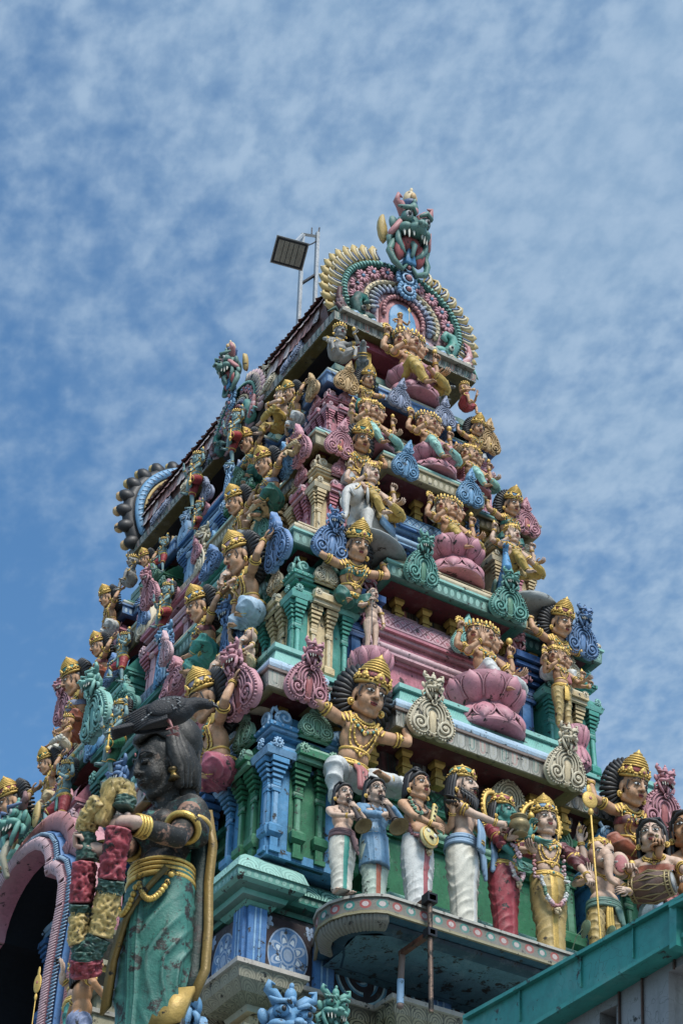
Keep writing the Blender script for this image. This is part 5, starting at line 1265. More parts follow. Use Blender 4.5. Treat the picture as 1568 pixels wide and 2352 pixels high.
# eave and barrel roof
MATS.pop('tile', None); paint('tile', (.42,.20,.17), dirt_shade=.35, edge=.5); MATS.pop('tilepale', None); paint('tilepale', (.68,.54,.50), dirt_shade=.35, edge=.5)
paint('eaveunder', (.13,.095,.02), dirt_shade=.7)
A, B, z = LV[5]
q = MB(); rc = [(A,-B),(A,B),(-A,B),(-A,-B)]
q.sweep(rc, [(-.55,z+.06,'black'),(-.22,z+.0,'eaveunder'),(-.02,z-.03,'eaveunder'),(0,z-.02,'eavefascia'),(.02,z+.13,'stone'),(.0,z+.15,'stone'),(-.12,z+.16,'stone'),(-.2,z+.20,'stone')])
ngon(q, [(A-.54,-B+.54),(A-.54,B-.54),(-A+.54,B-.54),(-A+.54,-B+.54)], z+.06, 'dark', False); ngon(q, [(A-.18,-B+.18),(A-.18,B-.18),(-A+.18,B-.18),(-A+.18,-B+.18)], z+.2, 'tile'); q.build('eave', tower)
def rp(t):   # cross section of the barrel, t from 0 at the south eave over the ridge to 1
    a = PI*(t*1.16-.08); return (-1.27*math.cos(a), 22.50+(1.08 if 0 < a < PI else 1.5)*math.sin(a))
q = MB(); n = 22
pts = [rp(i/n) for i in range(n+1)]; pts[0] = (-1.18,22.05); pts[-1] = (1.18,22.05)
q.rings([[V((x, p[0], p[1])) for p in pts] for x in (-3.2,-1.6,0,1.6,3.2)], 'tile', cap=True, closed=True); q.build('roof', tower, 50)
q = MB(); rnd = random.Random(3)
for r_ in range(9):
    t = .035+r_*.052; a = rp(t); c = rp(t+.075)
    for i in range(34):
        x = -3.1+6.2*(i+.5*(r_ % 2))/34; y0, zz0 = a; y1, zz1 = c; d = V((0,y1-y0,zz1-zz0)).normalized(); nn = V((0,-d.z,d.y)); nn = nn if nn.y < 0 or nn.z > 0 else -nn
        o = V((x,y0,zz0)); w = .088; tip = o-d*.09+nn*(.055+rnd.random()*.03)
        q.add([o+V((-w,0,0))+d*.26+nn*.01, o+V((w,0,0))+d*.26+nn*.01, o+V((w,0,0))+nn*.035, o+V((w*.6,0,0))-d*.06+nn*.045, tip, o+V((-w*.6,0,0))-d*.06+nn*.045, o+V((-w,0,0))+nn*.035, o+nn*.045], [(0,1,2,3,4,5,6)[::-1],(0,6,7),(1,7,2),(6,5,7),(5,4,7),(4,3,7),(3,2,7)], 'tile' if rnd.random() < .6 else 'tilepale')
q.build('roof_scales', tower, 30)
# ------------------------------------------------------------------ roof gables
def arc(cx, cz, rx, rz, a0, a1, n, y=0): return [(cx+rx*math.cos(R(a0+(a1-a0)*i/n)), y, cz+rz*math.sin(R(a0+(a1-a0)*i/n))) for i in range(n+1)]
paint('jadeteal', (.035,.20,.165), dirt_shade=.8)
def gable(par, loc, rotz, s=1.0, detail=True, flame='yellow', name='gable'):
    """horseshoe gable, local: facing -y, foot z=0, inner radius about 1.05"""
    G = MB(); cz = .80
    pts = [(x, z) for x, _, z in arc(0, cz, 1.06, 1.20, -42, 222, 40)]; pts = [(-.95,0),(.95,0)]+pts if True else pts
    G.plate([(-.9,-.05),(.9,-.05)]+[(x,z) for x,_,z in arc(0,cz,1.20,1.07,-38,218,36)], .06, .30, 'black', .02)
    G.plate([(-.8,0),(.8,0)]+[(x,z) for x,_,z in arc(0,cz,1.02,.92,-38,218,36)], .0, .1, 'lpink' , .02)
    for k_ in range(2): G.tube(arc(0,cz,1.06-.0*k_,.94,-32,212,50,-.03), [.07]*51, 'teal', 8)
    for i in range(60):
        a = R(-32+244*i/59); G.ell((1.06*math.cos(a),-.10,cz+.94*math.sin(a)), (.045,.02,.02), 'lteal', 6, 4, rot=(0,-a,0))
    G.tube(arc(0,cz-.02,.66,.60,-20,200,40,-.05), .045, 'cream', 8)
    for i in range(26): a = R(-20+220*i/25); G.ell((.66*math.cos(a),-.09,cz-.02+.60*math.sin(a)), (.03,.02,.02), 'lcream', 6, 4)
    G.tube(arc(0,cz-.05,.54,.50,-18,198,40,-.03), .06, 'slate', 6)
    for i in range(19):
        a = R(-15+210*i/18)
        for rr in (.50,.57): G.ell((rr*math.cos(a+.03*(rr>.5)),-.09,cz-.05+(rr-.05)*math.sin(a+.03*(rr>.5))), (.055,.03,.028), 'slate' if rr<.55 else 'lgrey', 8, 5, rot=(0,-a,0))
    G.plate([(-.40,0),(.40,0)]+[(x,z) for x,_,z in arc(0,cz-.12,.40,.44,-10,190,20)], -.06, .0, 'rose', .03)
    for i in range(20): a = R(-15+210*i/19); G.ell((.36*math.cos(a),-.10,cz-.12+.39*math.sin(a)), .04, 'rose', 8, 5)
    G.plate([(-.24,0),(.24,0)]+[(x,z) for x,_,z in arc(0,cz-.22,.25,.38,-5,185,14)], -.085, -.05, 'cyanblue', .02)
    o = G.build(name, par, 45, loc, rotz, s)
    if not detail: 
        F = MB()
        F.tube(arc(0,cz,1.2,1.07,-30,210,44,.16), .12, 'black', 8)
        for i in range(19):
            a = R(-30+240*i/18); c, s_ = math.cos(a), math.sin(a); F.ell((1.26*c, .18, cz+1.14*s_), (.17,.10,.11), 'black', 10, 8, rot=(0,-a,0)); F.ell((1.37*c,.10,cz+1.24*s_), (.08,.08,.08), 'orange' if i > 8 or i < 4 else 'yellow', 8, 6, rot=(0,-a,0))
        F.tube(arc(0,cz,1.02,.94,-25,205,40,.31), .03, 'yellow', 6)
        b_ = arc(0,cz,1.12,1.04,-25,205,46,.33); F.tube(b_, .07, 'cyanblue', 8)
        for i in range(46): F.ell((b_[i][0],.39,b_[i][2]), (.055,.02,.02), 'lblue', 6, 4, rot=(0,-R(-25+230*i/46)+.7,0))
        F.build('flame_border', o, 180)
    else:
        F = MB()        # flaming border of curled leaves
        for i in range(29):
            if 12 <= i <= 16: continue
            a = R(-26+232*i/28); c, s_ = math.cos(a), math.sin(a); rx, rz = 1.13, 1.04; m = flame
            p0 = V((rx*c,0,cz+rz*s_)); rad = V((c,0,s_)); tn = V((-s_,0,c))*(1 if a < PI/2 else -1)
            p1 = p0+rad*.10-tn*.01; p2 = p0+rad*.21+tn*.03; p3 = p0+rad*.30+tn*.10; p4 = p0+rad*.27+tn*.15
            F.tube([p0-rad*.05,p1,p2,p3,p4], [.07,.095,.075,.04,.02], m, 8); off_ = V((0,-.08,0))
            F.tube([p0+off_,p1+off_,p2+off_*.9+tn*.01,p2+off_*.9+tn*.05], [.02,.024,.022,.012], 'lcream', 6); F.tube([p0+off_+tn*.05,p1+off_+tn*.05,p1+off_+rad*.05+tn*.07], [.015,.018,.01], 'dblue', 6)
            F.ell(p0+rad*.14+off_+tn*.025, (.026,.02,.026), 'black', 6, 4); F.ell(p3+rad*.03, .022, 'offwhite', 6, 4)
        F.build('flame_border', o, 180)
        for i in range(11):
            a = R(-8+196*i/10)
            if i == 5: continue
            c = V((.855*math.cos(a),-.05,cz+.77*math.sin(a))); L_ = MB()
            for j in range(10): t = 2*PI*j/10; L_.ell(c+V((math.cos(t)*.085,-.02,math.sin(t)*.085)), (.055,.028,.026), 'pink', 8, 5, rot=(0,-t,0))
            L_.ell(c+V((0,-.04,0)), .03, 'cyanblue', 8, 6); L_.build('lotus_flower', o, 180)
        
        for s_ in (-1,1):
            D = MB()    # green sea monster at the foot of the arch with pink curling tail
            D.M = Matrix.Diagonal((s_,1,1,1)) @ Matrix.Translation((.80,-.06,.12))
            D.ell((0,0,.05), (.24,.14,.20), 'teal', 12, 8); D.tube([(.02,-.04,.15),(.10,-.08,.34),(.05,-.10,.48),(-.06,-.10,.50),(-.10,-.10,.42),(-.05,-.10,.38)], [.12,.10,.08,.065,.05,.03], 'teal', 10)
            D.ell((-.14,-.08,.10), (.14,.09,.09), 'teal', 10, 8); D.tube([(-.20,-.06,.08),(-.32,-.06,-.02),(-.42,-.05,-.06)], [.08,.06,.03], 'lteal', 8); D.ell((.0,-.17,.18), (.05,.03,.05), 'offwhite', 8, 6); D.ell((.0,-.195,.18), (.025,.02,.028), 'black', 8, 6)
            for j in range(5): D.tube([(.10+.03*j,-.06,-.08+.02*j),(.28+.03*j,-.10,-.02+.07*j),(.42-.01*j,-.08,.12+.09*j),(.36-.01*j,-.06,.20+.09*j)], [.05,.05,.035,.012], 'lpink' if j%2 else 'rose', 7)
            for j in range(5): D.tube([(-.3+.16*j,-.06,-.10),(-.18+.16*j,-.10,-.02),(-.08+.16*j,-.06,-.12)], [.02,.035,.01], 'lblue' if j%2 else 'lteal', 6)
            D.build('sea_monster', o, 180)
    K = MB(); tl_, dt_ = ('jadeteal','dteal') if detail else ('black','black'); K.M = Matrix.Translation((0,-.12,2.18 if detail else 1.95)) @ (Matrix.Identity(4) if detail else Matrix.Diagonal((.6,.6,.62,1))) @ Matrix.Rotation(R(10),4,'X') @ Matrix.Diagonal((1.06,1.2,1.38,1)) @ Matrix.Translation((0,0,-2.42)); mask(K, tl_, (0,-.10,2.52), 1.55, full=detail, m2=tl_, teeth='offwhite', mouth='red', brow=dt_, horn='rose' if detail else 'orange')
    for s_ in (-1,1):
        K.plate(smoothpoly([(s_*.28,2.45),(s_*.40,2.50),(s_*.47,2.70),(s_*.42,2.88),(s_*.36,2.76),(s_*.30,2.68)][::s_],1), .02, .10, 'yellow', .02)
        K.tube([(s_*.26,-.10,2.40),(s_*.34,-.15,2.22),(s_*.28,-.22,2.05),(s_*.12,-.22,1.98),(s_*.04,-.2,2.1)], [.06,.05,.045,.035,.02], dt_, 12)
        K.ell((s_*.17,-.16,2.3), (.10,.07,.17), 'red', 12, 10)
        K.tube([(s_*.15,-.1,2.6),(s_*.26,-.22,2.62),(s_*.33,-.12,2.5)], [.06,.06,.05], 'rose', 8)
    K.lathe([(.07,0),(.10,.15),(.12,.18)], 'dblue' if detail else 'black', 14, (0,0,2.98)); K.ell((0,0,3.22), (.12,.08,.13), 'cream', 12, 8); K.ell((0,-.08,3.22), (.05,.04,.06), 'orange', 8, 6); K.ell((0,0,3.36), (.03,.03,.05), 'cream', 6, 5)
    K.build('monster_mask', o, 180)
    if detail:
        T = MB()
        T.plate([(-.05,2.05),(-.10,1.70),(.10,1.70),(.05,2.05)][::1], -.34, -.2, 'cyanblue', .02)
        for zz, rr in ((1.66,.13),(1.42,.17),(1.16,.14)):
            for j in range(14): t = 2*PI*j/14; T.ell((math.cos(t)*rr,-.20,zz+math.sin(t)*rr), (.042,.04,.042), 'cyanblue', 6, 4)
            T.ell((0,-.18,zz), (rr*.92,.05,rr*.92), 'cyanblue', 14, 6); ring(T, (0,-.24,zz), (0,1,0), rr*.55, .02, 'lblue', 14, 6); T.ell((0,-.26,zz), rr*.32, 'rose', 8, 6)
        T.build('medallion_chain', o, 180)
    return o

gable(tower, (3.34, 0, 22.02), R(90), (1.02,1.0,1.0)); gable(tower, (-3.45, 0, 21.80), R(-90), (1.22,1.1,1.25), detail=False)
q = MB(); q.box(3.18,3.62,-1.22,1.22,22.02,22.09,'stone')
for i in range(15): q.ell((3.55,-1.12+i*.16,22.11), (.08,.07,.05), 'lblue' if i%2 else 'lcream', 8, 5)
q.build('gable_ledge', tower)
gable(tower, (.55, -1.32, 21.65), 0, (.60,.75,.60), flame='lpink', name='dormer')
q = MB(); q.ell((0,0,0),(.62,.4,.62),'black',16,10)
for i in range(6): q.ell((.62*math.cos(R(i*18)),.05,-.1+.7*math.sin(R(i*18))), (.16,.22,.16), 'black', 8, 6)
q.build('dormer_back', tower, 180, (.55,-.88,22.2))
for u,vb,vt,m in ((665,838,750,'slate'),(605,905,828,'lcream'),(365,1188,1108,'slate'),(432,1115,1052,'lcream'),(478,1062,1010,'slate')): kd('S',u,vb,vt,-1.32,m,tower,None,'leaf' if m=='slate' else 'mask',tilt=-14)
# floodlight on a steel frame
paint('steel', (.42,.43,.43), metal=.6, rough=.4, dirt_shade=.3, bump=.05); paint('lampglass', (.30,.27,.21), rough=.35, dirt_shade=.2, bump=.3); paint('darkmetal', (.03,.03,.035), rough=.4, metal=.4)
b1 = ony(684,762,-1.02); b2 = ony(721,735,-.78); zt1 = ony(684,552,-1.02).z; zt2 = ony(721,545,-.78).z; b1.z -= .12; b2.z -= .12
L = thing('floodlight', b1, 0, 'rectangular floodlight on a steel ladder frame beside the roof crown', 'floodlight')
o2 = b2-b1; tp = zt1-b1.z; d2 = V((o2.x,o2.y,0)); q = MB()
for c_, h_ in ((V((0,0,0)),tp),(d2,zt2-b1.z)):
    q.box(c_.x-.032,c_.x+.032,c_.y-.028,c_.y+.028,0,h_,'steel')
q.tube([V((0,0,tp-1.25)), d2+V((0,0,tp-.95))], .028, 'darkmetal', 4); q.tube([V((0,0,tp)), d2+V((0,0,tp))], .035, 'steel', 4); q.build('pole', L)
lc = at3(665,581,(CPOS-b1).length*1.0)-b1
q = MB(); q.tube([d2+V((0,0,tp-.1)), d2+V((.02,.02,tp+.22))], .014, 'darkmetal', 6); q.tube([d2*.6+V((0,0,tp)), d2*.6+V((0,0,tp+.2))], .012, 'darkmetal', 6)
q.tube([V((0,0,tp-.02)), V((0,0,tp-.02))*.5+lc*.5+V((0,0,.06)), lc], .035, 'steel', 6); q.tube([d2+V((0,0,tp-.1)), d2*.5+V((.1,0,tp-.3)), lc], .012, 'black', 6); q.build('bracket', L)
q = MB(); q.box(-.25,.25,-.21,.21,-.035,.04,'darkmetal'); q.box(-.27,.27,-.23,.23,-.015,.01,'steel')
h = MB(); h.box(-.215,.215,-.175,.175,-.045,-.030,'lampglass')
for x in (-.12,-.04,.04,.12): h.box(x-.004,x+.004,-.175,.175,-.048,-.044,'darkmetal')
o = q.build('lamp_housing', L, 35); zx_ = (CDIR*.80+V((0,0,.35))).normalized(); xx_ = (CRT*.96-CUP*.27); xx_ = (xx_-zx_*xx_.dot(zx_)).normalized(); yy_ = zx_.cross(xx_)
o.location = lc; o.rotation_euler = Matrix((xx_,yy_,zx_)).transposed().to_euler(); h.build('lens', o, 35)
# ------------------------------------------------------------------ statues on the end face
G_AT = 'atlas figures holding up the cornices'; G_GOD = 'seated gods on the end face'; G_GU = 'blue guardian figures of the long face'; G_BAL = 'painted figures standing on the balcony'
S = statue; FZ = 10.75
paint('void', (.004,.006,.010), dirt_shade=0, edge=0, rough=.9); paint('corbel', (.10,.085,.05), dirt_shade=.9)
# balcony figures
flute = lambda **k: dict(dict(pose='stand', cover='skirt', crn=None, hair='long', belt=False, neck=0, beads=True, armlet=False, skin='pskin',
   arms=[(-1,(-.03,-.30,.20),(-1,-.2,-.6),(1,-.2,.2),(0,1,0),'grip'),(1,(.09,-.27,.36),(1,-.1,-1),(-.6,-.2,.3),(0,1,0),'grip')], attrs=[('horn',(.10,-.46,.0))]), **k)
P('dred2')
S('E', flute(cloth='offwhite', cloth2='teal', sash='dred2', hd=(4,0,4)), 783, 2040, 1800, 5.82, 'bare-chested piper in a cream dhoti with maroon sash blowing a long dark horn', -8, G_BAL, key='fl1', footz=FZ)
S('E', flute(cloth='mintcloth', cloth2='orange2', top=('kurta','full'), sleeves=('kurta',.9), neck=0, hd=(4,0,4)), 858, 2056, 1790, 5.82, 'piper in a blue tunic over a pale green dhoti blowing a long horn', -8, G_BAL, key='fl2', footz=FZ) if paint('kurta',(.13,.30,.48),dirt_shade=.7) and paint('mintcloth',(.42,.52,.42),dirt_shade=.6,edge=.5) else 0
S('E', dict(pose='stand', cover='skirt', cloth='white', cloth2='rose', crn=None, hair='bun', belt=False, neck=0, beads=True, skin='skin', armlet=False,
   arms=[(-1,(-.01,-.26,.12),(-1,-.2,-.5),(1,-.3,-.1),(0,1,0),'relax'),(1,(.30,-.22,.42),(1,-.1,-.9),(-.2,-.2,1),(0,-1,0),'grip')], attrs=[('veena',(0,0,0)),('clappers',(.27,-.20,.46))], garland=(['green','rose','rose','green'],.55,.16)),
   958, 2088, 1776, 5.82, 'topknotted singer holding a yellow lute with dark clappers raised in one hand', 8, G_BAL, key='vee', footz=FZ)
S('E', dict(pose='stand', cover='skirt', cloth='offwhite', cloth2='white', crn='mid', band='teal', hair='long', belt=False, neck=1, beard=True, skin='pskin', sash='scarfblue',
   arms=[(-1,(.10,-.40,.20),(-1,-.2,-.8),(1,-.6,.1),(0,1,0),'grip'),(1,(.22,-.42,.12),(1,-.1,-.9),(-.2,-1,.0),(0,0,1),'relax')], attrs=[('pot',(.20,-.50,.20)),('scarf',(-.06,-.22,.17)),('scarf',(.25,-.20,.10))]),
   1064, 2118, 1757, 5.82, 'bearded crowned king in a white dhoti and blue scarf pouring from a brass pot', 28, G_BAL, key='king', footz=FZ)
S('E', dict(pose='stand', cover='skirt', cloth='red2', cloth2='red2', crn='mid', band='red', hair='long', neck=2, sex='f', headk='woman', skin='gskin', halo=True, sleeves=('red2',.4), top=('red2','band'),
   arms=[(-1,(-.10,-.25,.02),(-1,.1,-.3),(.3,-.2,-1),(0,-1,0),'relax'),(-1,(.02,-.40,.26),(-1,.1,-.8),(1,-.5,-.1),(0,0,1),'open'),(1,(.24,-.20,.50),(1,.1,-.8),(.1,-.1,1),(0,-1,0),'point')], attrs=[('bud',(.25,-.22,.62))], garland=(['green','lpink','lpink','white','lpink'],.60,.16)),
   1160, 2152, 1823, 5.82, 'green-skinned bride goddess in a red sari with flower garland and haloed crown', 22, G_BAL, key='bride', footz=FZ) if paint('red2',(.36,.035,.05),dirt_shade=.7) else 0
S('E', dict(pose='stand', cover='skirt', cloth='goldcloth', cloth2='gold', crn='tall', band='scarfblue', hair='long', neck=3, skin='pskin', halo=True, sleeves=('dred2',.4), tilak='red',
   arms=[(-1,(-.26,-.27,.16),(-1,.3,-.3),(-.6,-.6,-.1),(0,0,1),'relax'),(1,(.34,-.22,.02),(1,.3,-.2),(.1,-.5,-.8),(0,1,0),'grip'),(1,(.38,-.04,.52),(1,0,-1),(0,0,1),(0,-1,0),'relax'),(-1,(-.36,-.04,.46),(-1,0,-1),(0,0,1),(0,-1,0),'relax')], attrs=[('spear',(.40,-.27,.10)),('flame',(.38,-.04,.6))], garland=(['rose','lpink','white','green','white','lpink','rose'],.80,.165)),
   1265, 2186, 1829, 5.85, 'crowned bridegroom god in golden dhoti and long garland holding a tall gold spear', -12, G_BAL, key='groom', footz=FZ)
S('E', dict(pose='wide', headk='elephant', skin='pskin', fat=1.22, cloth='goldcloth', cloth2='gold', crn='mid', band='gold', hair=None, neck=1, sash='dteal',
   arms=[(-1,(-.27,-.26,.24),(-1,.3,-.6),(-.1,-.1,1),(0,-1,0),'open'),(1,(.16,-.32,.14),(1,.1,-.6),(-.8,-.3,-.2),(0,1,0),'relax'),(1,(.38,-.04,.50),(1,0,-1),(0,0,1),(0,-1,0),'grip')], attrs=[('mace',(.38,-.04,.56))]),
   1398, 2238, 1935, 5.82, 'standing elephant-headed god in a yellow dhoti with a broad gold belt', -14, G_BAL, key='gan', footz=FZ)
S('E', dict(pose='stand', cover='skirt', cloth='paleblue', cloth2='lblue', crn=None, hair='long', belt=False, neck=1, skin='pskin', headk='woman',
   arms=[(-1,(-.20,-.34,.20),(-1,.2,-.5),(.1,-1,.0),(0,0,-1),'relax'),(1,(.30,-.34,.05),(1,.2,-.5),(-.4,-.8,-.2),(0,0,-1),'grip')], attrs=[('drum',(-.02,-.36,.0))], sash='red', top=('orange2','band')),
   1532, 2275, 1899, 5.86, 'drummer with a barrel drum and a red and green shoulder cloth', -45, G_BAL, key='drum', footz=FZ)
S('E', dict(pose='stand', cover='skirt', cloth='offwhite', crn=None, hair='long', belt=False, neck=0, skin='tan',
   arms=[(-1,(-.22,-.38,.30),(-1,.2,-.8),(.1,-.5,1),(0,-1,0),'grip'),(1,(.28,-.2,.05),(1,.2,-.5),(-.2,-.6,-.6),(0,0,-1),'grip')], attrs=[('bell',(-.22,-.40,.34))]), 1622, 2310, 1885, 5.88, 'bell ringer half outside the picture reaching in with a small brass bell', -45, G_BAL, key='bell', footz=FZ)
# atlas figures
S('E','atlas',800,1800,1522,5.18,'large crowned atlas in white trousers with curly black hair, under the grey patterned cornice',-2,G_AT,over=dict(pose='recl',lean=(12,7,0)))
S('E','atlasr',1438,1990,1757,5.18,'atlas woman in a red breast band beside the drummer under the grey patterned cornice',0,G_AT,mirror=True)
S('E','atlasf',800,1400,1216,4.62,'atlas woman in a green breast band above the small bare youth',-4,G_AT)
S('E','atlas',1272,1566,1397,4.62,'atlas with a red-banded crown behind the six-armed golden god',6,G_AT,over=dict(pose='bust',band='red2'),mirror=True)
S('E','atlas',812,1128,983,4.12,'atlas with black hair fan above the elephant rider',-2,G_AT,over=dict(pose='bust',skin='tan',band='teal',cloth='lgrey'))
S('E','atlasf',1163,1262,1136,4.12,'atlas woman above the peacock rider',2,G_AT,over=dict(band='scarfblue'))
S('E','atlas',832,948,853,3.72,'small atlas left of the neck lotus on the end face',0,G_AT,over=dict(pose='bust',band='scarfblue',cloth='teal'))
S('E','atlas',1086,1062,966,3.72,'small atlas at the right end under the blue cornice',0,G_AT,over=dict(pose='bust',band='gold',cloth='lgrey'))
# gods, pedestals and mounts
def lot(face, u, vb, vt, wpx, dep, label, m='pink', sy=1.0, name='lotus_pedestal'):
    f = onx if face == 'E' else ony; pb, pt = f(u,vb,dep), f(u,vt,dep); H = pt.z-pb.z; d = (pb-CPOS).dot(CDIR); r = wpx/2*d/CF
    t = thing(name, pb, 0, label, 'lotus pedestal', None, (r*sy, r, H)); inst(lib(('lotus',m), lambda: lotus(m), 50), 'petals', t); return t
S('E','god3',1113,1590,1429,4.95,'three-faced seated god in white trousers on the big double lotus of the pink shrine',4,G_GOD); lot('E',1114,1702,1586,194,4.95,'big pink double lotus under the god in white trousers')
S('E','god3y',1033,1268,1142,4.42,'three-faced seated god in yellow trousers before the blue shrine',4,G_GOD); lot('E',1042,1345,1264,146,4.42,'pink double lotus below the god before the blue shrine')
S('E','god3',985,1062,949,4.0,'three-faced seated god on a flat pink lotus before the cream shrine',4,G_GOD,over=dict(cloth='mint')); lot('E',992,1104,1048,118,4.0,'flat pink lotus before the cream shrine')
S('E','god3y',940,896,761,3.68,'seated many-faced god in yellow on the topmost lotus under the roof gable',4,G_GOD); lot('E',946,930,872,130,3.66,'topmost lotus pedestal under the roof gable','pink')
S('E','god3g',852,1030,918,4.0,'many-armed seated god with gold crowns between pink shrine and cream shrine',0,G_GOD); lot('E',862,1046,1020,92,4.0,'small pink cushion lotus beside the pink corner shrine')
S('E','god3g',1084,1125,1024,4.0,'many-armed seated god with gold crowns at the right of the cream shrine',6,G_GOD); lot('E',1088,1142,1116,82,4.0,'small pink lotus at the right of the cream shrine')
S('E','god1',848,1190,1060,4.62,'god in yellow trousers riding the white elephant',4,G_GOD)
animal('elephant', elephant, 'E', 822, 1240, 1125, 4.75, 1.25, 'white elephant with a fringed saddle cloth standing on a grey slab', -62, name='elephant_statue', cat='elephant statue')
q = MB(); q.ell((0,0,0),(.50,.30,.10),'grey',20,10); p = onx(868,1262,4.70); tag(q.build('stone_slab', None, 40, p, R(112)), 'grey rounded slab under the white elephant', 'stone slab')
S('E','god1',1178,1322,1204,4.55,'god in yellow trousers riding the blue peacock',4,G_GOD,over=dict(hair=None))
animal('peacock', peacock, 'E', 1160, 1378, 1258, 4.70, 1.2, 'blue peacock with dark green tail carrying its rider', -25, name='peacock_statue', cat='peacock statue')
q = MB(); q.ell((0,0,0),(.36,.30,.13),'grey',20,10); p = onx(1222,1392,4.60); tag(q.build('stone_slab', None, 40, p, R(90)), 'grey rounded slab under the blue peacock', 'stone slab')
S('E','youth',851,1510,1350,4.78,'small bare youth with a staff standing on a pink lotus',6,None); lot('E',850,1604,1508,108,4.85,'tall pink lotus under the bare youth')
S('E','sixarm',1294,1680,1488,4.85,'six-armed golden god with two crowned faces standing on a lotus',6,None); lot('E',1328,1768,1678,62,4.98,'pink lotus bud at the right corner shrine')
S('E','idol',918,780,718,3.62,'small red-brown idol with a lance in the arch of the roof gable',0,None)
S('E','gana',777,838,742,3.75,'grey crouching dwarf with a conch under the left end of the eave',-6,'crouching dwarfs under the eave')
S('E','ganab',1066,948,877,3.75,'brown crouching dwarf in red under the right end of the eave',30,'crouching dwarfs under the eave')
animal('bull', bull, 'E', 832, 842, 792, 3.62, 1.0, 'grey reclining bull with gold collars beside the grey dwarf', -30, name='bull_statue', cat='bull statue')
animal('bull', bull, 'E', 1022, 920, 885, 3.62, 1.0, 'grey reclining bull beside the brown dwarf', 30, name='bull_statue', cat='bull statue', mirror=True)
# ------------------------------------------------------------------ statues on the long face
S('S','lady',648,985,893,-1.45,'seated lady in yellow stretching one hand under the eave',-20,None)
S('S','atlass',684,975,884,-1.52,'atlas beside the pink corner shrine on the long face',-8,G_AT,over=dict(band='teal'))
S('S','atlasf',588,1105,996,-1.55,'atlas woman with a blue band, second under the eave of the long face',-8,G_AT,over=dict(band='red'))
S('S','atlasb',632,1165,1040,-2.0,'atlas woman in a slate band bending over the green trousers, near the cream corner shrine',-8,G_AT)
S('S','atlass',565,1262,1130,-2.02,'bare-chested atlas with pale trousers below the slanting olive cornice',-8,G_AT,over=dict(band='scarfblue',cloth='lgrey'))
S('S','atlass',580,1430,1240,-2.55,'large atlas with a pink-banded crown left of the teal corner shrine',-10,G_AT,over=dict(band='lpink',cloth='paleblue'))
S('S','atlasr',482,1520,1363,-2.6,'atlas woman with a red breast band and green trousers on the long face',-10,G_AT,over=dict(cloth='teal',cloth2=None,band='lblue'))
S('S','atlass',508,1800,1556,-3.05,'large atlas behind the pigeon with a lavender-banded crown',-12,G_AT,over=dict(band='lavender',cloth='dpink')) if paint('lavender',(.36,.33,.42)) else 0
S('S','atlass',258,1452,1361,-1.60,'far atlas at the left end of the blue cornice',-8,G_AT,over=dict(cloth='white',band='gold'))
S('S','atlasr',240,1570,1470,-2.0,'atlas with red-banded tall crown behind the left blue guardian',-8,G_AT)
S('S','atlasb',188,1690,1542,-2.0,'atlas with teal-banded crown at the far left shrine',-8,G_AT,over=dict(band='teal',cloth='orange2'))
S('S','atlass',346,1350,1273,-1.6,'small atlas near the grey dwarf at the left eave',-8,G_AT,over=dict(cloth='dteal'))
S('S','atlass',42,1990,1822,-2.55,'atlas at the left edge of the picture above the arch',-8,G_AT,over=dict(band='red',cloth='mint'))
S('S','atlass',120,1850,1738,-2.55,'atlas with a green-banded crown above the arch',-8,G_AT,over=dict(band='green',cloth='cream'))
for u,vb,vt,d,k,l,m in ((538,1062,950,-1.95,'guard','big blue guardian in red shorts under the dormer',False),(446,1165,1050,-1.75,'guard','blue guardian with one raised hand beside the roof eave, left of the dormer',False),
    (452,1235,1158,-1.95,'guard','small blue guardian before the blue doorway',False),(371,1320,1243,-1.9,'guard','small blue guardian high at the left near the eave',True),
    (375,1470,1351,-2.35,'guard','blue guardian in red shorts right of the pink doorway',False),(276,1575,1466,-2.4,'guard','blue guardian left of the pink doorway with a gold club',True),
    (260,1795,1626,-3.05,'guardg','large blue guardian in green shorts with one foot raised, left of the pigeon',False),(136,1925,1768,-3.0,'guard','blue guardian above the arch leaning on a gold club',True)):
    S('S',k,u,vb,vt,d,l,-6,G_GU,mirror=m)
S('S','ganesha',532,1386,1302,-2.45,'elephant-headed god seated with a lady on his knee beside the blue side shrine',-15,'elephant-headed gods of the long face')
S('S','ganesha',573,1535,1450,-2.95,'elephant-headed god peering out beside the lower pink antefix',-15,'elephant-headed gods of the long face')
S('S','ganesha',506,1590,1508,-3.0,'elephant-headed god with gold crown above the pale lion head',-15,'elephant-headed gods of the long face')
S('S','ganesha',452,1650,1586,-2.95,'elephant-headed god half hidden by the pigeon',-15,'elephant-headed gods of the long face')
S('S','small',684,1045,985,-2.0,'small seated figure behind the slanting pink ornament',-10,None)
S('S','lady',612,1190,1110,-2.0,'small reclining lady in cream near the green side shrine',-15,None,over=dict(cloth='cream'))
S('S','gana',300,1352,1283,-1.75,'grey crouching dwarf in red at the far left end of the eave',-10,'crouching dwarfs under the eave')
S('S','small',22,2060,1990,-3.2,'tiny seated goddess before a lion mask left of the arch',-10,None)
S('S','small',150,1725,1650,-2.5,'small seated saint in cream beside the far left cream shrine',-10,None,over=dict(cloth='offwhite'))
p = ony(535,1600,-3.1); spawn(('an','lion'), lionhead, 'lion_statue', p, R(-20), .55, 'pale snarling lion head with curled mane below the pink corner ornament', 'lion statue')
p = ony(62,2010,-3.3); spawn(('an','lion'), lionhead, 'lion_statue', p, R(-20), .42, 'small pale lion mask left of the dark arch', 'lion statue')
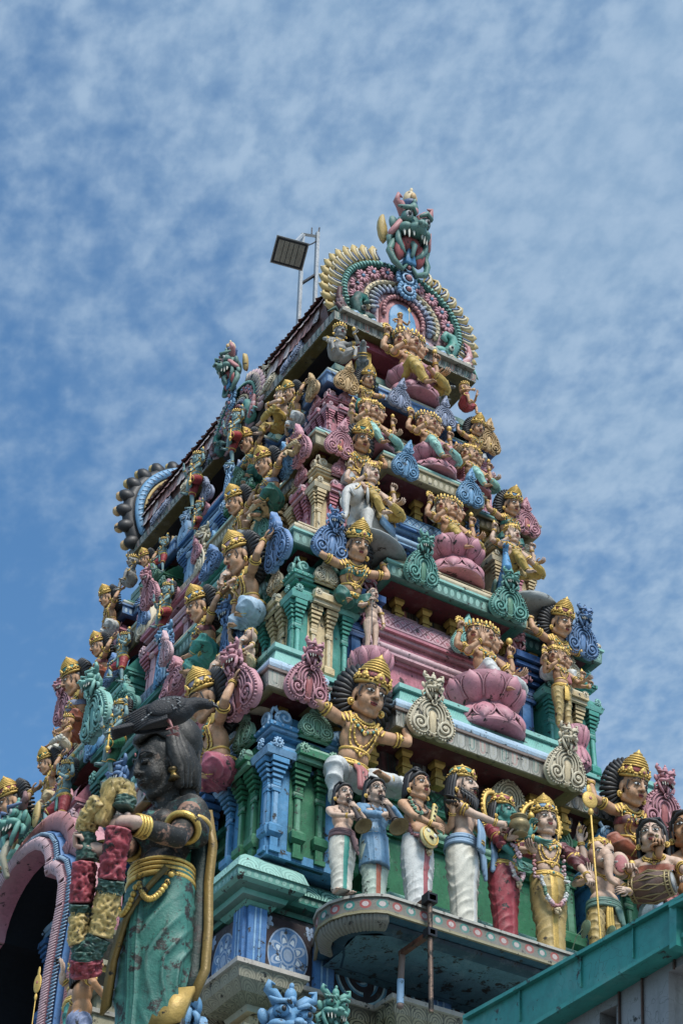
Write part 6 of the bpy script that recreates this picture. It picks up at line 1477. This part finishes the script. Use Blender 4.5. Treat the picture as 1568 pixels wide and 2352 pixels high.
# ------------------------------------------------------------------ balcony
BX0, BX1, BZ0, BZ1 = 4.7, 6.10, 10.54, 10.745
bal = thing('balcony', (0,0,0), 0, 'projecting balcony with a band of red and green roundels and peeling blue underside', 'balcony')
path = [(4.75,-2.0),(5.12,-2.18),(5.30,-2.31),(5.47,-2.37),(5.66,-2.36),(5.83,-2.29),(5.97,-2.18),(6.06,-2.06),(BX1,-1.97),(BX1,4.5),(4.7,4.5)]
q = MB(); ngon(q, path, BZ1, 'stone'); ngon(q, path, BZ0+.02, 'soffit', False); q.sweep(path, [(0,BZ0,'olive'),(.03,BZ0+.0,'olive'),(.03,BZ0+.03,'targets'),(.03,BZ1-.03,'stone'),(.05,BZ1-.03,'stone'),(.05,BZ1,'stone'),(0,BZ1+.002,'stone')]); q.build('slab', bal, 35)
q = MB(); pth = path[1:9]
for i in range(26):
    t = i/25*(len(pth)-1); k = min(int(t), len(pth)-2); p = V(pth[k]).lerp(V(pth[k+1]), t-k); c = V((5.45,-1.75)); o = (p-c).normalized()
    rs = []
    q.tube([(p.x-o.x*.02,p.y-o.y*.02,BZ0-.0),(p.x-o.x*.04,p.y-o.y*.04,BZ0-.05),(p.x-o.x*.12,p.y-o.y*.12,BZ0-.10)], [.035,.04,.03], 'corbel', 7)
q.build('lotus_corbel', bal, 60)
q = MB(); n = 30
cg = [(4.8,-1.85),(5.12,-2.0),(5.3,-2.12),(5.47,-2.17),(5.62,-2.16),(5.75,-2.10),(5.85,-2.0),(5.92,-1.9),(5.95,4.4),(4.75,4.4)]
q.sweep(cg, [(.02,BZ0+.01,'soffit'),(.0,BZ0-.03,'soffit'),(-.12,BZ0-.05,'soffitpeel'),(-.12,BZ0-.048,'soffitpeel')]); ngon(q, [(4.7,-1.95),(5.2,-1.97),(5.62,-2.03),(5.80,-1.75),(5.82,4.3),(4.7,4.3)], BZ0-.046, 'soffitpeel', False); q.build('underside', bal, 60)
# broken down-pipe and rusty clamp hanging from the balcony
pp_ = thing('drain_pipe', (6.22,-1.52,0), 0, 'rusty metal pipe held by clamps on the balcony edge', 'pipe')
paint('rustmetal', (.16,.10,.07), metal=.5, rough=.45, dirt_shade=.9, mildew=.5)
q = MB(); q.tube([(0,0,9.55),(0,0,10.88)], .027, 'rustmetal', 10, round_=False); q.build('pipe', pp_, 60)
q = MB(); q.box(-.35,.06,-.04,.04,10.76,10.82,'rust'); q.box(-.06,.06,-.06,.06,10.74,10.84,'darkmetal'); q.box(-.55,.05,-.03,.03,10.38,10.43,'rust'); q.box(-.05,.05,-.055,.055,10.36,10.45,'darkmetal'); q.build('clamp', pp_, 30)
q = MB(); q.tube([(-.52,0,10.40),(-.55,0,10.1)], .035, 'rust', 8); q.tube([(-.55,0,10.12),(-.56,0,9.86)], .038, 'lblue', 10, round_=False); q.ell((-.56,0,9.84),(.04,.04,.04),'rust',8,6); q.build('pipe_stub', pp_, 60)
tag(pp_, None)
q = MB()
for s,(x,y) in enumerate(((6.2,.32),(6.25,.62))):
    q.tube([(x,y,BZ1),(x+.06,y+.02,BZ1+.14),(x+.14,y+.05,BZ1+.20)], .006, 'leafg', 5); q.M = Matrix.Translation((x+.18,y+.05,BZ1+.18)) @ Matrix.Rotation(R(30),4,'Y'); q.plate(smoothpoly([(0,-.13),(.09,.0),(.07,.08),(0,.11),(-.07,.08),(-.09,0)],1), -.004, .004, 'leafg', .002); q.M = Matrix.Identity(4)
tag(q.build('weed', None, 60), 'small heart-leaved weed growing on the balcony edge', 'plant')
# ------------------------------------------------------------------ arch of the gateway (long face)
AY = 3.42
arch = thing('gateway_arch', (0,-AY,0), 0, 'cusped arch with pink and blue feathered rim around a dark opening', 'archway')
def archpts(k, z0=7.2):     # cusped outline, k scales it out from the opening
    P_ = [(1.38,z0),(1.38,11.2),(1.44,11.7),(1.50,12.1),(1.48,12.4),(1.35,12.62),(1.15,12.76),(.97,12.80),(.95,12.95),(.86,13.13),(.70,13.29),(.48,13.41),(.24,13.47),(0,13.48)]
    nrm = [(1,0),(1,0),(1,-.02),(1,.05),(.9,.35),(.6,.75),(.45,.9),(.75,.66),(.97,.2),(.85,.5),(.65,.75),(.4,.9),(.2,.98),(0,1)]
    out = [(x+V(n_).normalized().x*k, z+V(n_).normalized().y*k) for (x,z),n_ in zip(P_,nrm)]
    return out+[(-x,z) for x,z in out[::-1][1:]]
q = MB()
def band(mb, k0, k1, y0, y1, m):
    a = archpts(k0); b_ = archpts(k1); n = len(a); vs = [(x,y0,z) for x,z in a]+[(x,y1,z) for x,z in b_]; mb.add(vs, [(i,n+i,n+i+1,i+1) for i in range(n-1)], m)
band(q,-.0,.0,.0,-.30,'pink'); band(q,.0,.16,-.30,-.30,'lpink'); band(q,.16,.18,-.30,-.22,'pink'); band(q,.18,.26,-.22,-.22,'blue'); band(q,.26,.30,-.22,-.12,'blue'); band(q,.30,.52,-.12,-.12,'rose'); band(q,.52,.55,-.12,.3,'pink')
o = q.build('arch_ring', arch, 40)
q = MB(); a = archpts(.02); b_ = archpts(.50)
def along(pts, d):
    out = []; acc = 0
    for i in range(len(pts)-1):
        p, r_ = V(pts[i]), V(pts[i+1]); L_ = (r_-p).length; t = d-acc
        while t < L_: out.append((p.lerp(r_, t/L_), (r_-p).normalized())); t += d
        acc = L_-(t-d)
    return out
for k_, m, r0, yy, ln in ((.02,'lpink',.019,-.30,.14),(.31,'rose',.022,-.14,.24),(.19,'lblue',.016,-.24,.05)):
    for p, t in along(archpts(k_), .034 if ln > .1 else .045):
        if p.y < 10.4: continue
        nn = V((-t.y, t.x))*(-1); nn = nn if nn.dot(p-V((0,12.2))) > 0 else -nn
        q.tube([(p.x,yy,p.y),(p.x+nn.x*ln*.6-t.x*.02,yy-.045,p.y+nn.y*ln*.6-t.y*.02),(p.x+nn.x*ln+t.x*.02,yy-.0,p.y+nn.y*ln+t.y*.02)], [r0*.8,r0,r0*.6], m, 5)
q.build('feathered_rim', o, 180)
q = MB(); mask(q,'teal',(0,-.42,13.86),1.25,full=True,teeth='offwhite',mouth='red',brow='dblue',horn='dred'); q.ell((.34,-.3,14.0),(.10,.04,.2),'yellow',8,6); q.ell((-.34,-.3,14.0),(.10,.04,.2),'yellow',8,6)
q.tube([(0,-.5,13.65),(0,-.55,13.45),(0,-.45,13.2)],[.06,.05,.04],'lightolive',8); q.build('monster_mask', arch, 180)
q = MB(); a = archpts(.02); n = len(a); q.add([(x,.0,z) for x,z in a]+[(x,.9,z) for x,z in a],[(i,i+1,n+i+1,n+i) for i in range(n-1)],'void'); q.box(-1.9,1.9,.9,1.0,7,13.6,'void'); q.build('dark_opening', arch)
# pillar to the right of the arch
pil = thing('gateway_pillar', ony(252,2170,-3.75), 0, 'cream moulded pillar with lotus capital right of the dark arch', 'pillar')
q = MB()
for z0_,z1_,w,w1,m in ((.0,.05,.24,.26,'lightolive'),(-.28,.0,.14,.24,'bpetal'),(-.34,-.28,.18,.18,'lightolive'),(-.44,-.34,.13,.14,'yellow'),(-.60,-.44,.13,.21,'bpetal'),(-.66,-.60,.21,.21,'stone'),(-.85,-.66,.12,.13,'lightolive'),(-.9,-.85,.20,.20,'stone'),(-1.3,-.9,.17,.17,'lightolive'),(-1.36,-1.3,.21,.21,'stone'),(-5,-1.36,.16,.16,'lightolive')):
    q.add([(-w,-w,z0_),(w,-w,z0_),(w,w,z0_),(-w,w,z0_),(-w1,-w1,z1_),(w1,-w1,z1_),(w1,w1,z1_),(-w1,w1,z1_)],[(3,2,1,0),(4,5,6,7),(0,1,5,4),(1,2,6,5),(2,3,7,6),(3,0,4,7)],m)
q.build('shaft', pil)
S('S', dict(pose='stand', cover='full', cloth='slate', crn=None, hair='long', belt=False, neck=0, skin='tan', arms=[(1,(.50,.04,.02),(1,.6,-.4),(.8,.0,.2),(0,1,0),'grip'),(-1,(-.24,-.22,.15),(-1,.3,-.2),(0,-.6,.4),(0,-1,0),'relax')]), 160, 2530, 2205, -4.3, 'long-haired figure seen from behind holding a gold spear at the foot of the arch', 165, None, key='back', over=dict(headk='man'))
S('S', dict(pose='stand', cover='full', cloth='teal', crn='mid', band='gold', hair=None, skin='pskin', arms=[ABH], attrs=[]), 158, 2560, 2130, -3.9, 'crowned figure in the shadow behind the spear holder', -40, None, key='shad')
lp = ony(160,2530,-4.3); q = MB(); q.box(-1.2,.75,-.45,1.1,-.3,0,'stone'); q.box(-1.1,.65,-.38,1.1,-6,-.3,'lightolive'); tag(q.build('stone_ledge', None, 35, lp), 'plain stone ledge at the foot of the arch below the spear', 'stone ledge')
p = ony(92,2222,-4.15); q = MB(); attr(q,'spear',(0,0,-.95),Matrix.Identity(4)); tag(q.build('spear', None, 180, p, R(30), (.62,.62,1.15)), 'gold leaf-headed spear standing in front of the dark arch', 'spear')
# ------------------------------------------------------------------ garland bearer in the sari, on the porch pillar nearer the street
def at(u, v, t=12.0): return CPOS + ray(u, v)*t
paint('whead', (.17,.11,.075), mildew=1.1, dirt_shade=1, edge=.3, bump=.6, light=(.3,.28,.24)); paint('wskin', (.36,.18,.11), mildew=.80, dirt_shade=.9, edge=.1); paint('whair', (.035,.03,.026), mildew=.9, dirt_shade=.6, edge=.5, light=(.25,.23,.2)); paint('wteal', (.03,.20,.155), dirt_shade=.8, edge=.35, mildew=.35, wrinkle=.1)
paint('wclean', (.64,.38,.26), dirt_shade=.7, mildew=.12); paint('wtealm', (.03,.16,.13), dirt_shade=.8, mildew=1.0); paint('wgold', PAL['gold'], metal=.55, rough=.4, dirt_shade=.9, edge=.6, mildew=.15); paint('wgoldf', (.56,.36,.08), metal=.2, rough=.45, dirt_shade=.3, edge=.5, mildew=.08, light=(.9,.7,.3)); paint('blackout',(.02,.018,.017))
PW = at(368, 2050); sW = 1.36
def wl(p): return Matrix.Rotation(R(-22),3,'Z') @ ((p-PW)/sW)
W = thing('garland_bearer', PW, R(22), 'large mildewed woman in a teal sari holding up a thick flower garland', 'statue', None, sW)
TM = Euler((R(3),0,0)).to_matrix().to_4x4()
b = MB(); k = 'wskin'
b.ell((0,0,0),(.15,.12,.12),k,16,10); b.ell((0,-.01,.12),(.125,.10,.13),k,16,10); b.ell((0,0,.29),(.155,.115,.15),k,16,10)
for s in (-1,1): b.ell((s*.075,-.10,.31),(.07,.07,.068),k,12,8); b.tube([(s*.11,.01,.43),(0,.01,.50)],[.06,.05],k)
b.tube([(-.14,0,.405),(.14,0,.405)],.062,k); b.tube([(0,.01,.43),(0,-.01,.60)],[.062,.052],k,12)
a_, f_, n_ = remesh(b,.009,5); body = MB(); body.add(a_,f_,k)
arm = MB(); gold = MB()
for side, T, hint, fd in ((1,wl(at(300,1890,11.62)),(.5,.1,-1.2),(-1,-.15,.15)),(-1,wl(at(216,1962,11.60)),(-.3,.2,-1),(-.6,-.6,.15))):
    S_ = V((side*.165,0,.39)); E_, W_ = ik(S_,T,.30,.28,hint); arm.tube([S_,S_.lerp(E_,.4),E_,E_.lerp(W_,.3),W_],[.072,.066,.052,.054,.036],k,14)
    hnd = MB(); fdv = V(fd).normalized(); hand(hnd, W_, fdv, (0,1,0) if side == 1 else (.6,.5,0), 'grip', -side, 'wclean', 1.38, 8); body.join(hnd); HW = W_
    for q_,r_ in ((.70,.050),(.76,.049),(.82,.048),(.88,.046)): ring(gold, E_.lerp(W_,q_), W_-E_, r_, .010, 'wgold', 18, 6)
    ring(gold, S_.lerp(E_,.62), E_-S_, .074, .019, 'wgold', 20, 8, flat=1.0)
a_, f_, n_ = remesh(arm,.009,3); body.add(a_,f_,k)
hp = MB(); hr = MB(); cr = MB(); HM = TM @ Matrix.Translation((-.015,-.03,.665)) @ Euler((R(15),0,R(-18))).to_matrix().to_4x4() @ Matrix.Diagonal((1.34,1.34,1.40,1))
head(hp, gold, MB(), HM, 'woman', 'whead', ear=False); grimy = {'eyewhite':paint('eyegrime',(.16,.14,.11),mildew=.8,edge=0),'lip':paint('lipgrime',(.10,.03,.025),mildew=.8,edge=0)}; hp.mats = [grimy.get(m_.name, m_) for m_ in hp.mats]; body.join(hp)
g = MB()
for s in (-1,1): g.lathe([(.003,0),(.016,-.004),(.02,-.016),(.008,-.022),(.012,-.03),(.026,-.05),(.004,-.052)],'wgold',12,(s*.09,-.01,-.03))
gold.join(g, HM)
h = MB()
for i in range(17):     # combed hair, parted, falling behind
    t = (i-8)/8; a = R(90-t*100); x, y = math.cos(a)*.092, math.sin(a)*.10+.01
    h.tube([(t*.012,-.078,.108),(x*.62,-.03,.140),(x*1.0,y*.6+.02,.098),(x*1.08,y+.01,.03),(x*1.10,y+.02,-.03),(x*.95,y+.02,-.09)],[.014,.024,.026,.028,.026,.016],'whair',7)
h.ell((0,.03,.045),(.092,.10,.09),'whair',16,10); h.ell((.03,.10,.10),(.080,.080,.095),'whair',20,14)
for i in range(9): a=2*PI*i/9; h.tube([(.02+.02*math.cos(a),.12,.14+.02*math.sin(a)),(.02+.062*math.cos(a),.13+.02*math.sin(a),.07+.06*math.sin(a)),(.02+.04*math.cos(a),.13,.0+.04*math.sin(a))],[.010,.014,.010],'whair',6)
h.tube([(.0,.07,.0),(.01,.08,-.08),(.02,.06,-.16)],[.06,.05,.03],'whair',12)
for k_ in range(len(h.v)):
    for r_ in range(len(h.v[k_])):
        p_ = V(h.v[k_][r_]); h.v[k_][r_] = p_+noise.noise_vector(p_*24)*.011+noise.noise_vector(p_*60)*.004
hr.join(h, HM)
gm = MB(); skirt(gm,'wteal','wteal',1.12,1.25,140,130,diag=True)
dr = MB()      # pallu over the left shoulder, with gold borders
bl = MB(); bl.ell((0,0,.285),(.163,.125,.14),'wtealm',16,10); bl.tube([(-.13,0,.40),(.14,0,.40)],.076,'wtealm'); bl.ell((0,-.085,.31),(.155,.085,.085),'wtealm',14,8); bl.tube([(.165,0,.40),(.185,.0,.27)],[.080,.082],'wtealm',12); bl.tube([(-.165,0,.40),(-.18,-.03,.33)],[.08,.078],'wtealm',12)
a_, f_, n_ = remesh(bl,.009,5); dr.add(fold(a_,n_,.010,26,(.8,.2,.9)),f_,'wtealm')
def strip(mb, pts, dirs, w, m, th=.008, ripple=0):
    vs=[];fs=[];n=len(pts)
    for i,(p,dv) in enumerate(zip(pts,dirs)):
        p=V(p); dv=V(dv).normalized(); t=(V(pts[min(i+1,n-1)])-V(pts[max(i-1,0)])).normalized(); nn=t.cross(dv).normalized()
        for q_,o in ((-w,th),(w,th),(w,-th),(-w,-th)): vs.append(p+dv*q_+nn*(o+ripple*math.sin(i*1.7)))
    for i in range(n-1):
        for j in range(4): kx=(j+1)%4; fs.append((i*4+j,i*4+kx,(i+1)*4+kx,(i+1)*4+j))
    fs += [(0,3,2,1),((n-1)*4,(n-1)*4+1,(n-1)*4+2,(n-1)*4+3)]
    mb.add(vs,fs,m)
# pallu band round the upper arm and down the back
ring(dr, (.172,.0,.300), (.12,-.1,-1), .080, .017, 'wgoldf', 22, 8)
c_ = [(.12,.09,.44),(.145,.11,.25),(.14,.12,.05),(.170,.10,-.20),(.172,.09,-.42),(.165,.04,-.58)]
strip(dr, c_, [(.78,.62,0)]*6, .050, 'wteal', .012); strip(dr, [(x+.052+.008*math.sin(i*2.1),y+.015,z) for i,(x,y,z) in enumerate(c_)], [(.78,.62,0)]*6, .022, 'wgoldf', .014)
strip(dr, [(.175,.0,-.55),(.165,-.03,-.64),(.15,-.05,-.73)], [(.80,.55,.1)]*3, .072, 'wgoldf', .022); strip(dr, [(.16,-.02,-.70),(.15,-.02,-.80)], [(.9,.3,0)]*2, .06, 'wtealm', .02)
dg = [(.12,-.125,.02),(.04,-.155,-.08),(-.05,-.172,-.22),(-.12,-.150,-.40),(-.17,-.11,-.60)]
strip(dr, dg, [(.8,0,.55)]*5, .030, 'wgoldf', .014)
for zz,rr in ((.10,.012),(.075,.012),(.05,.012),(.02,.018)): ring(gold,(0,0,zz),(0,.05,1),.166,rr,'wgold',30,7,flat=.84)
for (x0,x1,dp) in ((-.13,.03,.17),(.03,.17,.13)):
    for i in range(17):
        t=i/16; x=x0+(x1-x0)*t; z=-.01-dp*math.sin(PI*t)**.7; y=-.155*math.sqrt(max(0,1-(x/.20)**2))-.035; gold.ell((x,y,z),(.016,.016,.016),'wgold',8,6)
for m_, nm in ((body,'body'),(gold,'jewellery'),(hr,'hair'),(gm,'sari'),(dr,'shawl')): m_.build(nm, W, 180)
# garland held up in both hands
gl = thing('flower_garland', at(255,1900,11.6), 0, 'thick garland of red, yellow and green flowers held by the sari statue', 'garland')
gl.location = (0,0,0)
paint('gred', (.44,.04,.06), dirt_shade=.8, edge=.55, light=(.62,.35,.38)); paint('gyel', (.66,.44,.10), dirt_shade=.9, edge=.7, light=(.9,.75,.5)); paint('ggrn', (.03,.12,.085), dirt_shade=.8, edge=.4)
rnd = random.Random(5)
def fl_tube(mb, pxs, t0, rad, m):
    pts = [at(u,v,t) for u,v,t in pxs]; n = 34; P2 = []
    for i in range(n+1):
        q_ = i/n*(len(pts)-1); k_ = min(int(q_),len(pts)-2); P2.append(pts[k_].lerp(pts[k_+1],q_-k_))
    rs = []; m_ = 52
    for i,p in enumerate(P2):
        t = (P2[min(i+1,n)]-P2[max(i-1,0)]).normalized(); u_ = (V((0,0,1))-t*t.z); u_ = V((0,1,0))-t*t.y; u_.normalize(); sd = t.cross(u_)
        r_ = rad*(.72 if i in (0,n) else 1)
        row = []
        for j in range(m_):
            a = 2*PI*j/m_; dirv = sd*math.cos(a)-u_*math.sin(a); pp0 = p+dirv*r_
            nz = 1-abs(noise.noise(pp0*17))*2.2; nz2 = 1-abs(noise.noise(pp0*34))*2; nz3 = noise.noise(pp0*80)
            row.append(p+dirv*(r_*(.86+nz*.18+nz2*.17+nz3*.08)))
        rs.append(row)
    mb.rings(rs, m)
SEG = [('gyel',[(232,1896,11.7),(258,1806,11.8),(288,1810,11.8),(290,1838,11.75)],.060),('ggrn',[(290,1835,11.75),(284,1858,11.7)],.062),('gyel',[(236,1838,11.75),(205,1880,11.75),(194,1912,11.75)],.066),('ggrn',[(194,1908,11.75),(200,1945,11.7),(200,1980,11.65)],.062),
 ('gred',[(276,1900,11.6),(262,1965,11.55),(255,2024,11.5)],.076),('ggrn',[(256,2018,11.5),(250,2052,11.5)],.076),('gyel',[(251,2048,11.5),(240,2100,11.45),(228,2152,11.42)],.074),
 ('gred',[(197,1980,11.6),(191,2030,11.55),(188,2078,11.5)],.070),('ggrn',[(188,2074,11.5),(188,2100,11.5)],.070),('gyel',[(187,2096,11.5),(184,2135,11.45),(186,2172,11.42)],.068),
 ('ggrn',[(186,2168,11.42),(196,2190,11.40)],.070),('ggrn',[(226,2150,11.42),(206,2190,11.40)],.075),('ggrn',[(200,2180,11.4),(200,2205,11.4)],.085),('gred',[(198,2200,11.4),(198,2225,11.4),(200,2242,11.4)],.090)]
for m,px,r_ in SEG:
    q = MB(); fl_tube(q, px, 0, r_, m); q.build('flower_segment', gl, 180)
# pillar below the statue
q = MB(); fz = PW.z-1.28*sW
for z0_,z1_,w in ((0,.4,.7),(.4,fz-.5,.5),(fz-.5,fz-.35,.6),(fz-.35,fz-.12,.52),(fz-.12,fz+.02,.62)): q.box(-w,w,-w,w,z0_,z1_,'lightolive')
tag(q.build('porch_pillar', None, 30, (PW.x,PW.y,0), R(0)), 'square pillar carrying the sari statue', 'pillar')
# pigeon
paint('feather', (.022,.023,.027), dirt_shade=.2, edge=.2, rough=.6, bump=.5, bscale=90, light=(.08,.08,.09)); paint('featherspeck', (.025,.026,.03), dirt_shade=.1, edge=.1, light=(.1,.1,.1)); paint('featherpale', (.13,.135,.15), dirt_shade=.2, edge=.3)
paint('neckf', (.02,.024,.028), metal=.2, rough=.38, dirt_shade=.1, edge=.1); paint('redfoot', (.36,.06,.06), dirt_shade=.3)
PB = at(386, 1640, 11.9)
Bd = thing('pigeon', PB, R(149), 'dark grey pigeon bending forward on the head of the sari statue', 'pigeon', None, .72); Bd.rotation_euler = (R(-9),0,R(149))
b = MB(); k='feather'
b.ell((0,-.02,.0),(.115,.20,.115),k,18,12); b.ell((0,-.13,.03),(.10,.12,.105),k); b.tube([(0,-.18,.05),(0,-.27,.075),(0,-.33,.07)],[.085,.062,.052],k,12); b.ell((0,-.365,.055),(.046,.056,.048),k,12,8); b.tube([(0,.05,-.02),(0,.25,-.09)],[.10,.05],k,12)
a_,f_,n_ = remesh(b,.008,4); q = MB(); q.add(a_,f_,k)
q.tube([(0,-.40,.045),(0,-.445,.02),(0,-.455,.0)],[.018,.012,.004],'darkmetal',8); q.ell((0,-.412,.058),(.014,.014,.010),'lgrey',8,6)
for s in (-1,1): q.ell((s*.041,-.385,.068),(.008,.012,.012),'orange',8,6); q.ell((s*.046,-.386,.068),(.005,.006,.006),'black',6,4)
q.build('body', Bd, 180)
for s in (-1,1):
    q = MB(); q.ell((s*.095,.0,.025),(.035,.19,.095),'feather',16,10,rot=(R(-14),0,s*-.1))
    for i in range(9): q.tube([(s*(.11-.002*i),.02,.075-.022*i),(s*(.105-.004*i),.20,.03-.020*i),(s*(.07-.006*i),.42-.015*i,-.045-.014*i)],[.018,.017,.006],'feather',6,flat=.45)
    rn = random.Random(9)
    for i in range(46):
        y = -.12+rn.random()*.24; z = .09-rn.random()*.12-max(0,y)*.15; x = .117*math.sqrt(max(0.05,1-((y+.02)/.25)**2*0.6-((z-.03)/.13)**2*.5))
        q.ell((s*(x+.008),y,z),(.006,.013,.007),'featherpale',6,4,rot=(rn.random(),0,rn.random()))
    for j in range(7): q.ell((s*.118,.06+.028*j,.02-.022*j),(.007,.018,.008),'featherpale',6,4,rot=(-.6,0,0))
    q.build('wing', Bd, 180)
q = MB()
for i in range(7): x=(i-3)*.018; q.tube([(x*.5,.16,-.05),(x,.34,-.105),(x*1.5,.50,-.145)],[.022,.026,.018],'feather',6,flat=.3)
q.build('tail', Bd, 180)
for s in (-1,1):
    q = MB(); q.tube([(s*.045,.0,-.09),(s*.05,-.02,-.15),(s*.05,-.03,-.185)],[.022,.012,.010],'redfoot',8)
    for a in (-35,0,35,180): q.tube([(s*.05,-.03,-.185),(s*.05+math.sin(R(a))*.05,-.03-math.cos(R(a))*.055,-.195)],[.009,.006],'redfoot',6)
    q.build('leg', Bd, 180)
# ------------------------------------------------------------------ canopy in front, lower right
CY = -7.6
def cp(u, v, y=CY): return ony(u, v, y)
paint('canopyteal', (.012,.30,.26), dirt_shade=.35, edge=.1, bump=.05, rough=.5); paint('canopygrey', (.27,.275,.28), dirt_shade=.5, edge=.2, rough=.65, bump=.15); paint('rustline', (.10,.045,.025), mildew=.3)
can = thing('entrance_canopy', cp(1300,2300), 0, 'teal gutter beam over a weathered grey panelled canopy wall', 'canopy'); can.location = (0,0,0)
q = MB()
def prismq(mb, tl, tr, br, bl, y0, y1, m):
    F = [ony(u,v,y0) for u,v in (bl,br,tr,tl)]; Bk = [V((p.x,y1,p.z)) for p in F]
    mb.add(F+Bk, [(0,1,2,3),(7,6,5,4),(0,3,7,4),(1,5,6,2),(3,2,6,7),(0,4,5,1)], m)
prismq(q,(1062,2340),(1720,1972),(1720,2052),(1062,2442),CY,CY+.5,'canopyteal'); prismq(q,(1062,2332),(1720,1966),(1720,1973),(1062,2341),CY-.02,CY+.5,'canopyteal')
prismq(q,(1536,2082),(1552,2073),(1552,2170),(1536,2180),CY-.035,CY+.1,'canopyteal'); prismq(q,(1534,2076),(1568,2060),(1568,2067),(1534,2084),CY-.05,CY+.1,'canopyteal'); prismq(q,(1062,2441),(1720,2051),(1720,2060),(1062,2452),CY-.02,CY+.2,'canopyteal')
for uu in (1190,1330,1450,1620):      # sheet joints and bolts on the gutter
    tv = 2340+(1972-2340)*(uu-1062)/658; prismq(q,(uu,tv+2),(uu+2,tv+1),(uu+2,tv+76),(uu,tv+77),CY-.008,CY+.05,'canopyteal')
q.build('gutter_beam', can, 30)
q = MB()
def vt_(u): return 2444+(2053-2444)*(u-1062)/658
for u0,u1,vb in ((1062,1376,2900),(1376,1415,2326),(1415,1534,2900),(1534,1720,2232)):
    b0 = vb-(u0-1376)*.45 if vb == 2326 else (vb-(u0-1534)*.55 if vb == 2232 else vb); b1_ = vb-(u1-1376)*.45 if vb == 2326 else (vb-(u1-1534)*.55 if vb == 2232 else vb)
    prismq(q,(u0,vt_(u0)),(u1,vt_(u1)),(u1,b1_),(u0,b0),CY+.06,CY+.3,'canopygrey')
for u0,v0,u1,v1 in ((1469,2205,1477,2800),(1417,2236,1421,2800),(1545,2163,1543,2226)): prismq(q,(u0,v0),(u0+3,v0),(u1+3,v1),(u1,v1),CY+.052,CY+.058,'rustline')
prismq(q,(1062,2446),(1720,2055),(1720,2062),(1062,2455),CY+.045,CY+.058,'rustline')
prismq(q,(1100,2470),(1700,2120),(1700,3000),(1100,3000),CY+.6,CY+.65,'blackout'); q.build('grey_panel', can, 30)
q = MB(); p = ony(1450,2500,CY+.4); q.box(p.x-4,p.x+6,CY+.35,CY+.9,0,min(2.6,p.z-.3),'canopygrey'); q.build('lower_wall', can)
# ------------------------------------------------------------------ ground, sky, sun, camera
paint('pavement', (.17,.165,.155), edge=0, dirt_shade=.2)
q = MB(); q.quadgrid((-600,-600,0),(600,-600,0),(600,600,0),(-600,600,0),'pavement',0,1,0,1,4,4); tag(q.build('ground', None, 0), kind='structure')
for k_, v_ in list(MATS.items()): pass
SUN_EL, SUN_AZ = R(52), R(-8)      # azimuth counter-clockwise from +x
wd = bpy.data.worlds.new('World'); scene.world = wd; wd.use_nodes = True; nt = wd.node_tree; N = nt.nodes; Lk = nt.links
bg = N['Background']; sky = N.new('ShaderNodeTexSky'); sky.sky_type = 'NISHITA'; sky.sun_disc = False; sky.sun_elevation = SUN_EL; sky.sun_rotation = R(90)-SUN_AZ; sky.air_density = 1.1; sky.dust_density = .6; sky.ozone_density = 2.2
tc = N.new('ShaderNodeTexCoord'); sp = N.new('ShaderNodeSeparateXYZ'); Lk.new(tc.outputs['Generated'], sp.inputs[0])
zx = X(nt, sp.outputs[2]).max(.06)+.12; px = X(nt, sp.outputs[0])/zx; py = X(nt, sp.outputs[1])/zx
cb = N.new('ShaderNodeCombineXYZ'); Lk.new(px.o, cb.inputs[0]); Lk.new(py.o, cb.inputs[1])
rotm = N.new('ShaderNodeMapping'); rotm.inputs['Rotation'].default_value = (0,0,R(25)); rotm.inputs['Scale'].default_value = (1,1.25,1); Lk.new(cb.outputs[0], rotm.inputs[0])
big = tex_noise(nt, rotm.outputs[0], 1.2, 2, .5); mid = tex_noise(nt, rotm.outputs[0], 34, 3, .5, .2); fine = tex_noise(nt, rotm.outputs[0], 60, 4, .6)
wide = tex_noise(nt, rotm.outputs[0], 4.2, 5, .6, .6); cl = (big*.42)+(wide*.38)+(mid*.26)+(fine*.10)
ll = ray(-200,2100).normalized(); vd = N.new('ShaderNodeVectorMath'); vd.operation = 'DOT_PRODUCT'; Lk.new(tc.outputs['Generated'], vd.inputs[0]); vd.inputs[1].default_value = ll; gl_ = X(nt, vd.outputs['Value']).ss(.90,.995)
fac = ((cl-(gl_*.13)).ss(.39,.66))*(gl_*-.30+1.0)
sk = X(nt, sky.outputs[0])
deep = mixc(nt, 1.0, sk, (.85,1.25,1.42), 'MULTIPLY')
cloud = mixc(nt, (mid*.6+fine*.4).ss(.35,.68), (2.45,3.65,5.1), (3.35,4.5,5.85))
colr = mixc(nt, fac*.84, deep, cloud); Lk.new(colr.o, bg.inputs['Color']); bg.inputs['Strength'].default_value = .125
sl = bpy.data.lights.new('Sun','SUN'); sl.energy = 3.5; sl.angle = R(16); sl.color = (1,.96,.90); so = bpy.data.objects.new('Sun', sl); COL.objects.link(so)
sv = V((math.cos(SUN_EL)*math.cos(SUN_AZ), math.cos(SUN_EL)*math.sin(SUN_AZ), math.sin(SUN_EL))); so.rotation_euler = sv.to_track_quat('Z','Y').to_euler(); so.location = sv*60
cam = bpy.data.cameras.new('Camera'); co = bpy.data.objects.new('Camera', cam); COL.objects.link(co); co.location = CPOS
co.rotation_euler = Matrix((CRT, CUP, -CDIR)).transposed().to_euler(); cam.sensor_fit = 'VERTICAL'; cam.sensor_height = 36; cam.lens = CF/2352*36; cam.clip_end = 3000; cam.clip_start = .1
scene.camera = co
scene.view_settings.view_transform = 'Standard'; scene.view_settings.look = 'None'; scene.view_settings.exposure = 0
scene.cycles.use_denoising = True; scene.cycles.max_bounces = 5; scene.cycles.diffuse_bounces = 4; scene.cycles.glossy_bounces = 2
